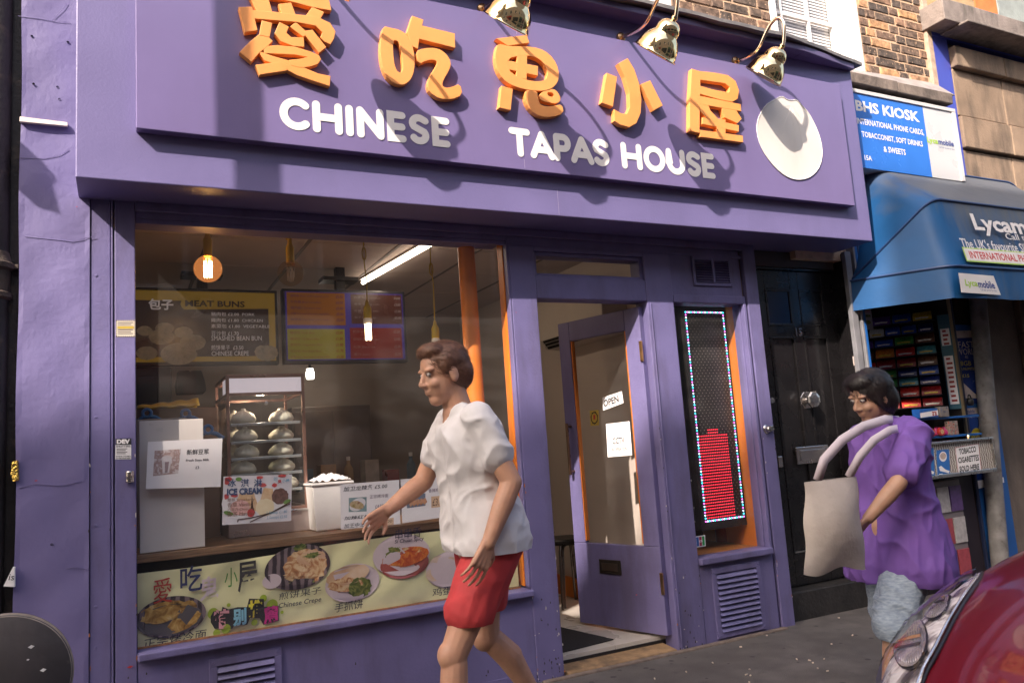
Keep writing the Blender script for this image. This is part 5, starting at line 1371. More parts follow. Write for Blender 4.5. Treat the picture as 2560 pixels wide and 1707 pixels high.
obj('floor_base', MB().box(-.36, 3.03, .12, 3.3, .001, ZF-.0205), M_dark, room)
mt_pts = [atz(*B2(*p), ZF+.004) for p in ((1560, 1200), (1918, 1282), (1560, 1372), (1300, 1290))]
mt = MB().prism([(p.x, p.y, ZF+.001) for p in mt_pts], (0, 0, .006))
obj('doormat', mt, mat('black_mat', (0.018, 0.016, 0.017), rough=.9, var=.3, vs_=60, bump=.4, bs=200), label='black doormat on the pale floor just inside the open door', cat='doormat')

# ceiling light
tl = empty('strip_light', (1.63, 1.2, 2.43), 'lit white fluorescent strip light on the shop ceiling', 'strip light')
a, b = Vector((1.69, .62, 2.420)), Vector((1.58, 1.74, 2.420))
obj('tube', MB().tube([a, b], .014, 12), emis('tube_glow', (1.0, .80, .62), 4.0), tl, smooth='auto')
dd = (b-a).normalized(); dn_ = Vector((dd.y, -dd.x, 0))
obj('batten', MB().hexa([a+dn_*.025+Vector((0, 0, .018)), b+dn_*.025+Vector((0, 0, .018)), b-dn_*.025+Vector((0, 0, .018)), a-dn_*.025+Vector((0, 0, .018)), a+dn_*.025+Vector((0, 0, .0295)), b+dn_*.025+Vector((0, 0, .0295)), b-dn_*.025+Vector((0, 0, .0295)), a-dn_*.025+Vector((0, 0, .0295))]), M_white, tl)
def plight(name, loc, e, col_, r=.03, parent=None):
    l = bpy.data.lights.new(name, 'POINT'); l.energy = e; l.color = col_; l.shadow_soft_size = r
    o = bpy.data.objects.new(name, l); COL.objects.link(o); o.location = loc
    return o
al = bpy.data.lights.new('tube_light', 'AREA'); al.shape = 'RECTANGLE'; al.size = .05; al.size_y = 1.1; al.energy = 1.0; al.color = (1, .80, .60)
alo = bpy.data.objects.new('tube_light', al); COL.objects.link(alo); alo.location = ((a+b)/2+Vector((0, 0, -.03)))

# pendant bulbs
M_yel = mat('yellow_rubber', (0.55, 0.38, 0.02), rough=.45, var=.05)
M_bulbglass = glass_mat('amber_glass', (0.97, 0.88, 0.76), refl=.35)
M_bulblit = glass_mat('lit_amber_glass', (0.98, 0.80, 0.60), refl=.3)
_n = M_bulblit.node_tree.nodes; _l = M_bulblit.node_tree.links
_o = _n['Material Output']; _s = _o.inputs['Surface'].links[0].from_socket
_e = _n.new('ShaderNodeEmission'); _e.inputs[0].default_value = (1, .36, .10, 1); _e.inputs[1].default_value = .10
_a = _n.new('ShaderNodeAddShader'); _l.new(_s, _a.inputs[0]); _l.new(_e.outputs[0], _a.inputs[1]); _l.new(_a.outputs[0], _o.inputs['Surface'])
M_fil = emis('filament', (1.0, .62, .22), 22.0)
def pendant(x, y, z_top, kind, zb, label, lit=True):
    t_ = empty('pendant_lamp', (x, y, 2.45), label, 'pendant lamp', 'yellow pendant lamps in the shop window')
    if kind == 'globe':
        obj('lampholder', MB().lathe([(.004, .135), (.010, .13), (.012, .105), (.018, .088), (.021, .082), (.021, .0), (.0, -.001)], 18, Matrix.Translation((x, y, z_top-.08))), M_yel, t_, smooth='auto')
        R_ = .066; cz_ = zb+R_
        prof = [(.0195, z_top-.081), (.020, z_top-.10), (.026, cz_+R_*.92)]+[(R_*math.sin(R(an)), cz_+R_*math.cos(R(an))) for an in range(30, 181, 10)]
        gl_ = obj('bulb', MB().lathe(prof, 28, Matrix.Translation((x, y, 0))), M_bulblit if lit else M_bulbglass, t_, smooth=True)
        fi = MB()
        for q_ in range(9):
            a_ = 2*math.pi*q_/9; a2 = 2*math.pi*(q_+.5)/9
            fi.tube([(x+.018*math.cos(a_), y+.018*math.sin(a_), cz_+.038), (x+.018*math.cos(a2), y+.018*math.sin(a2), cz_-.042)], .0013, 5)
            fi.tube([(x+.018*math.cos(a2), y+.018*math.sin(a2), cz_-.042), (x+.018*math.cos(2*math.pi*(q_+1)/9), y+.018*math.sin(2*math.pi*(q_+1)/9), cz_+.038)], .0013, 5)
        obj('filament', fi, M_fil if lit else M_steel, gl_)
        obj('stem', MB().tube([(x, y, cz_+.05), (x, y, cz_-.045)], .0022, 6), M_steel, gl_)
        if lit: plight('bulb_light', (x, y, cz_), .16, (1, .58, .25), .03)
        cord = [(x, y, z_top+.05), (x-.004, y, z_top+.09), (x-.001, y, 2.45)]
        lp_ = []
        if lit:
            for q_ in range(13):
                t = q_/12
                lp_.append((x+.005+.085*math.sin(t*math.pi)*.0+.09*t, y, 2.375-.045*math.sin(t*math.pi)+.0*t))
            obj('cord_loop', MB().tube(lp_, .0035, 6), M_yel, t_, smooth=True)
        else:
            for w_ in range(3):
                obj('cord_loop', MB().tube([(x+(.010+.004*w_)*math.sin(2*math.pi*q_/14)-.002*w_, y+.004*w_, z_top+.075+.032*math.cos(2*math.pi*q_/14)) for q_ in range(15)], .0033, 6, caps=False), M_yel, t_, smooth=True)
        obj('cord', MB().tube(cord, .0035, 6), M_yel, t_)
    else:
        obj('lampholder', MB().lathe([(.004, .097), (.007, .094), (.010, .075), (.018, .060), (.021, .052), (.021, 0), (0, -.001)], 18, Matrix.Translation((x, y, z_top-.094))), M_yel, t_, smooth='auto')
        obj('ballast', MB().lathe([(.018, 0), (.0225, -.003), (.0235, -.022), (.022, -.030), (.013, -.032)], 18, Matrix.Translation((x, y, z_top-.0945))), mat('lamp_white', (.75, .73, .70), rough=.35, var=0), t_, smooth='auto')
        tb = MB()
        zt_ = z_top-.126
        for q_ in range(3):
            a_ = 2*math.pi*q_/3+.4
            for s_ in (-.28, .28):
                tb.tube([(x+.0115*math.cos(a_+s_*2.2), y+.0115*math.sin(a_+s_*2.2), zt_), (x+.0115*math.cos(a_+s_*2.2), y+.0115*math.sin(a_+s_*2.2), zb+.004), (x+.0115*math.cos(a_), y+.0115*math.sin(a_), zb)], .0055, 8)
        obj('tubes', tb, emis('cfl_glow', (1.0, .74, .42), 5.0), t_, smooth='auto')
        plight('bulb_light', (x, y-.02, (zt_+zb)/2), .25, (1, .70, .40), .02)
        pts = [(x-.006, y, 2.45), (x-.004, y, 2.30), (x-.006, y, 2.2), (x+.004, y, 2.1), (x, y, z_top)]
        obj('cord', MB().tube(pts, .0033, 6), M_yel, t_)
        cy_ = 2.20 if x > 1.4 else 2.27
        obj('cord_knot', MB().tube([(x-.006+.010*math.sin(2*math.pi*q_/12), y-.004, cy_-.02+.035*math.cos(2*math.pi*q_/12)) for q_ in range(13)], .0035, 6, caps=False), M_yel, t_, smooth=True)
    return t_
pendant(.392, .3, 2.279, 'globe', 2.071, 'glowing amber globe bulb on a yellow holder at the left of the window')
pendant(.786, .3, 2.261, 'globe', 2.064, 'unlit clear globe bulb on a yellow holder with a coiled cord', lit=False)
pendant(1.178, .3, 1.996, 'cfl', 1.789, 'lit energy saving bulb on a yellow holder, left of the two long ones')
pendant(1.555, .3, 1.890, 'cfl', 1.690, 'lit energy saving bulb on a yellow holder, lower one by the orange column')

# orange column
oc = empty('orange_column', (1.735, .2, .84), 'orange painted round column just inside the window', 'column')
obj('shaft', MB().tube([(1.735, .20, .06), (1.722, .20, 2.45)], .047, 26), M_orange_paint, oc, smooth='auto')

# menu screens
def screen(name, x0, x1, z0, z1, y, label):
    t_ = empty(name, ((x0+x1)/2, y, 2.45), label, 'menu screen')
    obj('bezel', MB().box(x0, x1, y, y+.06, z0, z1), M_black, t_, bevel=.004)
    cx = (x0+x1)/2-.02
    obj('ceiling_mount', MB().box(cx-.03, cx+.03, y+.03, y+.09, z1, 2.449).box(cx-.12, cx+.12, y+.02, y+.16, 2.36, 2.385), M_black, t_)
    return t_, wquad(x0+.018, x1-.018, z0+.022, z1-.018, y-.0005)
s1, q1 = screen('menu_screen', .064, .915, 1.797, 2.272, 1.4, 'yellow and brown menu screen headed meat buns, hung from the ceiling')
def dim(name, c, e=.05): return mat(name, tuple(v*.62 for v in c), rough=.25, var=.04, emit=c, es=e)
M_sy = dim('screen_yellow', (.42, .27, .03)); M_sb = dim('screen_brown', (.040, .020, .014)); M_stx = dim('screen_text', (.85, .78, .78))
mb = MB(); q1.rect(mb, 0, 0, 1, 1, .0004); obj('display', mb, M_sy, s1)
mb = MB(); q1.poly(mb, [(0, .14), (.92, .14), (.945, .16), (.95, .25), (0, .25)], .0008)
q1.rect(mb, 0, .235, .95, .93, .0009)
obj('dark_field', mb, M_sb, s1)
mb = MB(); q1.polypx(mb, [C4b(1890, 1070), C4b(735, 1082), C4b(700, 1105), C4b(683, 1150), C4b(700, 1195), C4b(735, 1222), C4b(1890, 1212)][::-1], .0012); q1.rectpx(mb, C4b(735, 1082), C4b(1000, 1220), .0012); obj('title_strip', mb, M_sy, s1)
mb = MB(); q1.textpx(mb, '包子', C4b(250, 1078), C4b(608, 1230), lift=.002, bold=.03); 
for i, (t_, y_) in enumerate((('豬肉包 £2.00  PORK', 1255), ('雞肉包 £1.80  CHICKEN', 1335), ('素菜包 £1.80  VEGETABLE', 1412))):
    q1.textpx(mb, t_, C4b(1085, y_), C4b(1085+(570, 675, 765)[i], y_+55), lift=.002, keep=False)
zz = lambda a, b: Z4(a, b)
q1.textpx(mb, '豆沙包 £1.70', zz(1380, 855), zz(1560, 888), lift=.002, keep=False); q1.textpx(mb, 'SMASHED BEAN BUN', zz(1380, 888), zz(1710, 918), lift=.002, keep=False)
q1.textpx(mb, '煎饼果子  £3.50', zz(1380, 948), zz(1590, 980), lift=.002, keep=False); q1.textpx(mb, 'CHINESE CREPE', zz(1382, 988), zz(1625, 1016), lift=.002, keep=False)
obj('lettering', mb, M_stx, s1, normals=False)
mb = MB(); q1.textpx(mb, 'MEAT BUNS', C4b(745, 1100), C4b(1527, 1195), lift=.002, bold=.03, keep=False); obj('title_lettering', mb, M_sb, s1, normals=False)
M_bunprint = mat('screen_bun', (.20, .165, .11), rough=.3, var=.3, vs_=30, emit=(.30, .25, .17), es=.03)
bpm = MB()
random.seed(2)
for i, (a_, b_, r_) in enumerate(((945, 855, 52), (1075, 840, 62), (1200, 865, 60), (1055, 895, 82), (1260, 930, 85), (960, 1000, 72), (1170, 1005, 118))):
    q1.ellpx(bpm, zz(a_, b_), r_/2.6133, r_*.62/2.6133, lift=.0012+.0004*i, n=20, jag=.03)
q1.ellpx(bpm, zz(1740, 1000), 30, 20, lift=.0012, jag=.1)
obj('bun_photo', bpm, M_bunprint, s1)
mb = MB()
for i, (a_, b_, r_) in enumerate(((1055, 895, 82), (1170, 1005, 118), (1260, 930, 85), (1075, 840, 62))):
    for k in range(9):
        an = R(200+160*k/8+5)
        c_ = zz(a_, b_-r_*.25)
        e_ = (c_[0]+r_*.92/2.6133*math.cos(an), c_[1]-r_*.55/2.6133*math.sin(an)*(1 if math.sin(an) > 0 else 1.4))
        s_ = (c_[0]+r_*.2/2.6133*math.cos(an), c_[1]-r_*.12/2.6133*math.sin(an))
        nx, ny = -(e_[1]-s_[1]), e_[0]-s_[0]; l_ = math.hypot(nx, ny); nx, ny = nx/l_*.8, ny/l_*.8
        q1.polypx(mb, [(s_[0]-nx*.3, s_[1]-ny*.3), (e_[0]-nx, e_[1]-ny), (e_[0]+nx, e_[1]+ny), (s_[0]+nx*.3, s_[1]+ny*.3)], .0042)
obj('pleat_lines', mb, mat('screen_pleat', (.16, .12, .07), rough=.3, var=0), s1, kind='stuff')
s2, q2 = screen('menu_screen', .944, 1.772, 1.797, 2.287, 1.4, 'four coloured menu screen with orange, yellow, brown and red price lists')
mb = MB(); q2.rect(mb, 0, 0, 1, 1, .0004); obj('display', mb, dim('screen_blue', (.045, .028, .20), .12), s2)
fields = [((62, 745), (645, 1072), 'screen_orange', (.34, .12, .012)), ((690, 765), (1205, 1060), 'screen_maroon', (.075, .022, .014)), ((62, 1105), (645, 1432), 'screen_olive', (.34, .30, .02)), ((682, 1095), (1205, 1420), 'screen_red', (.22, .018, .012))]
for k, (p0, p1, nm4, c_) in enumerate(fields):
    u0, v0 = q2.uv(*C5(*p0)); u1, v1 = q2.uv(*C5(*p1))
    mb = MB(); q2.rect(mb, max(.01, u0), max(.01, v0), min(.99, u1), min(.985, v1), .0009); f_ = obj('price_field', mb, dim(nm4, c_), s2)
    tx = MB()
    rows_ = [[('滷肉飯 Rice with stewed pork', '£5.50'), ('牛肉麵 Beef noodles', '£6.50'), ('雞肉飯 Chicken rice', '£5.00'), ('炒麵 Fried noodles with vegetables', '£5.00'), ('酸辣湯 Hot and sour soup', '£2.50')],
             [('炸雞 Fried chicken', '£4.00'), ('春卷 Spring rolls', '£3.00'), ('豆腐 Crispy tofu', '£3.00'), ('餃子 Dumplings', '£5.00')],
             [('豬肉包 Pork Bun', '£2.00'), ('雞肉包 Chicken Bun', '£1.80'), ('素菜包 Vegetable Bun', '£1.80'), ('豆沙包 Red Bean Bun', '£1.70'), ('豆漿 Bean Bun with Soybean Milk', '£2.50')],
             [('奶茶 Milk tea', '£2.50'), ('珍珠奶茶 Bubble tea', '£3.00'), ('紅茶 Black tea', '£2.00'), ('果汁 Juice', '£2.50')]][k]
    n = len(rows_)
    for i, (l_, pr_) in enumerate(rows_):
        va = v0+(v1-v0)*(.07+.9*i/n); vb_ = va+(v1-v0)*.085
        q2.text(tx, l_, u0+(u1-u0)*.06, va, u0+(u1-u0)*(.06+min(.66, .026*len(l_)+.1)), vb_, lift=.002, keep=False)
        q2.text(tx, pr_, u0+(u1-u0)*.84, va, u0+(u1-u0)*.965, vb_, lift=.002, keep=False, bold=.02)
    obj('lettering', tx, [dim('txt_a', (.12, .02, .10)), dim('txt_b', (.28, .22, .22)), dim('txt_c', (.30, .05, .01)), dim('txt_d', (.30, .16, .14))][k], f_, normals=False)

# counter and its things
ctr = empty('wooden_counter', (.97, .5, .82), 'brown wooden counter behind the shop window', 'counter')
obj('counter_edge', MB().box(.069, 1.86, .098, .125, .800, .834), M_wood, ctr, bevel=.003)
obj('counter_top', MB().box(.069, 1.86, .1255, .95, .805, .832), M_wood, ctr)
obj('counter_front', MB().box(.069, 1.86, .30, .33, .06, .8045), M_dark, ctr)
panel = obj('plastic_sheet', MB().box(.0815, .342, .118, .124, .838, 1.402), mat('white_plastic', (.62, .58, .55), rough=.3, var=.05, vs_=3), bevel=.002, label='blank white plastic panel standing on the counter behind the soya milk sheet', cat='panel')
# display cabinet with buns
cab = empty('bun_cabinet', (.67, .6, .834), 'glass bun warming cabinet with brown metal frame and white top panel', 'display cabinet')
CX0, CX1, CY0, CY1, CZ0, CZ1 = .477, .862, .42, .92, .834, 1.628
M_cabf = mat('brown_steel', (0.30, 0.17, 0.13), rough=.3, metal=.7, var=.08, vs_=10)
cf = MB(); t = .016
for x in (CX0, CX1-t):
    for y in (CY0, CY1-t): cf.box(x, x+t, y, y+t, CZ0+.11, CZ1)
for z in (CZ1-t, CZ1-.105, CZ0+.11):
    cf.box(CX0+t, CX1-t, CY0+.001, CY0+t-.001, z, z+t); cf.box(CX0+t, CX1-t, CY1-t+.001, CY1-.001, z, z+t)
    for x in (CX0, CX1-t): cf.box(x+.001, x+t-.001, CY0+t, CY1-t, z, z+t)
obj('cabinet_frame', cf, M_cabf, cab, bevel=.002)
M_glowpanel = mat('glowing_white_panel', (.70, .66, .72), rough=.3, var=.02, emit=(.70, .62, .66), es=.18)  # plain white panel with an added glow, not a lamp
obj('header_panel', MB().box(CX0+t, CX1-t, CY0+.004, CY0+.010, CZ1-.0885, CZ1-t-.0005), M_glowpanel, cab)
obj('side_header_panel', MB().box(CX0+.004, CX0+.010, CY0+t, CY0+.17, CZ1-.0885, CZ1-t-.0005), M_glowpanel, cab)
obj('cabinet_top', MB().box(CX0+.002, CX1-.002, CY0+.002, CY1-.002, CZ1-.004, CZ1+.003), M_cabf, cab)
obj('front_glass', MB().box(CX0+t, CX1-t, CY0+.006, CY0+.009, CZ0+.126, CZ1-.106), M_glass_in, cab)
obj('side_glass', MB().box(CX0+.006, CX0+.009, CY0+t, CY1-t, CZ0+.126, CZ1-.106), M_glass_in, cab)
obj('cabinet_base', MB().box(CX0-.002, CX1+.03, CY0-.006, CY1, CZ0, CZ0+.109), mat('brushed_steel', (.52, .44, .42), rough=.3, metal=.8, var=.1, vs_=6), cab, bevel=.003)
obj('base_lip', MB().box(CX0-.004, CX1+.05, CY0-.02, CY0-.0065, CZ0+.10, CZ0+.112), M_steel, cab, bevel=.002)
obj('door_knob', MB().lathe([(0, .014), (.009, .012), (.010, .006), (.004, 0)], 12, Matrix.Translation((.668, CY0+.006, CZ1-.145)) @ Matrix.Rotation(R(90), 4, 'X')), M_steel, cab, smooth='auto')
shz = []
for a_, b_ in ((1000, 630), (1005, 806), (1010, 968), (1015, 1130), (1020, 1300)):
    p = at(*C6(a_, b_), .46); shz.append(p.z)
M_wire = mat('shelf_metal', (.50, .50, .52), rough=.3, metal=.6, var=.1)
M_shelfg = glass_mat('shelf_glass', (.92, .94, .93), refl=.5)
random.seed(12)
M_bun = mat('steamed_bun', (.80, .72, .60), rough=.55, var=.08, vs_=12, bump=.15, bs=50)
def bun_mesh(seed):
    random.seed(seed)
    mb = MB(); n = 64; npl = random.choice((15, 17, 19)); tw = random.uniform(.5, .9)
    prof = [(0.0, .0), (.040, .0), (.052, .008), (.058, .022), (.056, .036), (.047, .052), (.034, .062), (.020, .069), (.011, .073), (.012, .080), (.006, .084), (0, .085)]
    rings = []
    for i, (r_, z) in enumerate(prof):
        am_ = 0 if z < .02 else min(1, (z-.02)/.03)*(1 if z < .072 else .3)
        for k in range(n):
            a_ = 2*math.pi*k/n+tw*(z/.08)
            m_ = 1-.10*am_*abs(math.sin(npl*a_/2))**.7
            mb.v.append((r_*m_*math.cos(a_-tw*0), r_*m_*math.sin(a_), z-.004*am_*abs(math.sin(npl*a_/2))))
    for i in range(len(prof)-1):
        for k in range(n): mb.f.append((i*n+k, i*n+(k+1) % n, (i+1)*n+(k+1) % n, (i+1)*n+k))
    me = mb.mesh('bun')
    for p in me.polygons: p.use_smooth = True
    fix_normals(me)
    me.materials.append(M_bun); return me
bms = [bun_mesh(k) for k in range(4)]
lv = ['top', 'second', 'third', 'fourth', 'lowest']
for si, z in enumerate(shz):
    obj('cabinet_shelf', MB().box(CX0+.022, CX1-.022, CY0+.03, CY1-.02, z-.006, z), M_shelfg, cab)
    obj('shelf_edge', MB().box(CX0+.022, CX1-.022, CY0+.022, CY0+.0295, z-.012, z+.002), M_wire, cab, bevel=.002)
    for xi, x in enumerate((.580, .765)):
        for yi, y in enumerate((.515, .68)):
            o = bpy.data.objects.new('steamed_bun', bms[(si+2*xi+yi) % 4]); COL.objects.link(o)
            o.location = (x+random.uniform(-.012, .012)+(.0 if yi == 0 else -.035*(1-xi)), y+random.uniform(-.01, .01), z)
            o.rotation_euler = (random.uniform(-.06, .06), random.uniform(-.06, .06), random.uniform(0, 6))
            s_ = random.uniform(.93, 1.06); o.scale = (s_*1.02, s_*1.02, s_*random.uniform(.86, 1.0))
            tag(o, f'pleated white steamed bun on the {lv[si]} cabinet shelf, {["front", "back"][yi]} {["left", "right"][xi]}', 'bun', 'steamed buns in the glass cabinet')
plight('bun_fill_light', (.67, .60, CZ1-.13), 1.1, (1, .80, .60), .02)  # fill light added to brighten the buns, no lamp modelled here
# white tub with paper towel
tub = empty('white_tub', (.94, .34, .834), 'white plastic tub stuffed with white paper beside the bun cabinet', 'tub')
def trough(x0, x1, y0, y1, z0, z1, tp):
    return MB().hexa([(x0+tp, y0+tp, z0), (x1-tp, y0+tp, z0), (x1-tp, y1-tp, z0), (x0+tp, y1-tp, z0), (x0, y0, z1), (x1, y0, z1), (x1, y1, z1), (x0, y1, z1)])
obj('tub', trough(.850, 1.05, .26, .44, .834, 1.055, .015), M_white, tub, bevel=.006)
obj('tub_rim', MB().box(.843, 1.057, .252, .448, 1.0555, 1.068), M_white, tub, bevel=.004)
random.seed(8)
pp = MB(); pp.grid(12, 8, lambda u, v: (.855+.19*u, .265+.17*v, 1.075+.03*math.sin(3.1*u)*math.sin(3.1*v)+random.uniform(-.006, .012)))
obj('crumpled_paper', pp, M_paper, tub, smooth=True)
# yellow bag, blue handles, dark coat, boxes behind
yb = MB(); p0 = at(*C6(95, 485), .62); p1 = at(*C6(690, 440), .62)
yb.grid(14, 6, lambda u, v: (p0.x+(p1.x-p0.x)*u, .56+.16*v, 1.492+.028*math.sin(math.pi*v)*(.4+u)+.004*math.sin(u*21)))
obj('yellow_bag', yb, mat('yellow_plastic', (.60, .36, .02), rough=.35, var=.1), smooth=True, solid=.01, label='flat yellow plastic bag lying on boxes behind the white panel', cat='bag')
bx = obj('brown_box', MB().box(.02, .46, .62, 1.0, .834, 1.487), mat('brown_card', (.20, .12, .085), rough=.6, var=.1), bevel=.003, label='brown box behind the white panel under the yellow bag', cat='box')
M_bluep = mat('blue_plastic', (.02, .11, .28), rough=.35, var=.05)
for i, (a_, b_, y) in enumerate(((185, 520, .50), (565, 525, .50), (785, 680, .40))):
    p = at(*C6(a_, b_), y)
    t_ = empty('blue_hook', (p.x, y, p.z), ['blue plastic ring handle above the left of the white panel', 'blue plastic ring handle above the right of the white panel', 'blue plastic ring handle low at the right of the white panel'][i], 'handle', 'blue ring handles')
    rg_ = [(p.x+.019*math.cos(2*math.pi*k/16), y, p.z+.019*math.sin(2*math.pi*k/16)) for k in range(17)]
    obj('ring', MB().tube(rg_, .008, 8, caps=False), M_bluep, t_, smooth=True)
    sgn_ = -1 if i != 1 else 1
    obj('arm', MB().tube([(p.x+.018*.7, y, p.z-.015), (p.x+.04, y+.01, p.z-.022), (p.x+.07, y+.02, p.z-.045)], [.010, .011, .012], 8).tube([(p.x-.018*.7, y, p.z-.015), (p.x-.035, y+.01, p.z-.03), (p.x-.04, y+.03, p.z-.1)], [.010, .011, .012], 8), M_bluep, t_, smooth='auto')
obj('holder', MB().box(.075, .30, .46, .55, .834, 1.43), mat('grey_machine', (.22, .19, .18), rough=.4, var=.1), bevel=.006, label='grey appliance mostly hidden behind the white panel', cat='appliance')
co_ = MB()
pts_ = [at(*C6(*p), 2.4) for p in ((490, 105), (600, 100), (610, 120), (625, 100), (720, 100), (755, 200), (770, 290), (745, 325), (480, 330), (468, 250))]
co_.prism([(p.x, 2.40, p.z) for p in pts_], (0, .12, 0))
obj('dark_coat', co_, mat('dark_cloth', (.025, .018, .018), rough=.9, var=.2), bevel=.03, label='dark coat hanging at the back below the menu screens', cat='coat')
p0, p1 = at(*C6(60, 100), 2.3), at(*C6(430, 330), 2.3)
ov = empty('dark_oven', (p0.x, 2.3, p1.z), 'dark appliance at the back left below the meat buns screen', 'appliance')
obj('oven_body', MB().box(p0.x-.2, p1.x, 2.3, 2.7, p1.z-.1, p0.z+.02), mat('dark_appliance', (.022, .016, .016), rough=.4, var=.2), ov, bevel=.008)
obj('oven_door', MB().box(p0.x+.02, p1.x-.10, 2.285, 2.2995, p1.z-.06, p0.z-.04), M_black, ov, bevel=.004)
obj('back_shelf', MB().box(-.2, 2.1, 2.25, 2.9, .9, .95).box(-.2, 2.1, 2.85, 2.9, .06, .9).box(-.2, .72, 2.25, 2.85, .951, p1.z-.102), mat('back_brown', (.13, .085, .065), rough=.6, var=.15), label='brown back shelf along the rear of the shop', cat='shelf')
p = at(*C6(1785, 150), 2.9)
sl_ = empty('ceiling_spot', (p.x, 2.9, p.z), 'small bright white spot lamp at the back of the shop', 'spot lamp')
obj('lamp_body', MB().lathe([(.028, .055), (.03, .03), (.034, .028), (.034, -.01), (.03, -.03), (0, -.032)], 16, Matrix.Translation((p.x, 2.9, p.z))), emis('spot_glow', (1, .93, .82), 4.0), sl_, smooth='auto')
obj('lamp_cap', MB().lathe([(.012, .12), (.012, .056), (.03, .0555)], 12, Matrix.Translation((p.x, 2.9, p.z))), M_black, sl_)
obj('lamp_stem', MB().tube([(p.x, 2.9, p.z+.11), (p.x, 2.9, 2.449)], .006, 6), M_black, sl_)
plight('spot_light', (p.x, 2.85, p.z-.06), .5, (1, .86, .68), .03)
# air conditioner
ac = empty('air_conditioner', (2.9, .95, 2.0), 'cream wall air conditioner with dark louvres seen through the door', 'air conditioner')
acm = MB().prism([(2.984, .50, 2.235), (2.80, .50, 2.225), (2.785, .50, 2.20), (2.785, .50, 1.93), (2.83, .50, 1.87), (2.984, .50, 1.86)], (0, .86, 0))
obj('case', acm, mat('cream_plastic', (.60, .54, .47), rough=.35, var=.03), ac, bevel=.008)
obj('louvre_gap', MB().hexa([(2.779, .54, 1.922), (2.825, .54, 1.864), (2.825, 1.30, 1.864), (2.779, 1.30, 1.922), (2.788, .54, 1.928), (2.832, .54, 1.872), (2.832, 1.30, 1.872), (2.788, 1.30, 1.928)]), M_dark, ac)
for k in range(2):
    x_, z_ = 2.783+.016*(k+.3), 1.912-.021*(k+.3)
    obj('louvre', MB().box(x_-.008, x_+.010, .545, 1.295, z_-.004, z_), mat('louvre_grey', (.22, .19, .17), rough=.4, var=.05), ac)
obj('intake_slot', MB().box(2.80, 2.96, .56, 1.28, 2.2355, 2.2375), M_dark, ac)
# table and stools seen through the doorway
def atf(a_, b_, z=ZF): return atz(*B2(a_, b_), z)
M_stoolb = mat('black_stool', (.02, .018, .018), rough=.35, var=.1)
def stool(cx, cy_, h_s, label, r_=.15):
    t_ = empty('stool', (cx, cy_, ZF), label, 'stool', 'stools inside the shop')
    obj('seat', MB().lathe([(0, h_s), (r_-.01, h_s), (r_, h_s-.012), (r_-.005, h_s-.03), (0, h_s-.03)], 24, Matrix.Translation((cx, cy_, 0))), M_stoolb, t_, smooth='auto')
    for k in range(4):
        a_ = math.pi/4+math.pi/2*k
        c_, s_ = math.cos(a_), math.sin(a_)
        obj('leg', MB().tube([(cx+.06*c_, cy_+.06*s_, h_s-.035), (cx+.12*c_, cy_+.12*s_, h_s-.04), (cx+.145*c_, cy_+.145*s_, h_s-.08), (cx+.18*c_, cy_+.18*s_, ZF)], .010, 8), mat('stool_leg', (.10, .085, .08), rough=.3, metal=.6, var=.1), t_, smooth='auto')
    return t_
lg_ = [atf(1650, 1065), atf(1692, 1080), atf(1800, 1110)]
stool(lg_[1].x+.02, lg_[1].y+.16, .52, 'black stool just inside the doorway, left of the open door')
stool(2.86, 1.30, .50, 'black round stool seen through the glass of the open door', .13)
tb_ = empty('cafe_table', (2.35, 2.2, ZF), 'dark cafe table standing behind the stools in the shop', 'table')
obj('table_top', MB().box(2.05, 2.75, 2.0, 2.6, .78, .81), M_black, tb_, bevel=.006)
for x_ in (2.1, 2.7):
    for y_ in (2.05, 2.55): obj('leg', MB().tube([(x_, y_, ZF), (x_, y_, .78)], .016, 8), M_black, tb_)

# ---------------------------------------------------------------- LED niche
M_niche = M_orange_paint
ni = empty('side_window_niche', (3.25, .3, .47), 'orange painted display niche behind the narrow side window', 'niche')
obj('niche_side', MB().box(3.5128, 3.53, .1005, .60, .47, 2.05), M_niche, ni)
obj('niche_back', MB().box(3.031, 3.512, .601, .62, .47, 2.05), M_sb if False else mat('niche_dark', (.05, .03, .022), rough=.7, var=.15), ni)
obj('niche_floor', MB().box(3.031, 3.512, .1005, .60, .455, .4735), mat('niche_floor', (.35, .13, .03), rough=.6, var=.2), ni)
obj('niche_top', MB().box(3.031, 3.512, .121, .60, 2.05, 2.06), M_dark, ni)
YL = .165
led = empty('led_sign', (3.2, YL, 1.2), 'tall black led display with coloured dotted border and red lit lower half', 'led display')
tl_, tr_ = at(1720, 781, YL), at(1815, 781, YL); bl_, br_ = at(1758, 1300, YL), at(1852, 1295, YL)
x0, x1 = (tl_.x+bl_.x)/2, (tr_.x+br_.x)/2; z1, z0 = (tl_.z+tr_.z)/2, (bl_.z+br_.z)/2
obj('led_case', MB().box(x0-.035, x1+.035, YL+.004, YL+.06, z0-.055, z1+.05), M_black, led, bevel=.006)
ld = MB(); off_ = MB(); bord = {'c': MB(), 'm': MB(), 'w': MB()}
def dot(m_, x, z, r_):
    m_.add([(x+r_*math.cos(2*math.pi*k/6), YL, z+r_*math.sin(2*math.pi*k/6)) for k in range(6)], [tuple(range(6))])
nx_, nz_ = 20, 72
px_, pz_ = (x1-x0)/(nx_+1), (z1-z0)/(nz_+1)
for j in range(1, nz_+1):
    for i in range(1, nx_+1):
        x, z = x0+px_*i, z1-pz_*j
        f = j/nz_
        lit_ = False
        if f > .60: lit_ = 1 <= i <= 16
        elif f > .57: lit_ = 6 <= i <= 11
        if lit_: dot(ld, x, z, px_*.27)
        elif (i+j) % 2 == 0: dot(off_, x, z, px_*.20)
for j in range(0, nz_+2):
    for i in (0, nx_+1):
        dot(bord['cmw'[(j+i) % 3]], x0+px_*i, z1-pz_*j, px_*.36)
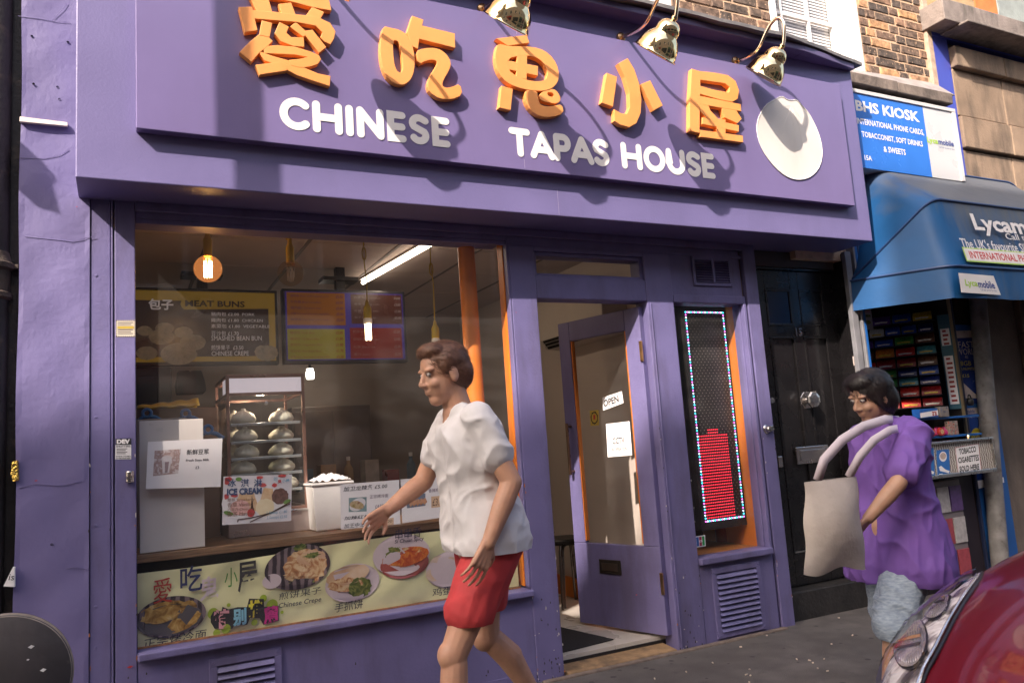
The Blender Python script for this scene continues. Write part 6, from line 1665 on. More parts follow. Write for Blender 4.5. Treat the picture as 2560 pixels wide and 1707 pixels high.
for i in range(1, nx_+1):
    for j in (0, nz_+1): dot(bord['cmw'[(j+i) % 3]], x0+px_*i, z1-pz_*j, px_*.36)
obj('red_dots', ld, emis('led_red', (1, .03, .06), 1.3), led, kind='stuff', normals=False)
obj('unlit_dots', off_, mat('led_off', (.30, .26, .24), rough=.3, var=0), led, kind='stuff', normals=False)
for k_, c_ in (('c', (.05, .75, .9)), ('m', (.75, .12, .6)), ('w', (.6, .8, 1.0))):
    obj('border_dots', bord[k_], emis('led_'+k_, c_, 2.2), led, kind='stuff', normals=False)
p = at(*B3(390, 600), .42)
fx = empty('fire_extinguisher', (p.x, .42, .474), 'red fire extinguisher standing below the led display', 'fire extinguisher')
obj('cylinder', MB().lathe([(0, 0), (.05, 0), (.054, .006), (.054, .26), (.045, .30), (.018, .32), (.016, .335), (0, .335)], 22, Matrix.Translation((p.x, .42, .474))), mat('extinguisher_red', (.32, .02, .02), rough=.3, var=.05), fx, smooth='auto')
obj('label_band', MB().lathe([(.0545, .16), (.0545, .172)], 22, Matrix.Translation((p.x, .42, .474))), M_paper, fx)
obj('valve', MB().box(p.x-.02, p.x+.04,   .405, .435, .81, .84), M_black, fx, bevel=.003)
cq = pquad(B3(205, 610), B3(268, 600), B3(272, 672), B3(212, 682), .049)
o_ = obj('card_sticker', cq.sheet(.0006), M_paper, label='small payment card sticker in the corner of the side window', cat='sticker')
for k, c_ in enumerate(((.03, .12, .4), (.35, .02, .08), (.02, .30, .08))):
    mb = MB(); cq.rect(mb, .06+.3*k, .08, .32+.3*k, .92); obj('stripe', mb, mat('stripe_%d' % k, c_, rough=.4, var=0), o_)
mb = MB(); cq.text(mb, 'JCB', .1, .38, .9, .64, lift=.0012, bold=.03); obj('lettering', mb, M_paper, o_, normals=False)
plight('niche_bounce_lamp', (3.2, .3, 1.99), .0, (1, .8, .6)) if False else None

# clutter at the back of the shop
fr_ = empty('steel_cupboard', (1.45, 3.0, .06), 'dull steel cupboard at the back right behind the bun cabinet', 'cupboard')
obj('cupboard_body', MB().box(1.28, 1.95, 2.95, 3.28, .06, 1.62), mat('dull_steel', (.20, .165, .145), rough=.4, metal=.4, var=.15, vs_=4), fr_, bevel=.008)
for x_ in (1.295, 1.622): obj('cupboard_door', MB().box(x_, x_+.31, 2.93, 2.9495, .12, 1.58), mat('dull_steel', (.20, .165, .145)), fr_, bevel=.004)
for x_ in (1.59, 1.64): obj('handle', MB().box(x_, x_+.012, 2.915, 2.9295, .8, .98), M_steel, fr_, bevel=.003)
random.seed(41)
cl_c = [(.42, .30, .18), (.50, .46, .42), (.30, .06, .05), (.10, .16, .22), (.36, .22, .11)]
nm_c = ['cardboard brown', 'off white', 'dark red', 'slate blue', 'tan']
for i in range(9):
    x_ = .75+.17*i; h_q = random.uniform(.09, .22); w_q = random.uniform(.09, .14); k_ = i % 5
    if i % 3 == 2:
        t_ = empty('bottle', (x_, 2.42, .951), f'{nm_c[k_]} bottle on the back shelf, number {i} along from the left' if False else f'{nm_c[k_]} bottle on the back shelf {["left of", "behind", "right of"][i//3]} the bun cabinet', 'bottle', 'bottles on the back shelf')
        obj('bottle_body', MB().lathe([(0, 0), (.035, 0), (.036, .01), (.036, .14), (.014, .18), (.014, .21), (0, .21)], 14, Matrix.Translation((x_, 2.42, .951))), mat('clutter_%d' % k_, cl_c[k_], rough=.3, var=.2, vs_=12), t_, smooth='auto')
        obj('cap', MB().lathe([(.015, .205), (.016, .235), (0, .236)], 12, Matrix.Translation((x_, 2.42, .951))), M_white, t_)
    else:
        obj('carton', MB().box(x_-w_q/2, x_+w_q/2, 2.36, 2.5, .951, .951+h_q), mat('clutter_%d' % k_, cl_c[k_], rough=.6, var=.2, vs_=12), bevel=.004, label=f'{nm_c[k_]} carton on the back shelf, {["first", "second", "", "third", "fourth", "", "fifth", "sixth"][i]} box from the left', cat='carton', group='cartons on the back shelf')
# ================================================================ papers and stickers
YP = .0725
def paper(name, pts, label, cat, m=None, y=YP, group=None):
    q_ = pquad(*pts, y)
    return q_, obj(name, q_.sheet(.0008), m or M_paper, label=label, cat=cat, group=group)
q, o = paper('soya_milk_sheet', [C6(195, 800), C6(925, 765), C6(908, 1240), C6(175, 1262)], 'white fresh soya milk sheet with a glass photo and a £3 price', 'notice')
mb = MB(); q.textpx(mb, '新鲜豆浆', C6(580, 885), C6(802, 935), bold=.01); obj('chinese_lettering', mb, M_ink, o, normals=False)
mb = MB(); q.textpx(mb, 'Fresh Soya Milk', C6(577, 978), C6(806, 1002), bold=.025, keep=False); q.textpx(mb, '£3', C6(674, 1043), C6(710, 1070), bold=.02); obj('lettering', mb, M_ink_soft, o, normals=False)
mb = MB(); q.polypx(mb, [C6(265, 890), C6(522, 880), C6(505, 1110), C6(260, 1135)]); pic = obj('milk_photo', mb, ramp_mat('bean_print', [(.35, (.62, .50, .48)), (.5, (.40, .26, .24)), (.62, (.70, .63, .63))], scale=55, rough=.5), o)
mb = MB(); q.polypx(mb, [C6(335, 960), C6(440, 955), C6(415, 1105), C6(355, 1110)], .001); q.ellpx(mb, C6(388, 960), 13, 5, .0011); obj('glass_print', mb, mat('glass_print', (.66, .62, .64), rough=.5, var=.1, vs_=40), o)
mb = MB(); q.polypx(mb, [C6(370, 1000), C6(412, 998), C6(400, 1100), C6(375, 1102)], .0015); obj('soya_print', mb, mat('soya_print', (.30, .22, .24), rough=.5, var=.2, vs_=40), o)
q, o = paper('ice_cream_sheet', [C6(936, 1140), C6(1607, 1118), C7(1598, 240), C7(922, 283)], 'ice cream poster with scoops and fruit on a white plate', 'poster', mat('pale_print_paper', (.70, .68, .72), rough=.25, var=.04))
def blob(q_, par, name, c, rx, ry, m_, lift, **k):
    mb = MB(); q_.ellpx(mb, c, rx, ry, lift, **k); return obj(name, mb, m_, par)
blob(q, o, 'plate_print', C7(1260, 60), 84, 46, mat('plate_white', (.74, .72, .74), rough=.3, var=.03), .0008)
M_waf = ramp_mat('wafer_print', [(.3, (.62, .38, .20)), (.6, (.72, .52, .32)), (.8, (.50, .28, .14))], scale=40, rough=.4)
mb = MB(); q.polypx(mb, [C6(1060, 1400), C6(1090, 1310), C6(1230, 1290), C6(1280, 1440), C6(1330, 1250), C6(1420, 1260), C6(1430, 1380), C6(1260, 1480), C6(1150, 1470)], .0012); obj('wafer_print', mb, M_waf, o)
blob(q, o, 'strawberry_scoop', C7(1100, 110), 24, 20, ramp_mat('straw_print', [(.3, (.62, .33, .30)), (.6, (.70, .45, .42)), (.8, (.55, .25, .24))], scale=50), .0016, jag=.06)
blob(q, o, 'vanilla_scoop', C7(1345, 110), 23, 22, ramp_mat('vanilla_print', [(.3, (.74, .62, .40)), (.7, (.78, .68, .48))], scale=30), .0018, jag=.04)
blob(q, o, 'chocolate_scoop', C6(1490, 1335), 21, 20, ramp_mat('choc_print', [(.3, (.10, .045, .035)), (.6, (.17, .085, .07)), (.8, (.24, .13, .11))], scale=60), .0020, jag=.06)
M_berry = ramp_mat('berry_print', [(.3, (.45, .02, .03)), (.7, (.60, .10, .09))], scale=40); M_leaf = mat('leaf_print', (.12, .25, .05), rough=.4, var=.3, vs_=40)
mb = MB()
for a_, b_, r1_, r2q in ((985, 1165, 10, 6), (1290, 1150, 8, 4), (1320, 1225, 9, 5), (1510, 1135, 10, 4), (1435, 1225, 6, 5), (970, 1190, 6, 8), (965, 1335, 6, 7), (1040, 1325, 9, 5)): q.ellpx(mb, C6(a_, b_), r1_, r2q, .0022, n=14, jag=.15)
q.ellpx(mb, C7(1205, 165), 9, 10, .0024, n=16, jag=.08); obj('berry_print', mb, M_berry, o)
mb = MB()
for a_, b_, r1_, r2q, rt in ((985, 165, 13, 5, .3), (1560, 55, 10, 5, -.4), (1060, 1160-340, 0, 0, 0)):
    if r1_: q.ellpx(mb, C7(a_, b_), r1_, r2q, .0024, n=12, rot=rt)
q.ellpx(mb, C6(1085, 1165), 8, 5, .0024, n=12); obj('leaf_print', mb, M_leaf, o)
mb = MB()
for l_ in ([(1075, 255), (1080, 228), (1200, 215), (1400, 165), (1590, 60)], [(1195, 255), (1280, 215), (1430, 150), (1590, 75)]):
    for k in range(len(l_)-1):
        (ax, ay), (bx, by) = l_[k], l_[k+1]; d_ = math.hypot(bx-ax, by-ay); nx, ny = -(by-ay)/d_*5, (bx-ax)/d_*5
        q.polypx(mb, [C7(ax-nx, ay-ny), C7(bx-nx, by-ny), C7(bx+nx, by+ny), C7(ax+nx, ay+ny)], .0026)
q.polypx(mb, [C6(1215, 1320), C6(1228, 1440), C6(1250, 1500), C6(1180, 1500), C6(1205, 1440)], .0021)
obj('vanilla_pod_print', mb, mat('pod_print', (.06, .03, .025), rough=.4, var=0), o)
mb = MB()
for i, ch in enumerate('冰淇淋'): q.textpx(mb, ch, C6(975+128*i, 1165), C6(1060+128*i, 1240), lift=.003, bold=.02)
q.textpx(mb, 'ICE CREAM', C6(970, 1258), C6(1310, 1312), lift=.003, bold=.05, keep=False); obj('title_lettering', mb, mat('blue_grey_ink', (.05, .09, .20), rough=.4, var=0), o, normals=False)
mb = MB()
for i, t_ in enumerate(('草莓 Strawberry', '香草 Vanilla', '巧克力 Chocolate', '抹茶 Matcha')): q.textpx(mb, t_, C6(975, 1352+45*i), C6(1240, 1384+45*i), lift=.003, keep=True, align='l')
obj('flavour_lettering', mb, mat('olive_ink', (.22, .10, .06), rough=.4, var=0), o, normals=False)
mb = MB(); q.textpx(mb, '1 Scoop £1.80', C7(1362, 150), C7(1560, 175), lift=.003, keep=False); q.textpx(mb, '2 Scoops £2.50', C7(1362, 198), C7(1560, 222), lift=.003, keep=False); q.textpx(mb, '吃', C6(1430, 1145), C6(1470, 1185), lift=.003)
obj('price_lettering', mb, mat('cyan_ink', (.06, .28, .45), rough=.4, var=0), o, normals=False)
mb = MB(); q.textpx(mb, '鬼', C6(1465, 1170), C6(1505, 1210), lift=.003, bold=.02); obj('red_character', mb, M_redprint, o, normals=False)
mb = MB(); q.textpx(mb, '小屋', C6(1510, 1160), C6(1580, 1205), lift=.003, bold=.02); obj('blue_character', mb, mat('cyan_ink', (.06, .28, .45)), o, normals=False)
# two price sheets
q, o = paper('price_sheet', [C8(118, 198), C8(697, 152), C8(710, 585), C8(128, 640)], 'white price sheet with handwriting and a cold noodle photo', 'notice', group='hand written price sheets')
mb = MB(); q.textpx(mb, '加卫龙辣条 £5.00', C8(150, 222), C8(582, 238), shear=.15, bold=.006, keep=False); q.textpx(mb, '加辣红烧肉 £6.00', C8(160, 512), C8(635, 506), shear=.15, bold=.006, keep=False)
q.textpx(mb, '加王中王香肠', C8(160, 584), C8(465, 600), shear=.15, keep=False); obj('handwriting', mb, M_ink, o, normals=False)
mb = MB(); q.textpx(mb, '正宗烤冷面', C8(410, 304), C8(592, 325), keep=False); q.textpx(mb, '£4.00', C8(465, 398), C8(550, 428), keep=False); obj('lettering', mb, mat('purple_ink', (.14, .09, .15), rough=.5, var=0), o, normals=False)
M_noodle = ramp_mat('noodle_print', [(.25, (.06, .12, .04)), (.42, (.35, .25, .08)), (.55, (.55, .42, .25)), (.68, (.22, .10, .05)), (.85, (.45, .50, .50))], scale=45, detail=3)
mb = MB(); q.polypx(mb, [C8(205, 330), C8(380, 322), C8(382, 462), C8(206, 468)]); obj('food_photo', mb, mat('plate_teal', (.20, .32, .34), rough=.4, var=.2, vs_=20), o)
mb = MB(); q.ellpx(mb, C8(292, 395), 21, 15, .001, rot=-.4); obj('plate_print', mb, mat('plate_white', (.74, .72, .74)), o)
mb = MB(); q.ellpx(mb, C8(285, 400), 18, 10, .0015, rot=.35, jag=.1); obj('noodle_print', mb, M_noodle, o)
M_post = mat('orange_note', (.72, .50, .32), rough=.6, var=.04)
mb = MB(); q.polypx(mb, [C8(495, 540), C8(648, 522), C8(650, 590), C8(497, 608)], .001); n_ = obj('sticky_note', mb, M_post, o)
mb = MB(); q.textpx(mb, '£5.00', C8(510, 552), C8(635, 568), lift=.0018, shear=.15, keep=False); obj('note_lettering', mb, mat('brown_ink', (.12, .05, .03), rough=.5, var=0), o, normals=False)
q, o = paper('price_sheet', [C8(710, 148), C8(1248, 105), C8(1264, 500), C8(728, 578)], 'white price sheet with a grilled slices photo and a £3.00 note', 'notice', group='hand written price sheets')
mb = MB(); q.textpx(mb, '香辣鸡蛋仔', C8(985, 246), C8(1155, 270), keep=False); obj('lettering', mb, mat('purple_ink', (.14, .09, .15)), o, normals=False)
mb = MB(); q.polypx(mb, [C8(768, 308), C8(820, 300), C8(955, 288), C8(957, 412), C8(775, 432)]); obj('food_photo', mb, mat('plate_slate', (.16, .20, .28), rough=.4, var=.3, vs_=20), o)
mb = MB()
for k in range(5): q.polypx(mb, [C8(790+34*k, 365-4*k), C8(818+34*k, 348-4*k), C8(838+34*k, 395-5*k), C8(806+34*k, 420-4*k)], .001+.0002*k)
obj('slice_print', mb, ramp_mat('slice_print', [(.3, (.40, .16, .07)), (.6, (.60, .32, .18)), (.8, (.20, .08, .04))], scale=40), o)
mb = MB(); q.polypx(mb, [C8(1012, 322), C8(1150, 312), C8(1152, 425), C8(1015, 436)], .001); obj('sticky_note', mb, M_post, o)
mb = MB(); q.textpx(mb, '£3.00', C8(1022, 345), C8(1148, 405), lift=.0018, shear=.15, keep=False); obj('note_lettering', mb, mat('brown_ink', (.12, .05, .03)), o, normals=False)
q, o = paper('snack_packet', [C8(1500, 150), C8(1690, 90), C8(1760, 460), C8(1520, 480)], 'pale printed snack packet taped inside the window by the orange bead', 'packet', mat('packet_foil', (.55, .50, .52), rough=.25, var=.15, vs_=20, bump=.4, bs=30), y=.078)
mb = MB(); q.textpx(mb, '大辣片', C8(1515, 145), C8(1660, 205), lift=.001, bold=.02); obj('lettering', mb, mat('teal_ink', (.10, .16, .15), rough=.4, var=0), o, normals=False)
mb = MB(); q.polypx(mb, [C8(1600, 430), C8(1625, 330), C8(1680, 275), C8(1665, 440)], .001); q.rectpx(mb, C8(1565, 215), C8(1610, 300), .0009); obj('picture', mb, mat('chilli_print', (.48, .12, .08), rough=.3, var=.3, vs_=40), o)

# ---- banner below the counter
class Banner(Quad):
    def P(s, u, v, lift=0.0):
        p = Quad.P(s, u, v, lift)
        w = .0035*math.sin(u*31+v*5)+.0025*math.sin(u*17-v*9+1)+.0022*math.sin(u*53+v*14)
        dz = -.006*math.sin(u*9)*(1-v)
        return p+Vector((0, .010+w, dz))
bq = Banner(Vector((.0705, .072, .760)), Vector((1.858, .072, .803)), Vector((1.852, .072, .466)), Vector((.0705, .072, .456)))
ban = empty('food_banner', (.96, .09, .47), 'creased pale green food banner with Chinese lettering inside the window foot', 'banner')
M_ban = mat('banner_green', (.72, .70, .40), rough=.35, var=.12, vs_=3, bump=.12, bs=10)
obj('banner_sheet', MB().grid(120, 14, lambda u, v: bq.P(u, v, -.0008)), M_ban, ban, smooth=True, normals=False)
LB = .0042
def bell(name, c, rx, ry, m_, lift=LB, **k):
    mb = MB(); bq.ellpx(mb, c, rx, ry, lift, n=k.pop('n', 36), **k); return obj(name, mb, m_, ban)
def btext(name, m_, items, lift=LB+.0030, **kw):
    mb = MB()
    for it in items:
        t_, p0, p1 = it[:3]; k = dict(kw); k.update(it[3] if len(it) > 3 else {})
        bq.textpx(mb, t_, p0, p1, lift=lift, **k)
    return obj(name, mb, m_, ban, normals=False)
F_roll = ramp_mat('roll_print', [(.25, (.10, .045, .01)), (.45, (.38, .20, .04)), (.6, (.55, .35, .10)), (.75, (.62, .46, .22)), (.9, (.25, .14, .04))], scale=14, detail=3, dist=2.5)
F_dark = ramp_mat('table_print', [(.3, (.03, .02, .03)), (.5, (.09, .06, .07)), (.7, (.20, .15, .16))], scale=9, kind='wave', dist=2)
F_crepe = ramp_mat('crepe_print', [(.25, (.16, .05, .03)), (.42, (.48, .22, .09)), (.55, (.66, .45, .24)), (.7, (.72, .56, .34)), (.85, (.35, .14, .06))], scale=22, detail=4, dist=2)
F_green = ramp_mat('salad_print', [(.3, (.03, .06, .01)), (.5, (.13, .17, .03)), (.68, (.28, .28, .07)), (.8, (.35, .22, .10))], scale=26, detail=4, dist=2)
F_bread = ramp_mat('bread_print', [(.3, (.55, .30, .15)), (.6, (.68, .48, .32)), (.8, (.74, .60, .46))], scale=9, detail=3)
F_soup = ramp_mat('soup_print', [(.3, (.30, .03, .01)), (.5, (.50, .10, .02)), (.65, (.60, .22, .04)), (.8, (.20, .16, .03))], scale=34, detail=4, dist=1)
F_egg = ramp_mat('egg_print', [(.3, (.60, .40, .25)), (.6, (.66, .52, .42)), (.85, (.52, .25, .14))], scale=16)
F_plate = mat('plate_pinkish', (.62, .52, .55), rough=.4, var=.05)
F_tea = ramp_mat('tea_print', [(.3, (.52, .30, .20)), (.6, (.64, .46, .34)), (.9, (.40, .20, .12))], scale=12)
# cold noodle rolls
bell('photo_oval', C7(440, 1180), 87, 52, F_dark)
bell('plate_print', C7(430, 1210), 80, 40, mat('plate_dark', (.10, .09, .10), rough=.3, var=.1), LB+.0008)
bell('roll_print', C7(370, 1130), 62, 26, F_roll, LB+.0014, rot=-.12, jag=.05); bell('roll_print', C7(560, 1230), 45, 20, F_roll, LB+.0018, rot=-.35, jag=.06); bell('roll_print', C7(600, 1090), 22, 18, F_roll, LB+.0020, jag=.06)
# crepe
bell('photo_oval', C7(1675, 725), 82, 54, F_dark); bell('plate_print', C7(1420, 850), 24, 18, F_plate, LB+.0006)
bell('crepe_print', C7(1750, 720), 55, 42, F_crepe, LB+.0012, jag=.10); bell('crepe_top_print', C7(1800, 640), 38, 18, F_bread, LB+.0018, rot=.15, jag=.05); bell('filling_print', C7(1700, 810), 40, 12, F_crepe, LB+.002, rot=.15, jag=.18); bell('salad_print', C7(1720, 865), 30, 8, F_green, LB+.0022, rot=.1, jag=.2); bell('herb_print', C7(1690, 540), 16, 8, F_green, LB+.002, jag=.2)
bell('herb_print', C7(1810, 620), 20, 6, F_green, LB+.0026, jag=.3)
# hand pancake
bell('photo_oval', C8(260, 1190), 68, 44, F_plate); bell('bread_print', C8(210, 1120), 55, 22, F_bread, LB+.0010, rot=-.08, jag=.03); bell('meat_print', C8(190, 1210), 45, 17, F_crepe, LB+.0014, rot=.1, jag=.08); bell('salad_print', C8(330, 1235), 30, 24, F_green, LB+.0018, jag=.1)
# spicy bowl
bell('photo_oval', C8(735, 935), 70, 48, F_plate); bell('bowl_print', C8(770, 1020), 60, 33, mat('bowl_red', (.34, .08, .07), rough=.3, var=.15, vs_=6), LB+.0008); bell('soup_print', C8(770, 955), 58, 22, F_soup, LB+.0014, rot=-.10, jag=.03); bell('herb_print', C8(660, 920), 22, 14, F_green, LB+.0018, jag=.2); bell('noodle_print', C8(810, 900), 26, 9, F_crepe, LB+.0018, jag=.25)
mb = MB()
for a_, b_, c_, d_ in ((690, 850, 790, 945), (640, 840, 730, 905)):
    d0 = math.hypot(c_-a_, d_-b_); nx, ny = -(d_-b_)/d0*8, (c_-a_)/d0*8
    bq.polypx(mb, [C8(a_-nx, b_-ny), C8(c_-nx, d_-ny), C8(c_+nx, d_+ny), C8(a_+nx, b_+ny)], LB+.0022)
obj('skewer_print', mb, F_plate, ban)
# eggs and milk tea
bell('photo_oval', C8(1240, 1060), 64, 44, F_plate)
for i, (a_, b_) in enumerate(((1100, 1000), (1215, 1010), (1160, 1100), (1320, 1130), (1060, 1110))): bell('egg_print', C8(a_, b_), 20, 16, F_egg, LB+.0010+.0003*i)
bell('photo_oval', C8(1640, 820), 55, 40, mat('berry_pink', (.55, .10, .09), rough=.4, var=.15, vs_=6)); bell('tea_print', C8(1600, 800), 18, 24, F_tea, LB+.001); bell('tea_print', C8(1700, 790), 16, 24, F_tea, LB+.0013)
# lettering
btext('red_character', mat('red_brush', (.42, .03, .02), rough=.4, var=0), [('愛', C7(248, 815), C7(442, 1030))], keep=False)
btext('navy_character', mat('navy_brush', (.02, .03, .11), rough=.4, var=0), [('吃', C7(510, 690), C7(738, 915))], keep=False, bold=.01)
btext('pale_character', mat('pale_pink', (.66, .55, .60), rough=.4, var=0), [('鬼', C7(705, 795), C7(900, 1010))], keep=False, bold=.02)
btext('green_character', mat('green_brush', (.04, .20, .03), rough=.4, var=0), [('小', C7(950, 715), C7(1085, 885))], keep=False)
btext('black_character', M_ink, [('屋', C7(1075, 665), C7(1283, 925))], keep=False, bold=.015)
btext('dark_lettering', mat('ink_navy', (.02, .022, .05), rough=.4, var=0), [('正宗烤冷面', C7(165, 1395), C7(795, 1398), dict(keep=False, shear=.1)), ('煎饼果子', C7(1490, 965), C7(1910, 972), dict(keep=False, shear=.1)), ('Chinese Crepe', C7(1495, 1062), C7(1915, 1058), dict(keep=False, shear=.2, bold=.01)),
     ('手抓饼', C8(85, 1382), C8(370, 1420), dict(keep=False, shear=.1)), ('串串香', C8(660, 708), C8(925, 768), dict(keep=False, shear=.1)), ('Si Chuan Spicy', C8(660, 800), C8(950, 808), dict(keep=False, shear=.2, bold=.01)), ('珍珠奶茶', C8(1515, 958), C8(1855, 995), dict(keep=False, shear=.1)), ('Bubble Milk Tea(Hot/Cold)', C8(1420, 1045), C8(1870, 1026), dict(keep=False, shear=.1)), ('鸡蛋红豆烧', C8(1045, 1238), C8(1530, 1238), dict(keep=False, shear=.1))])
mb = MB(); 
for a_, b_, r_ in ((850, 1150, 14), (1340, 1010, 9), (1430, 1080, 15), (1260, 1240, 8), (980, 1300, 12), (890, 1340, 9), (1000, 1070, 5), (1530, 1145, 4)): bq.ellpx(mb, C7(a_, b_), r_, r_, LB, n=20)
obj('lime_dots', mb, mat('lime_dot', (.30, .40, .03), rough=.4, var=0), ban)
mb = MB()
for l_ in ([(825, 1180), (850, 1130), (930, 1125), (940, 1085), (1000, 1110), (1090, 1090), (1180, 1090), (1200, 1010), (1345, 1015), (1350, 1090), (1495, 1085), (1502, 1225), (1350, 1265), (1310, 1200), (1215, 1195), (1190, 1260), (1060, 1270), (1040, 1300), (870, 1300), (830, 1240)],): bq.polypx(mb, [C7(*p) for p in l_], LB+.0008)
obj('black_burst', mb, M_ink, ban)
for ch, c_, p0, p1 in (('特', (.60, .28, .32), (845, 1120), (1020, 1285)), ('别', (.22, .48, .60), (1040, 1110), (1180, 1258)), ('推', (.60, .52, .04), (1190, 1030), (1335, 1180)), ('薦', (.50, .02, .20), (1345, 1095), (1495, 1240))):
    btext('burst_character', mat('burst_'+str(ord(ch)), c_, rough=.4, var=0), [(ch, C7(*p0), C7(*p1))], keep=False, bold=.045, lift=LB+.0065)
obj('orange_foot', MB().box(.07, 1.86, .070, .078, .456, .4635), mat('rusty_edge', (.40, .18, .06), rough=.7, var=.4, vs_=30), ban)

# ---- stickers, lock and strips on the purple front
def sticker(name, pts, m, label, y=-.0008):
    q_ = pquad(*pts, y)
    return q_, obj(name, q_.sheet(.0006), m, label=label, cat='sticker')
q, o = sticker('perforated_sticker', [Z4(757, 785), Z4(884, 784), Z4(884, 893), Z4(757, 894)], mat('cream_sticker', (.62, .56, .46), rough=.5, var=.05), 'cream sticker with a dotted edge on the frame post')
mb = MB()
for k in range(9):
    for v in (0.0, .94): q.rect(mb, .02+.11*k, v, .07+.11*k, v+.06)
for k in range(8):
    for u in (0, .955): q.rect(mb, u, .03+.125*k, u+.045, .09+.125*k)
for k in range(7): q.rect(mb, .10, .13+.11*k, .88-.1*(k % 2), .17+.11*k)
obj('print_lines', mb, mat('brown_print', (.08, .05, .05), rough=.5, var=0), o, kind='stuff')
mb = MB(); q.rect(mb, .08, .36, .92, .52, .0009); obj('yellow_band', mb, mat('mustard', (.50, .36, .06), rough=.5, var=0), o)
q, o = sticker('shutters_sticker', [(289, 1096), (328, 1095), (328, 1148), (288, 1148)], M_paper, 'white and black shutters company sticker above the post lock')
mb = MB(); q.rect(mb, 0, 0, 1, .30, .0007); obj('black_head', mb, M_ink, o)
mb = MB(); q.text(mb, 'DEV', .08, .04, .92, .26, lift=.0012, bold=.06, keep=False); obj('lettering', mb, M_paper, o, normals=False)
mb = MB(); q.text(mb, 'SHUTTERS', .05, .33, .95, .42, bold=.02, keep=False)
for k in range(4): q.rect(mb, .08, .48+.075*k, .75-.1*(k % 2), .51+.075*k)
q.text(mb, '07506172483', .05, .82, .95, .89, bold=.02, keep=False); q.text(mb, '07983000385', .05, .92, .95, .985, bold=.02, keep=False); obj('print_lines', mb, M_ink, o, normals=False)
p = at(324, 1190, 0)
lk_ = empty('shutter_lock', (p.x, -.01, p.z), 'silver key lock on the left frame post beside the window', 'lock')
obj('lock_body', MB().tube([(p.x, -.014, p.z+.022), (p.x, -.014, p.z-.026)], .0165, 18), M_silver, lk_, smooth='auto', bevel=.004)
obj('key_barrel', MB().lathe([(0, .012), (.011, .011), (.012, 0)], 16, Matrix.Translation((p.x, -.026, p.z-.006)) @ Matrix.Rotation(R(90), 4, 'X')), M_steel, lk_, smooth='auto')
obj('key_slot', MB().box(p.x-.001, p.x+.001, -.0392, -.0382, p.z-.013, p.z+.0), M_dark, lk_)
a_, b_ = at(*(132/2.6133, 790/2.6133), 0), at(*(443/2.6133, 825/2.6133), 0)
obj('trunking_strip', MB().hexa([(a_.x, -.022, a_.z-.012), (b_.x, -.022, b_.z-.008), (b_.x, -.002, b_.z-.008), (a_.x, -.002, a_.z-.012), (a_.x, -.018, a_.z+.012), (b_.x, -.018, b_.z+.010), (b_.x, -.002, b_.z+.010), (a_.x, -.002, a_.z+.012)]), mat('ivory_plastic', (.66, .58, .50), rough=.5, var=.1), bevel=.002, label='short ivory strip of cable trunking on the purple column', cat='trunking')
mb = MB()
random.seed(31)
for px, py in ((80, 92), (170, 107), (84, 211), (144, 219), (130, 1360), (149, 250)):
    p = at(px, py, 0); mb.lathe([(0, -.003), (.004, -.002), (.005, .002)], 9, Matrix.Translation((p.x, -.003, p.z)) @ Matrix.Rotation(R(90), 4, 'X'))
obj('screw_holes', mb, M_dark, shop, kind='stuff')
mb = MB()
for px, py, w_ in ((90, 1201, .006), (325, 1666, .012), (192, 517, .004), (1591, 1486, .007), (1290, 781, .004)):
    p = at(px, py, -.004); mb.add([(p.x-w_, -.0045, p.z), (p.x, -.0045, p.z-w_*.4), (p.x+w_, -.0045, p.z+w_*.1), (p.x, -.0045, p.z+w_*.4)], [(0, 1, 2, 3)])
obj('red_paint_flecks', mb, M_redprint, shop, kind='stuff')
# notices on the door glass (door local frame)
DM = door.matrix_basis.copy()
def dquad(x0, x1, z0, z1, skew=0.0, y=-.0042):
    f = lambda x, z: DM @ Vector((x, y, z))
    return Quad(f(x0, z1), f(x1, z1+skew), f(x1, z0+skew), f(x0, z0))
def dpx(px, py):
    o_ = DM @ Vector((0, -.0042, 0)); n_ = DM.to_3x3() @ Vector((0, -1, 0))
    d = ray(px, py); t = (o_-CAM).dot(n_)/d.dot(n_); l = DM.inverted() @ (CAM+d*t); return l.x, l.z
def dnotice(name, pts, label, cat='notice'):
    q_ = Quad(*[DM @ Vector((dpx(*p)[0], -.0045, dpx(*p)[1])) for p in pts])
    return q_, obj(name, q_.sheet(.0008), M_paper, label=label, cat=cat)
q, o = dnotice('open_notice', [Z5(1845, 1290), Z5(1972, 1248), Z5(1983, 1325), Z5(1850, 1375)], 'tilted paper notice reading open on the shop door glass')
mb = MB(); q.text(mb, 'OPEN', .04, .22, .80, .78, bold=.03, keep=False); obj('lettering', mb, M_ink, o, normals=False)
q, o = dnotice('camera_notice', [Z5(1868, 1462), Z5(2022, 1444), B2(2040, 80), B2(1880, 93)], 'white cctv in operation notice on the shop door glass')
mb = MB(); q.text(mb, 'CCTV', .24, .44, .74, .63, bold=.02, keep=False); q.text(mb, 'IN OPERATION', .20, .74, .80, .84, bold=.01, keep=False); obj('lettering', mb, M_ink, o, normals=False)
q, o = dnotice('round_sticker', [Z5(1762, 1375), Z5(1820, 1370), Z5(1823, 1470), Z5(1768, 1475)], 'small yellow and black sticker at the edge of the door glass', 'sticker')
o.data.materials.clear(); o.data.materials.append(mat('mustard', (.50, .36, .06)))
mb = MB(); q.ell(mb, .5, .5, .42, .42, jag=.08); obj('emblem', mb, M_ink, o)
mb = MB(); q.ell(mb, .5, .5, .32, .32, .001); obj('emblem_fill', mb, mat('mustard', (.50, .36, .06)), o)
mb = MB(); q.rect(mb, .4, .3, .62, .6, .0015); obj('emblem_red', mb, M_redprint, o)
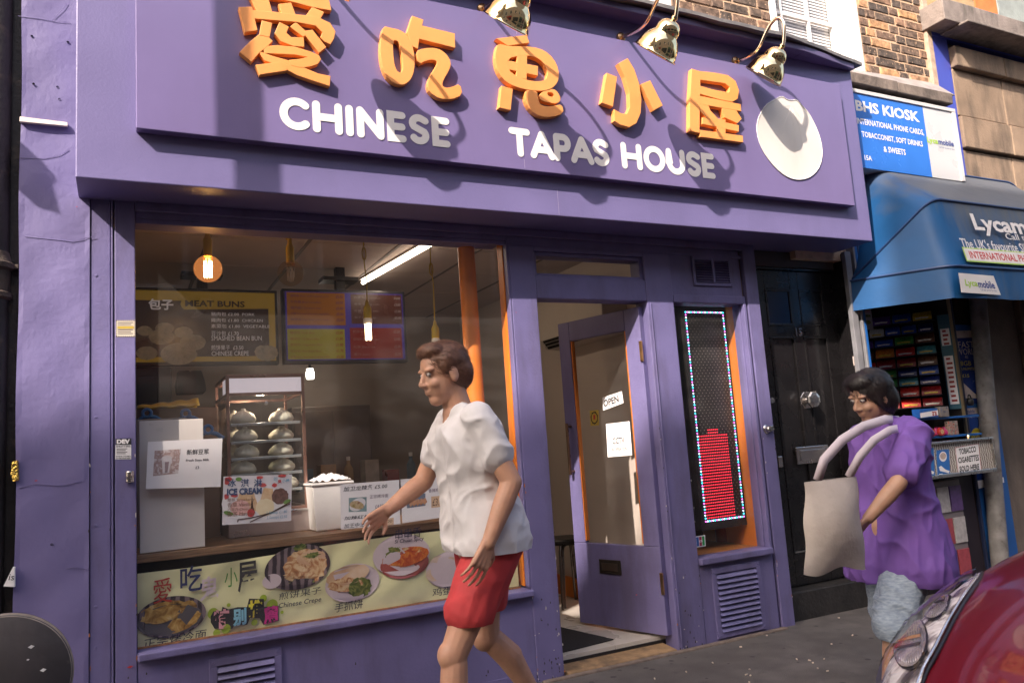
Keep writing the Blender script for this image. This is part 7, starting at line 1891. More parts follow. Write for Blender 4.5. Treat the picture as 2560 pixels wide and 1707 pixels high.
# ================================================================ people
from mathutils.bvhtree import BVHTree
def caps(mb, p0, r0, p1, r1, n=14):
    p0, p1 = Vector(p0), Vector(p1)
    d = p1-p0; L_ = d.length
    M = Matrix.Translation(p0) @ d.to_track_quat('Z', 'Y').to_matrix().to_4x4()
    prof = [(max(1e-4, r0*math.cos(R(a))), r0*math.sin(R(a))) for a in range(-90, 1, 18)]+[(r0+(r1-r0)*t, L_*t) for t in (.25, .5, .75)]+[(max(1e-4, r1*math.cos(R(a))), L_+r1*math.sin(R(a))) for a in range(0, 91, 18)]
    mb.lathe(prof, n, M)
def ellip(mb, c, rx, ry, rz, F=None, U=None, n=18):
    F = Vector(F).normalized() if F is not None else Vector((-1, 0, 0)); U = Vector(U).normalized() if U is not None else Vector((0, 0, 1))
    S = U.cross(F).normalized(); U = F.cross(S)
    M = Matrix(((F.x*rx, S.x*ry, U.x*rz, c[0]), (F.y*rx, S.y*ry, U.y*rz, c[1]), (F.z*rx, S.z*ry, U.z*rz, c[2]), (0, 0, 0, 1)))
    mb.lathe([(max(1e-4, math.cos(R(a))), math.sin(R(a))) for a in range(-90, 91, 15)], n, M)
def fuse(name, mb, voxel, m, parent, smooth_it=6, fold=0.0, fold_scale=9.0, disp_seed=0, cut=None):
    me = mb.mesh(name)
    o = bpy.data.objects.new(name, me); COL.objects.link(o)
    r_ = o.modifiers.new('r', 'REMESH'); r_.mode = 'VOXEL'; r_.voxel_size = voxel
    s_ = o.modifiers.new('s', 'SMOOTH'); s_.factor = .5; s_.iterations = smooth_it
    if fold:
        tx = bpy.data.textures.new(name+'_fold', 'CLOUDS'); tx.noise_scale = 1.0/fold_scale; tx.noise_depth = 3
        d_ = o.modifiers.new('d', 'DISPLACE'); d_.texture = tx; d_.strength = fold; d_.mid_level = .5; d_.texture_coords = 'GLOBAL'
        s2_ = o.modifiers.new('s2', 'SMOOTH'); s2_.factor = .5; s2_.iterations = 2
    dg = bpy.context.evaluated_depsgraph_get()
    new = bpy.data.meshes.new_from_object(o.evaluated_get(dg))
    bpy.data.objects.remove(o); bpy.data.meshes.remove(me)
    new.name = name
    if cut:
        bm = bmesh.new(); bm.from_mesh(new)
        for co_, no_ in cut:
            bmesh.ops.bisect_plane(bm, geom=bm.verts[:]+bm.edges[:]+bm.faces[:], plane_co=co_, plane_no=no_, clear_outer=True)
        bm.to_mesh(new); bm.free()
    return obj(name, new, m, parent, smooth=True, normals=False)
from mathutils import noise as mnoise
def folds(o, amp, fx, fy, fz, sharp=2.0, seed=0.0, fine=0.0):
    """creases: ridged noise pushed along the normals of a garment"""
    me = o.data
    ns = [v.normal.copy() for v in me.vertices]
    for v, n_ in zip(me.vertices, ns):
        c = v.co
        q_ = Vector((c.x*fx+c.z*fx*.6+seed, c.y*fy, c.z*fz-c.x*fz*.35))
        w1 = mnoise.noise(q_+Vector((mnoise.noise(c*5), 0, mnoise.noise(c*6+Vector((3, 1, 2)))))*.8)
        r1 = (1-abs(w1)*1.8); r1 = max(0, r1)**sharp
        w2 = mnoise.noise(Vector((c.x*fx*2.1-c.z*4, c.y*fy*2, c.z*fz*1.6+9+seed)))
        r2q = max(0, 1-abs(w2)*2)**sharp
        v.co = c+n_*(amp*(r1-.35)+amp*.45*(r2q-.35))
    me.update()
def strands(name, hair_o, n, length, m, parent, down, jitter=.35, w=.0011, seed=1):
    """loose hair strands lying on the hair shape"""
    random.seed(seed)
    me = hair_o.data; mb = MB(); nv = len(me.polygons)
    for i in range(n):
        p = me.polygons[random.randrange(nv)]
        c, n_ = p.center.copy(), p.normal.copy()
        d_ = Vector(down)+Vector((random.uniform(-jitter, jitter), random.uniform(-jitter, jitter), random.uniform(-jitter, jitter)))
        d_ = (d_-n_*d_.dot(n_)); 
        if d_.length < .05: continue
        d_.normalize(); s_ = d_.cross(n_).normalized()*w
        L_ = length*random.uniform(.5, 1.2); pts = []
        for k in range(4):
            t = k/3
            q_ = c+d_*L_*t+n_*(.0015+.0035*math.sin(math.pi*t)+random.uniform(-.0008, .0012))-n_*(.010*t*t*L_/.04)
            pts += [tuple(q_-s_*(1-.7*t)), tuple(q_+s_*(1-.7*t))]
        mb.add(pts, [(0, 1, 3, 2), (2, 3, 5, 4), (4, 5, 7, 6)])
    return obj(name, mb, m, parent, kind='stuff', normals=False, smooth=True)
def hand(mb, wrist, d, palm_n, L_, curl=.5, side=1):
    """palm, four unequal bent fingers and a thumb leaving the side of the palm"""
    d = Vector(d).normalized(); n_ = Vector(palm_n); n_ = (n_-d*n_.dot(d)).normalized(); s = d.cross(n_).normalized()*side
    w = Vector(wrist)
    pl = L_*.52
    for k in (-.75, -.25, .25, .75):
        caps(mb, w+s*(k*L_*.12), L_*.085, w+d*pl*.92+s*(k*L_*.23), L_*.066, 10)
    for k, fl_ in ((-.75, .40), (-.25, .47), (.25, .44), (.75, .34)):
        base = w+d*pl*.95+s*(k*L_*.25)
        p = base; dr = (d+s*k*.22).normalized()
        for seg_, sl_ in enumerate((.42, .33, .25)):
            dr = (dr+n_*curl*.55).normalized()
            q = p+dr*(L_*fl_*sl_*1.05)
            caps(mb, p, L_*(.047-.005*seg_), q, L_*(.042-.005*seg_), 8)
            p = q
    tb = w+d*pl*.25-s*(L_*.16)
    t1_ = tb+(d*.6-s*.75+n_*.35).normalized()*L_*.20
    t2_ = t1_+(d*.9-s*.25+n_*.4).normalized()*L_*.16
    caps(mb, tb, L_*.07, t1_, L_*.058, 8); caps(mb, t1_, L_*.055, t2_, L_*.042, 8)
def head(mb, c, F, U, s):
    F = Vector(F).normalized(); U = Vector(U).normalized(); S = U.cross(F).normalized(); U = F.cross(S)
    P = lambda f, l, u: Vector(c)+F*(f*s)+S*(l*s)+U*(u*s)
    ellip(mb, P(-.008, 0, .030), .098*s, .078*s, .090*s, F, U)         # cranium
    ellip(mb, P(.020, 0, -.035), .072*s, .062*s, .085*s, F, U)         # face
    ellip(mb, P(.052, 0, -.095), .030*s, .034*s, .028*s, F, U)         # chin
    ellip(mb, P(-.002, 0, -.070), .060*s, .056*s, .045*s, F, U)        # jaw
    for l in (-1, 1):
        ellip(mb, P(.060, l*.034, -.035), .026*s, .022*s, .022*s, F, U)  # cheek
        ellip(mb, P(.074, l*.030, .022), .018*s, .026*s, .010*s, F, U)   # brow
        ellip(mb, P(-.005, l*.078, -.012), .022*s, .008*s, .032*s, F, U) # ear
        ellip(mb, P(-.002, l*.082, -.030), .012*s, .007*s, .014*s, F, U)
    caps(mb, P(.086, 0, .008), .009*s, P(.104, 0, -.030), .013*s, 10)    # nose
    for l in (-1, 1): ellip(mb, P(.094, l*.012, -.036), .012*s, .009*s, .008*s, F, U)
    ellip(mb, P(.083, 0, -.061), .012*s, .022*s, .006*s, F, U); ellip(mb, P(.081, 0, -.071), .012*s, .018*s, .007*s, F, U)  # lips
    return P
def eyes(P, F, U, s, parent):
    for l in (-1, 1):
        e = MB(); ellip(e, P(.079, l*.030, .004), .011*s, .013*s, .009*s, F, U, 14); obj('eye', e, mat('eye_white', (.42, .37, .34), rough=.2, var=0), parent, smooth=True)
        i_ = MB(); ellip(i_, P(.0865, l*.030, .004), .0045*s, .0055*s, .0055*s, F, U, 12); obj('iris', i_, M_ink, parent, smooth=True)
def skin_mat(name, c):
    m = mat(name, c, rough=.5, var=.10, vs_=18, bump=.08, bs=120)
    b = m.node_tree.nodes['Principled BSDF']; b.inputs['Subsurface Weight'].default_value = .12; b.inputs['Subsurface Radius'].default_value = (.01, .004, .002); b.inputs['Subsurface Scale'].default_value = .5
    return m
V = Vector
# ---- person in a white T-shirt and red shorts, walking left past the window
pa = empty('person', (1.19, -.85, 0), 'person in white striped T-shirt and red shorts striding left past the shop window', 'person')
M_skin = skin_mat('skin_warm', (.50, .27, .18))
Y0 = -.85
sk = MB()
hc = V((1.045, Y0, 1.525)); F_, U_ = V((-1, -.10, -.16)), V((-.16, 0, 1))
PH_ = head(sk, hc, F_, U_, 1.0)
nb = V((1.10, Y0, 1.38))
caps(sk, nb, .058, PH_(-.02, 0, -.05), .054)
sl_, sr_ = V((1.105, Y0-.175, 1.335)), V((1.125, Y0+.175, 1.335))
caps(sk, nb+V((0, 0, -.02)), .065, V((1.125, Y0, 1.26)), .11)
for sg, sh, el, wr in ((-1, sl_, V((1.20, Y0-.235, 1.085)), V((1.09, Y0-.235, .875))), (1, sr_, V((1.02, Y0+.225, 1.10)), V((.84, Y0+.17, 1.00)))):
    caps(sk, sh, .052, el, .040); caps(sk, el, .041, el.lerp(wr, .35), .040); caps(sk, el.lerp(wr, .35), .040, wr, .026)
    hand(sk, wr, (wr-el), V((-.3, -sg, -.1)) if sg < 0 else V((0, -1, -.4)), .175, .55, side=sg)
hipL, hipR = V((1.185, Y0-.088, .86)), V((1.195, Y0+.088, .86))
kL, aL = V((.985, Y0-.095, .475)), V((.905, Y0-.095, .085))     # leading leg
kR, aR = V((1.205, Y0+.09, .470)), V((1.435, Y0+.085, .165))    # trailing leg, heel lifted
caps(sk, V((1.175, Y0, .93)), .125, V((1.185, Y0, .86)), .125)
for hp, kn_, an in ((hipL, kL, aL), (hipR, kR, aR)):
    caps(sk, hp, .085, hp.lerp(kn_, .55), .068); caps(sk, hp.lerp(kn_, .5), .070, kn_, .052); ellip(sk, kn_+V((-.012, 0, 0)), .05, .048, .055)
    dn2 = (an-kn_); back = V((1, 0, 0)); back = (back-dn2.normalized()*back.dot(dn2.normalized())).normalized()
    caps(sk, kn_+dn2*.08+back*.008, .050, kn_+dn2*.34+back*.020, .054); caps(sk, kn_+dn2*.34+back*.018, .053, kn_+dn2*.75, .036); caps(sk, kn_+dn2*.7, .037, an, .032)
caps(sk, aL, .034, aL+V((-.06, 0, -.04)), .034); caps(sk, aR, .034, aR+V((-.03, 0, -.07)), .034)
body = fuse('body', sk, .0045, M_skin, pa, 4)
eyes(PH_, F_, U_, 1.0, pa)
hr = MB()
ellip(hr, PH_(-.020, 0, .040), .102, .086, .092, F_, U_); ellip(hr, PH_(-.050, 0, .000), .075, .083, .085, F_, U_); ellip(hr, PH_(.035, 0, .095), .055, .066, .034, F_, U_)
for l in (-1, 1): ellip(hr, PH_(.010, l*.066, .035), .035, .018, .045, F_, U_)
M_hair = ramp_mat('brown_hair', [(.3, (.10, .045, .028)), (.6, (.20, .095, .060)), (.85, (.30, .16, .11))], scale=60, rough=.5, stretch=(1, 4, 1), bump=.6)
ho = fuse('hair', hr, .007, M_hair, pa, 3, fold=.010, fold_scale=30)
strands('hair_strands', ho, 2600, .040, mat('strand_brown', (.17, .08, .05), rough=.45, var=.35, vs_=80), ho, (.9, 0, -.35))
sh = MB()
caps(sh, V((1.118, Y0-.095, 1.265)), .108, V((1.118, Y0+.095, 1.265)), .108); caps(sh, V((1.112, Y0-.15, 1.318)), .060, V((1.112, Y0+.15, 1.318)), .060); caps(sh, V((1.13, Y0-.075, 1.24)), .132, V((1.16, Y0-.055, 1.05)), .125); caps(sh, V((1.13, Y0+.075, 1.24)), .132, V((1.16, Y0+.055, 1.05)), .125)
caps(sh, V((1.16, Y0-.06, 1.05)), .128, V((1.182, Y0-.068, .86)), .155); caps(sh, V((1.16, Y0+.06, 1.05)), .128, V((1.182, Y0+.068, .86)), .155)
caps(sh, V((1.105, Y0-.05, 1.345)), .056, V((1.105, Y0+.05, 1.345)), .056)
for s0, e0 in ((sl_, V((1.20, Y0-.235, 1.085))), (sr_, V((1.02, Y0+.225, 1.10)))):
    caps(sh, s0, .063, s0.lerp(e0, .58), .064)
M_tee = mat('white_tee', (.66, .63, .64), rough=.8, var=.05, vs_=14, bump=.12, bs=420)
go = fuse('t_shirt', sh, .007, M_tee, pa, 6, cut=[((0, 0, .825), (0, 0, -1))])
folds(go, .010, 5, 6, 8, 1.8, 1.0)
so = MB()
caps(so, V((1.18, Y0-.05, .89)), .124, V((1.18, Y0+.05, .89)), .124)
for hp, kn_ in ((hipL, kL), (hipR, kR)): caps(so, hp+V((0, 0, -.01)), .110, hp.lerp(kn_, .62), .098)
def cutp(hp, kn_, f): 
    d_ = (kn_-hp).normalized(); return (hp.lerp(kn_, f), d_)
M_short = mat('red_cotton', (.50, .045, .05), rough=.75, var=.10, vs_=14, bump=.12, bs=420)
go = fuse('shorts', so, .007, M_short, pa, 6, cut=[((0, 0, .575), (0, 0, -1)), ((0, 0, 1.02), (0, 0, 1))])
folds(go, .006, 7, 7, 3, 1.6, 4.0)
for an, toe, nm5 in ((aL, V((-.20, 0, -.01)), 'shoe'), (aR, V((-.10, 0, -.135)), 'shoe')):
    s_ = MB(); t_ = V(toe)
    caps(s_, an+V((.02, 0, -.045 if nm5 and an is aL else -.02)), .046, an+t_*.55+V((0, 0, -.045 if an is aL else -.03)), .046); caps(s_, an+t_*.5+V((0, 0, -.05 if an is aL else -.03)), .044, an+t_*.95+V((0, 0, -.045 if an is aL else -.01)), .034); caps(s_, an+V((.01, 0, .0)), .045, an+V((.01, 0, -.03)), .048)
    cs_ = [((0, 0, .002), (0, 0, -1))] if an is aL else None
    fuse('shoe', s_, .007, mat('lime_shoe', (.28, .42, .05), rough=.6, var=.1), pa, 4, cut=cs_)
    k_ = MB(); caps(k_, an+V((0, 0, .0)), .040, an+((kL if an is aL else kR)-an).normalized()*.07, .040); fuse('sock', k_, .008, mat('pale_sock', (.62, .60, .55), rough=.9, var=.05), pa, 3)

pa.matrix_basis = Matrix.Translation((1.27, Y0, 0)) @ Matrix.Scale(.972, 4)
# ---- smaller person in purple beside the car
Yp = -1.28
def pp_(px, py, y=Yp): return at(px, py, y)
pb = empty('person', (2.98, Yp, 0), 'small person in purple top and pale denim shorts carrying a cream bag', 'person')
M_skin2 = skin_mat('skin_tan', (.42, .24, .16))
sk = MB()
hc = V((2.975, Yp, 1.295)); F_, U_ = V((-1, .15, -.30)), V((-.28, 0, 1))
PH_ = head(sk, hc, F_, U_, .92)
nb = V((3.035, Yp, 1.165))
caps(sk, nb, .050, PH_(-.02, 0, -.05), .046)
sl_, sr_ = V((3.04, Yp-.145, 1.115)), V((3.06, Yp+.145, 1.115))
elN, wrN = V((2.84, Yp-.19, .93)), V((2.70, Yp-.14, .80))
elF, wrF = V((3.26, Yp+.19, .82)), V((3.45, Yp+.16, .60))
for sg, s0, el, wr in ((-1, sl_, elN, wrN), (1, sr_, elF, wrF)):
    caps(sk, s0, .043, el, .034); caps(sk, el, .035, el.lerp(wr, .35), .034); caps(sk, el.lerp(wr, .35), .034, wr, .023)
    hand(sk, wr, (wr-el), V((-.4, -sg*.8, .2)), .150, .7, side=sg)
hipL, hipR = V((3.00, Yp-.075, .64)), V((3.02, Yp+.075, .64))
kL, aL = V((2.84, Yp-.08, .345)), V((2.76, Yp-.08, .075)); kR, aR = V((3.03, Yp+.08, .345)), V((3.20, Yp+.08, .12))
caps(sk, V((3.0, Yp, .72)), .10, V((3.01, Yp, .64)), .105)
for hp, kn_, an in ((hipL, kL, aL), (hipR, kR, aR)):
    caps(sk, hp, .072, kn_, .046); ellip(sk, kn_+V((-.01, 0, 0)), .043, .041, .046)
    dn2 = an-kn_; caps(sk, kn_, .042, kn_+dn2*.4+V((.012, 0, 0)), .044); caps(sk, kn_+dn2*.4+V((.012, 0, 0)), .043, an, .029)
    caps(sk, an, .03, an+V((-.05, 0, -.035)), .028)
fuse('body', sk, .0045, M_skin2, pb, 4)
eyes(PH_, F_, U_, .92, pb)
hr = MB()
ellip(hr, PH_(-.020, 0, .038), .104*.95, .088*.95, .092*.95, F_, U_); ellip(hr, PH_(-.052, 0, -.020), .070, .080, .090, F_, U_); ellip(hr, PH_(.035, 0, .088), .055, .068, .036, F_, U_)
for l in (-1, 1): ellip(hr, PH_(-.005, l*.068, .000), .042, .018, .065, F_, U_)
hb_ = fuse('hair', hr, .007, ramp_mat('black_hair', [(.3, (.012, .010, .011)), (.8, (.035, .028, .028))], scale=60, rough=.45, stretch=(1, 4, 1), bump=.6), pb, 3, fold=.008, fold_scale=30)
strands('hair_strands', hb_, 2400, .045, mat('strand_black', (.022, .017, .017), rough=.4, var=.3, vs_=80), hb_, (.5, 0, -.9), seed=2)
sh = MB()
caps(sh, V((3.05, Yp-.085, 1.09)), .105, V((3.05, Yp+.085, 1.09)), .105)
for l in (-1, 1):
    caps(sh, V((3.05, Yp+l*.06, 1.05)), .118, V((3.04, Yp+l*.055, .82)), .120); caps(sh, V((3.04, Yp+l*.06, .82)), .126, V((3.02, Yp+l*.07, .56)), .172)
caps(sh, V((3.04, Yp-.03, 1.16)), .055, V((3.04, Yp+.03, 1.16)), .055)
for s0, e0 in ((sl_, elN), (sr_, elF)): caps(sh, s0, .068, s0.lerp(e0, .75), .070)
M_purptee = mat('violet_cotton', (.16, .075, .33), rough=.8, var=.10, vs_=12, bump=.12, bs=420)
go = fuse('loose_top', sh, .007, M_purptee, pb, 6, cut=[((0, 0, .50), (0, 0, -1))])
folds(go, .013, 8, 8, 4, 2.2, 7.0)
so = MB()
caps(so, V((3.01, Yp-.04, .64)), .118, V((3.01, Yp+.04, .64)), .118)
for hp, kn_ in ((hipL, kL), (hipR, kR)): caps(so, hp, .098, hp.lerp(kn_, .98), .088)
M_den = ramp_mat('pale_denim', [(.3, (.20, .25, .33)), (.6, (.32, .38, .46)), (.85, (.42, .47, .54))], scale=45, rough=.85, bump=.3, stretch=(1, 1, 3))
go = fuse('denim_shorts', so, .007, M_den, pb, 6, cut=[((0, 0, .305), (0, 0, -1))])
folds(go, .010, 9, 9, 6, 2.0, 2.0)
for an in (aL, aR):
    s_ = MB(); b_ = V((0, 0, -.045))
    caps(s_, an+V((.02, 0, -.03)), .038, an+V((-.09, 0, -.04 if an is aL else -.065)), .036); caps(s_, an+V((-.06, 0, -.042 if an is aL else -.06)), .036, an+V((-.13, 0, -.045 if an is aL else -.09)), .028)
    fuse('shoe', s_, .007, mat('pale_shoe', (.40, .36, .34), rough=.6, var=.1), pb, 4, cut=[((0, 0, .002), (0, 0, -1))])
# cream bag on the near shoulder
bagp = empty('shoulder_bag', (2.93, Yp-.26, .6), 'cream cloth bag hanging from the shoulder of the small person in purple', 'bag')
bg = MB()
YB = Yp-.155
b00, b01 = at(2010, 1205, YB), at(2140, 1190, YB)
b10, b11 = at(2012, 1435, YB), at(2165, 1415, YB)
def bagf(u, v, back=False):
    p = b00.lerp(b01, u).lerp(b10.lerp(b11, u), v)
    bul = .055*math.sin(math.pi*u)**.7*math.sin(math.pi*min(1, v*.85+.1))
    return p+Vector((.006*math.sin(v*11), (.02*math.sin(math.pi*u) if back else -bul), -.012*math.sin(u*8)*v))
bg.grid(18, 20, bagf); bg.grid(18, 20, lambda u, v: bagf(1-u, v, True))
M_cream = mat('cream_canvas', (.52, .45, .40), rough=.85, var=.08, vs_=10, bump=.4, bs=25)
obj('bag_body', bg, M_cream, bagp, smooth=True)
def strap(pts, w, m, th=.006):
    mb = MB(); pts = [V(p) for p in pts]
    L0, L1 = [], []
    for i, p in enumerate(pts):
        d_ = (pts[min(i+1, len(pts)-1)]-pts[max(i-1, 0)]).normalized(); s_ = d_.cross(V((0, -1, .3)).normalized()).normalized()
        L0.append(p-s_*w/2); L1.append(p+s_*w/2)
    n_ = len(pts); mb.add(L0+L1, [(i, i+1, n_+i+1, n_+i) for i in range(n_-1)])
    return obj('strap', mb, m, bagp, smooth=True, solid=th)
M_strap = mat('pale_strap', (.58, .50, .54), rough=.8, var=.05)
strap([b00.lerp(b01, .25), at(2060, 1150, YB-.01), at(2105, 1100, YB-.01), at(2160, 1065, YB+.005), at(2215, 1048, YB+.06), at(2250, 1050, YB+.13)], .038, M_strap)
strap([b00.lerp(b01, .85), at(2150, 1140, YB-.015), at(2185, 1100, YB-.01), at(2225, 1075, YB+.01), at(2262, 1068, YB+.07)], .034, M_strap)

# ================================================================ parked red car
car = empty('parked_car', (3.2, -2.95, -.12), 'dark red car parked at the kerb with its clear headlight towards the camera', 'car')
CYC, = (-2.95,)
lev = [(.06, 1.55, .80), (.16, 1.44, .845), (.30, 1.39, .865), (.42, 1.40, .872), (.50, 1.43, .872), (.57, 1.49, .868), (.63, 1.58, .860), (.68, 1.69, .848), (.72, 1.80, .832), (.755, 1.93, .808), (.785, 2.08, .775), (.812, 2.25, .735), (.838, 2.43, .69), (.862, 2.62, .64), (.885, 2.80, .58), (.905, 2.97, .51), (.922, 3.12, .42), (.935, 3.24, .30), (.942, 3.30, .15), (.944, 3.32, .02)]
XE = 5.3
def lev_curve(z, nx_, hw, n=30):
    pts = []
    dpt = .80 if z < .7 else max(.25, .80-(z-.7)*2.2)
    for i in range(n+1):
        t = math.pi/2*i/n
        yy = hw*math.sin(t)**.72 if t > 0 else 0
        xx = nx_+dpt*(1-math.cos(t)**.85)
        pts.append((xx, yy))
    x0 = pts[-1][0]; xe = XE if z < .80 else 3.36
    for k in range(1, 9): pts.append((x0+(max(xe, x0+.02)-x0)*k/8, hw-(.0 if z < .8 else .015*k/8)))
    return pts
cm = MB()
rows_c = [lev_curve(*l) for l in lev]
npt = len(rows_c[0]); ncol = 2*npt-1
for (z, nx_, hw), rc in zip(lev, rows_c):
    for k in range(ncol):
        j = k-(npt-1); x, y = rc[abs(j)]
        cm.v.append((x, CYC+(y if j > 0 else -y), z-.12+.12))
for i in range(len(lev)-1):
    for k in range(ncol-1): cm.f.append((i*ncol+k, i*ncol+k+1, (i+1)*ncol+k+1, (i+1)*ncol+k))
M_car = mat('red_metallic', (.15, .004, .012), rough=.30, var=.16, vs_=900, metal=.2, coat=.7, spec=.4, rvar=.03)
bodyc = obj('body', cm, M_car, car, smooth=True, sub=1)
bvh = BVHTree.FromPolygons([Vector(v) for v in cm.v], cm.f)
def hit(px, py, off=0.0):
    d = ray(px, py).normalized(); loc, nor, _, _ = bvh.ray_cast(CAM, d, 20)
    if loc is None: return None
    if nor.dot(d) > 0: nor = -nor
    return loc+nor*off
def nearest(p, off):
    loc, nor, _, _ = bvh.find_nearest(p)
    if nor.dot(loc-Vector((3.4, CYC, .3))) < 0: nor = -nor
    return loc+nor*off, nor
H3 = lambda a, b: (1660+a/2.6133, 1107+b/2.6133)
def patch(name, outline, m, par, off, dome=0.0, rings=8, smooth=True, n_sub=6):
    """a shell that follows the bodywork inside an outline"""
    pts = []
    for i in range(len(outline)):
        a, b = outline[i], outline[(i+1) % len(outline)]
        for k in range(n_sub): pts.append((a[0]+(b[0]-a[0])*k/n_sub, a[1]+(b[1]-a[1])*k/n_sub))
    cx = sum(p[0] for p in pts)/len(pts); cy_ = sum(p[1] for p in pts)/len(pts)
    mb = MB(); ok = []
    last_c = None
    for r_ in range(rings+1):
        f = r_/rings
        for p in pts:
            q_ = (cx+(p[0]-cx)*f, cy_+(p[1]-cy_)*f)
            h_ = hit(q_[0], q_[1], off+dome*(1-f*f))
            g = f
            while h_ is None and g > .1:
                g -= .02; q_ = (cx+(p[0]-cx)*g, cy_+(p[1]-cy_)*g); h_ = hit(q_[0], q_[1], off+dome*(1-f*f))
            mb.v.append(tuple(h_ if h_ is not None else (2, -2.3, .6)))
    n_ = len(pts)
    for r_ in range(rings):
        for k in range(n_): mb.f.append((r_*n_+k, r_*n_+(k+1) % n_, (r_+1)*n_+(k+1) % n_, (r_+1)*n_+k))
    return obj(name, mb, m, par, smooth=smooth)
hl_out = [H3(*p) for p in ((1428, 1568), (1420, 1480), (1455, 1330), (1500, 1180), (1590, 1010), (1720, 900), (1850, 825), (2000, 780), (2120, 762), (2060, 880), (1960, 1020), (1880, 1150), (1790, 1330), (1710, 1480), (1670, 1620), (1560, 1720), (1450, 1700))]
M_chrome = mat('chrome_plastic', (.80, .76, .76), rough=.22, metal=.85, var=.2, vs_=16)
M_house = ramp_mat('lamp_housing', [(.34, (.06, .05, .05)), (.47, (.40, .36, .37)), (.55, (.80, .77, .78)), (.72, (.45, .40, .41))], scale=9, rough=.2, kind='noise', dist=1.5)
hl = patch('headlight', hl_out, M_house, car, .004)
b1 = [H3(1625+105*math.cos(2*math.pi*k/20)-15*math.sin(2*math.pi*k/20), 1320+165*math.sin(2*math.pi*k/20)) for k in range(20)]
b2 = [H3(1790+85*math.cos(2*math.pi*k/20)-25*math.sin(2*math.pi*k/20), 1045+120*math.sin(2*math.pi*k/20)) for k in range(20)]
def sub_scale(o_, s_): 
    cx = sum(p[0] for p in o_)/len(o_); cy_ = sum(p[1] for p in o_)/len(o_)
    return [(cx+(p[0]-cx)*s_, cy_+(p[1]-cy_)*s_) for p in o_]
for nm6, bb in (('low_beam', b1), ('main_beam', b2)):
    rm_ = patch('lamp_rim', sub_scale(bb, 1.07), mat('dark_lamp_rim', (.05, .045, .05), rough=.2, var=0), hl, .007, n_sub=2)  # dark ring round each reflector
    patch('reflector', bb, M_chrome, hl, .011, dome=.004, n_sub=2)
    fl2 = MB()
    cx = sum(p[0] for p in bb)/len(bb); cy_ = sum(p[1] for p in bb)/len(bb); rx = (max(p[0] for p in bb)-min(p[0] for p in bb))/2; ry = (max(p[1] for p in bb)-min(p[1] for p in bb))/2
    for k in range(-6, 7):
        xx = cx+rx*k/7; hh = ry*math.sqrt(max(0, 1-(k/7)**2))*.9
        pts = [hit(xx+5*(t-.5), cy_+hh*(t*2-1), .0155) for t in [q_/8 for q_ in range(9)]]
        pts = [p for p in pts if p is not None]
        if len(pts) > 2: fl2.tube(pts, .0011 if nm6 == 'low_beam' else .0008, 6)
    obj('lens_flutes', fl2, M_chrome, hl, smooth=True, kind='stuff')
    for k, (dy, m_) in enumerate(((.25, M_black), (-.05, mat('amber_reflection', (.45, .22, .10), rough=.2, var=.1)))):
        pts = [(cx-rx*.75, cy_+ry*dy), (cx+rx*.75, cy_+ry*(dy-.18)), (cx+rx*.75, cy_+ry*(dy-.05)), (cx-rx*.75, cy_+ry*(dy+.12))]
        patch('reflection_band', pts, m_, hl, .0165, n_sub=3, rings=3)  # black and amber reflections painted across the bowl as bands
ind = [H3(*p) for p in ((1640, 1010), (1700, 930), (1850, 850), (1960, 820), (1900, 880), (1780, 930))]
patch('indicator_cover', ind, mat('clear_grey', (.50, .47, .48), rough=.1, var=.2, vs_=10, metal=.5), hl, .008)
M_lens = glass_mat('lens_plastic', (.97, .96, .96), refl=.9)
patch('lens', sub_scale(hl_out, .985), M_lens, hl, .020, dome=.012)
def surf_line(name, pts, r_, m_, off=.002, par=None):
    P = []
    for i in range(len(pts)-1):
        for k in range(6):
            q_ = (pts[i][0]+(pts[i+1][0]-pts[i][0])*k/6, pts[i][1]+(pts[i+1][1]-pts[i][1])*k/6); h_ = hit(*q_, off)
            if h_ is not None: P.append(h_)
    h_ = hit(*pts[-1], off)
    if h_ is not None: P.append(h_)
    if len(P) > 2: return obj(name, MB().tube(P, r_, 8), m_, par or car, smooth='auto')
surf_line('bonnet_gap', [H3(*p) for p in ((2120, 770), (2065, 890), (1970, 1035), (1895, 1165), (1805, 1345), (1725, 1490), (1690, 1580))], .0045, M_black)
surf_line('chrome_strip', [H3(*p) for p in ((2105, 770), (2040, 885), (1945, 1030), (1868, 1160), (1778, 1335), (1700, 1480), (1660, 1580))], .004, M_chrome, .004)
# bonnet shut lines, grille, plate, wheels, glasshouse
cab = MB()
prof_c = [(3.28, .935, .74), (3.62, 1.17, .66), (4.05, 1.36, .60), (4.6, 1.42, .58), (5.15, 1.38, .58)]
for x, z, hw in prof_c:
    for k in range(13):
        t = (k/12-.5)*2
        cab.v.append((x+.06*t*t, CYC+hw*t, z-.05*t*t))
for i in range(len(prof_c)-1):
    for k in range(12): cab.f.append((i*13+k, i*13+k+1, (i+1)*13+k+1, (i+1)*13+k))
roof = obj('roof', cab, M_car, car, smooth=True, solid=.02)
sg_ = MB()
for sd_ in (-1, 1):
    sg_.add([(3.45, CYC+sd_*.80, .92), (5.2, CYC+sd_*.82, .94), (5.15, CYC+sd_*.585, 1.33), (4.1, CYC+sd_*.60, 1.31)], [(0, 1, 2, 3)])
obj('side_window', sg_, mat('tinted_glass', (.02, .025, .025), rough=.06, var=0, spec=.8), car, solid=.006)
obj('windscreen', MB().add([(3.34, CYC-.70, .955), (3.34, CYC+.70, .955), (4.06, CYC+.57, 1.345), (4.06, CYC-.57, 1.345)], [(0, 1, 2, 3)]), mat('tinted_glass', (.02, .025, .025)), car, solid=.006)
obj('rear_deck', MB().box(3.36, 5.3, CYC-.86, CYC+.86, .78, .93), M_car, car, bevel=.06)
gl2 = MB(); 
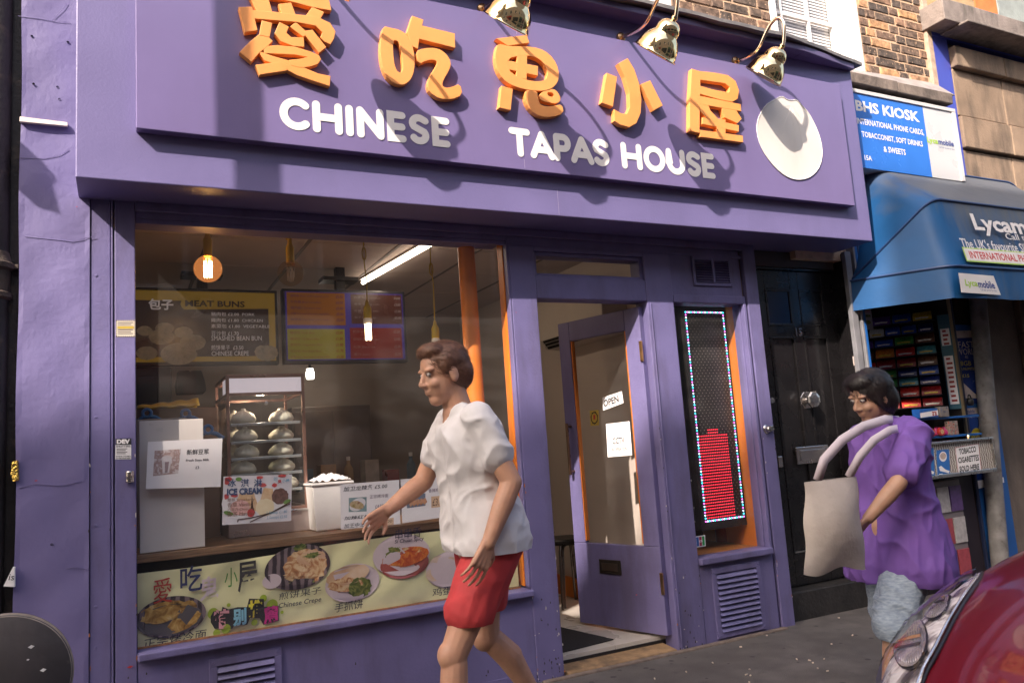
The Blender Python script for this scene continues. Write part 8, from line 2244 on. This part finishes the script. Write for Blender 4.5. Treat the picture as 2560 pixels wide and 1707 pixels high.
for k in range(5): gl2.box(1.400+.006*k, 1.43+.006*k, CYC-.36+.02*k, CYC+.36-.02*k, .36+.045*k, .385+.045*k)
obj('grille', gl2, M_black, car, bevel=.004)
obj('number_plate', MB().box(1.382, 1.396, CYC-.26, CYC+.26, .20, .31), M_paper, car, bevel=.003)
for xw in (2.28, 4.7):
    for sd_ in (-1, 1):
        M_ = Matrix.Translation((xw, CYC+sd_*.80, .19)) @ Matrix.Rotation(R(90), 4, 'X')
        w_ = obj('wheel', MB().lathe([(.20, -.10), (.29, -.10), (.31, -.07), (.31, .07), (.29, .10), (.20, .10)], 30, M_), mat('tyre', (.02, .02, .02), rough=.8, var=.1), car, smooth='auto')
        obj('rim', MB().lathe([(0, .06), (.05, .065), (.15, .05), (.20, .085), (.205, .0), (0, .0)], 24, M_), M_steel, w_, smooth='auto')
mp_ = V((3.30, CYC+.98, .98))
mi = MB(); ellip(mi, mp_, .07, .11, .075, V((1, 0, 0)), V((0, 0, 1)))
mr_ = obj('wing_mirror', mi, M_car, car, smooth=True)
obj('mirror_arm', MB().tube([mp_+V((0, -.08, -.03)), mp_+V((.02, -.20, -.06))], .025, 8), M_black, mr_)

# ---- grey plate on a short post at the lower left
gp = empty('round_plate', (-.28, -1.8, 0), 'scuffed dark grey round plate with a pale worn rim at the lower left corner', 'plate')
yq = -1.75
c0 = at(2, 1700, yq); r0 = (c0-at(2, 1536, yq)).length
Mq = Matrix.Translation(c0) @ Matrix.Rotation(R(90), 4, 'X')
M_plate = mat('scuffed_grey', (.060, .052, .055), rough=.5, var=.35, vs_=7, bump=.2, bs=40, wear=(.20, .17, .15), wear_at=.70, ws=13, dirt=(.12, .10, .095), dirt_amt=.5, ds=4)
obj('plate', MB().lathe([(0, .010), (r0-.006, .010), (r0-.001, .007), (r0, 0), (r0, -.018), (r0-.01, -.02), (0, -.02)], 56, Mq), M_plate, gp, smooth='auto')
obj('worn_rim', MB().lathe([(r0-.004, .0095), (r0+.0012, .004), (r0+.0012, -.004)], 56, Mq), mat('worn_rim', (.26, .21, .17), rough=.6, var=.3, vs_=30), gp, smooth='auto')
fz = MB()
for px, py, w_ in ((78, 1616, .006), (70, 1648, .003), (108, 1674, .006)):
    p = at(px, py, yq-.0105); fz.add([(p.x-w_, yq-.0106, p.z), (p.x, yq-.0106, p.z-w_*.6), (p.x+w_, yq-.0106, p.z+w_*.1), (p.x, yq-.0106, p.z+w_*.6)], [(0, 1, 2, 3)])
obj('paint_flecks', fz, M_paper, gp, kind='stuff')
obj('plate_post', MB().tube([(c0.x, yq+.045, -.02), (c0.x, yq+.045, c0.z+.05)], .03, 14), M_galv, gp, smooth='auto')
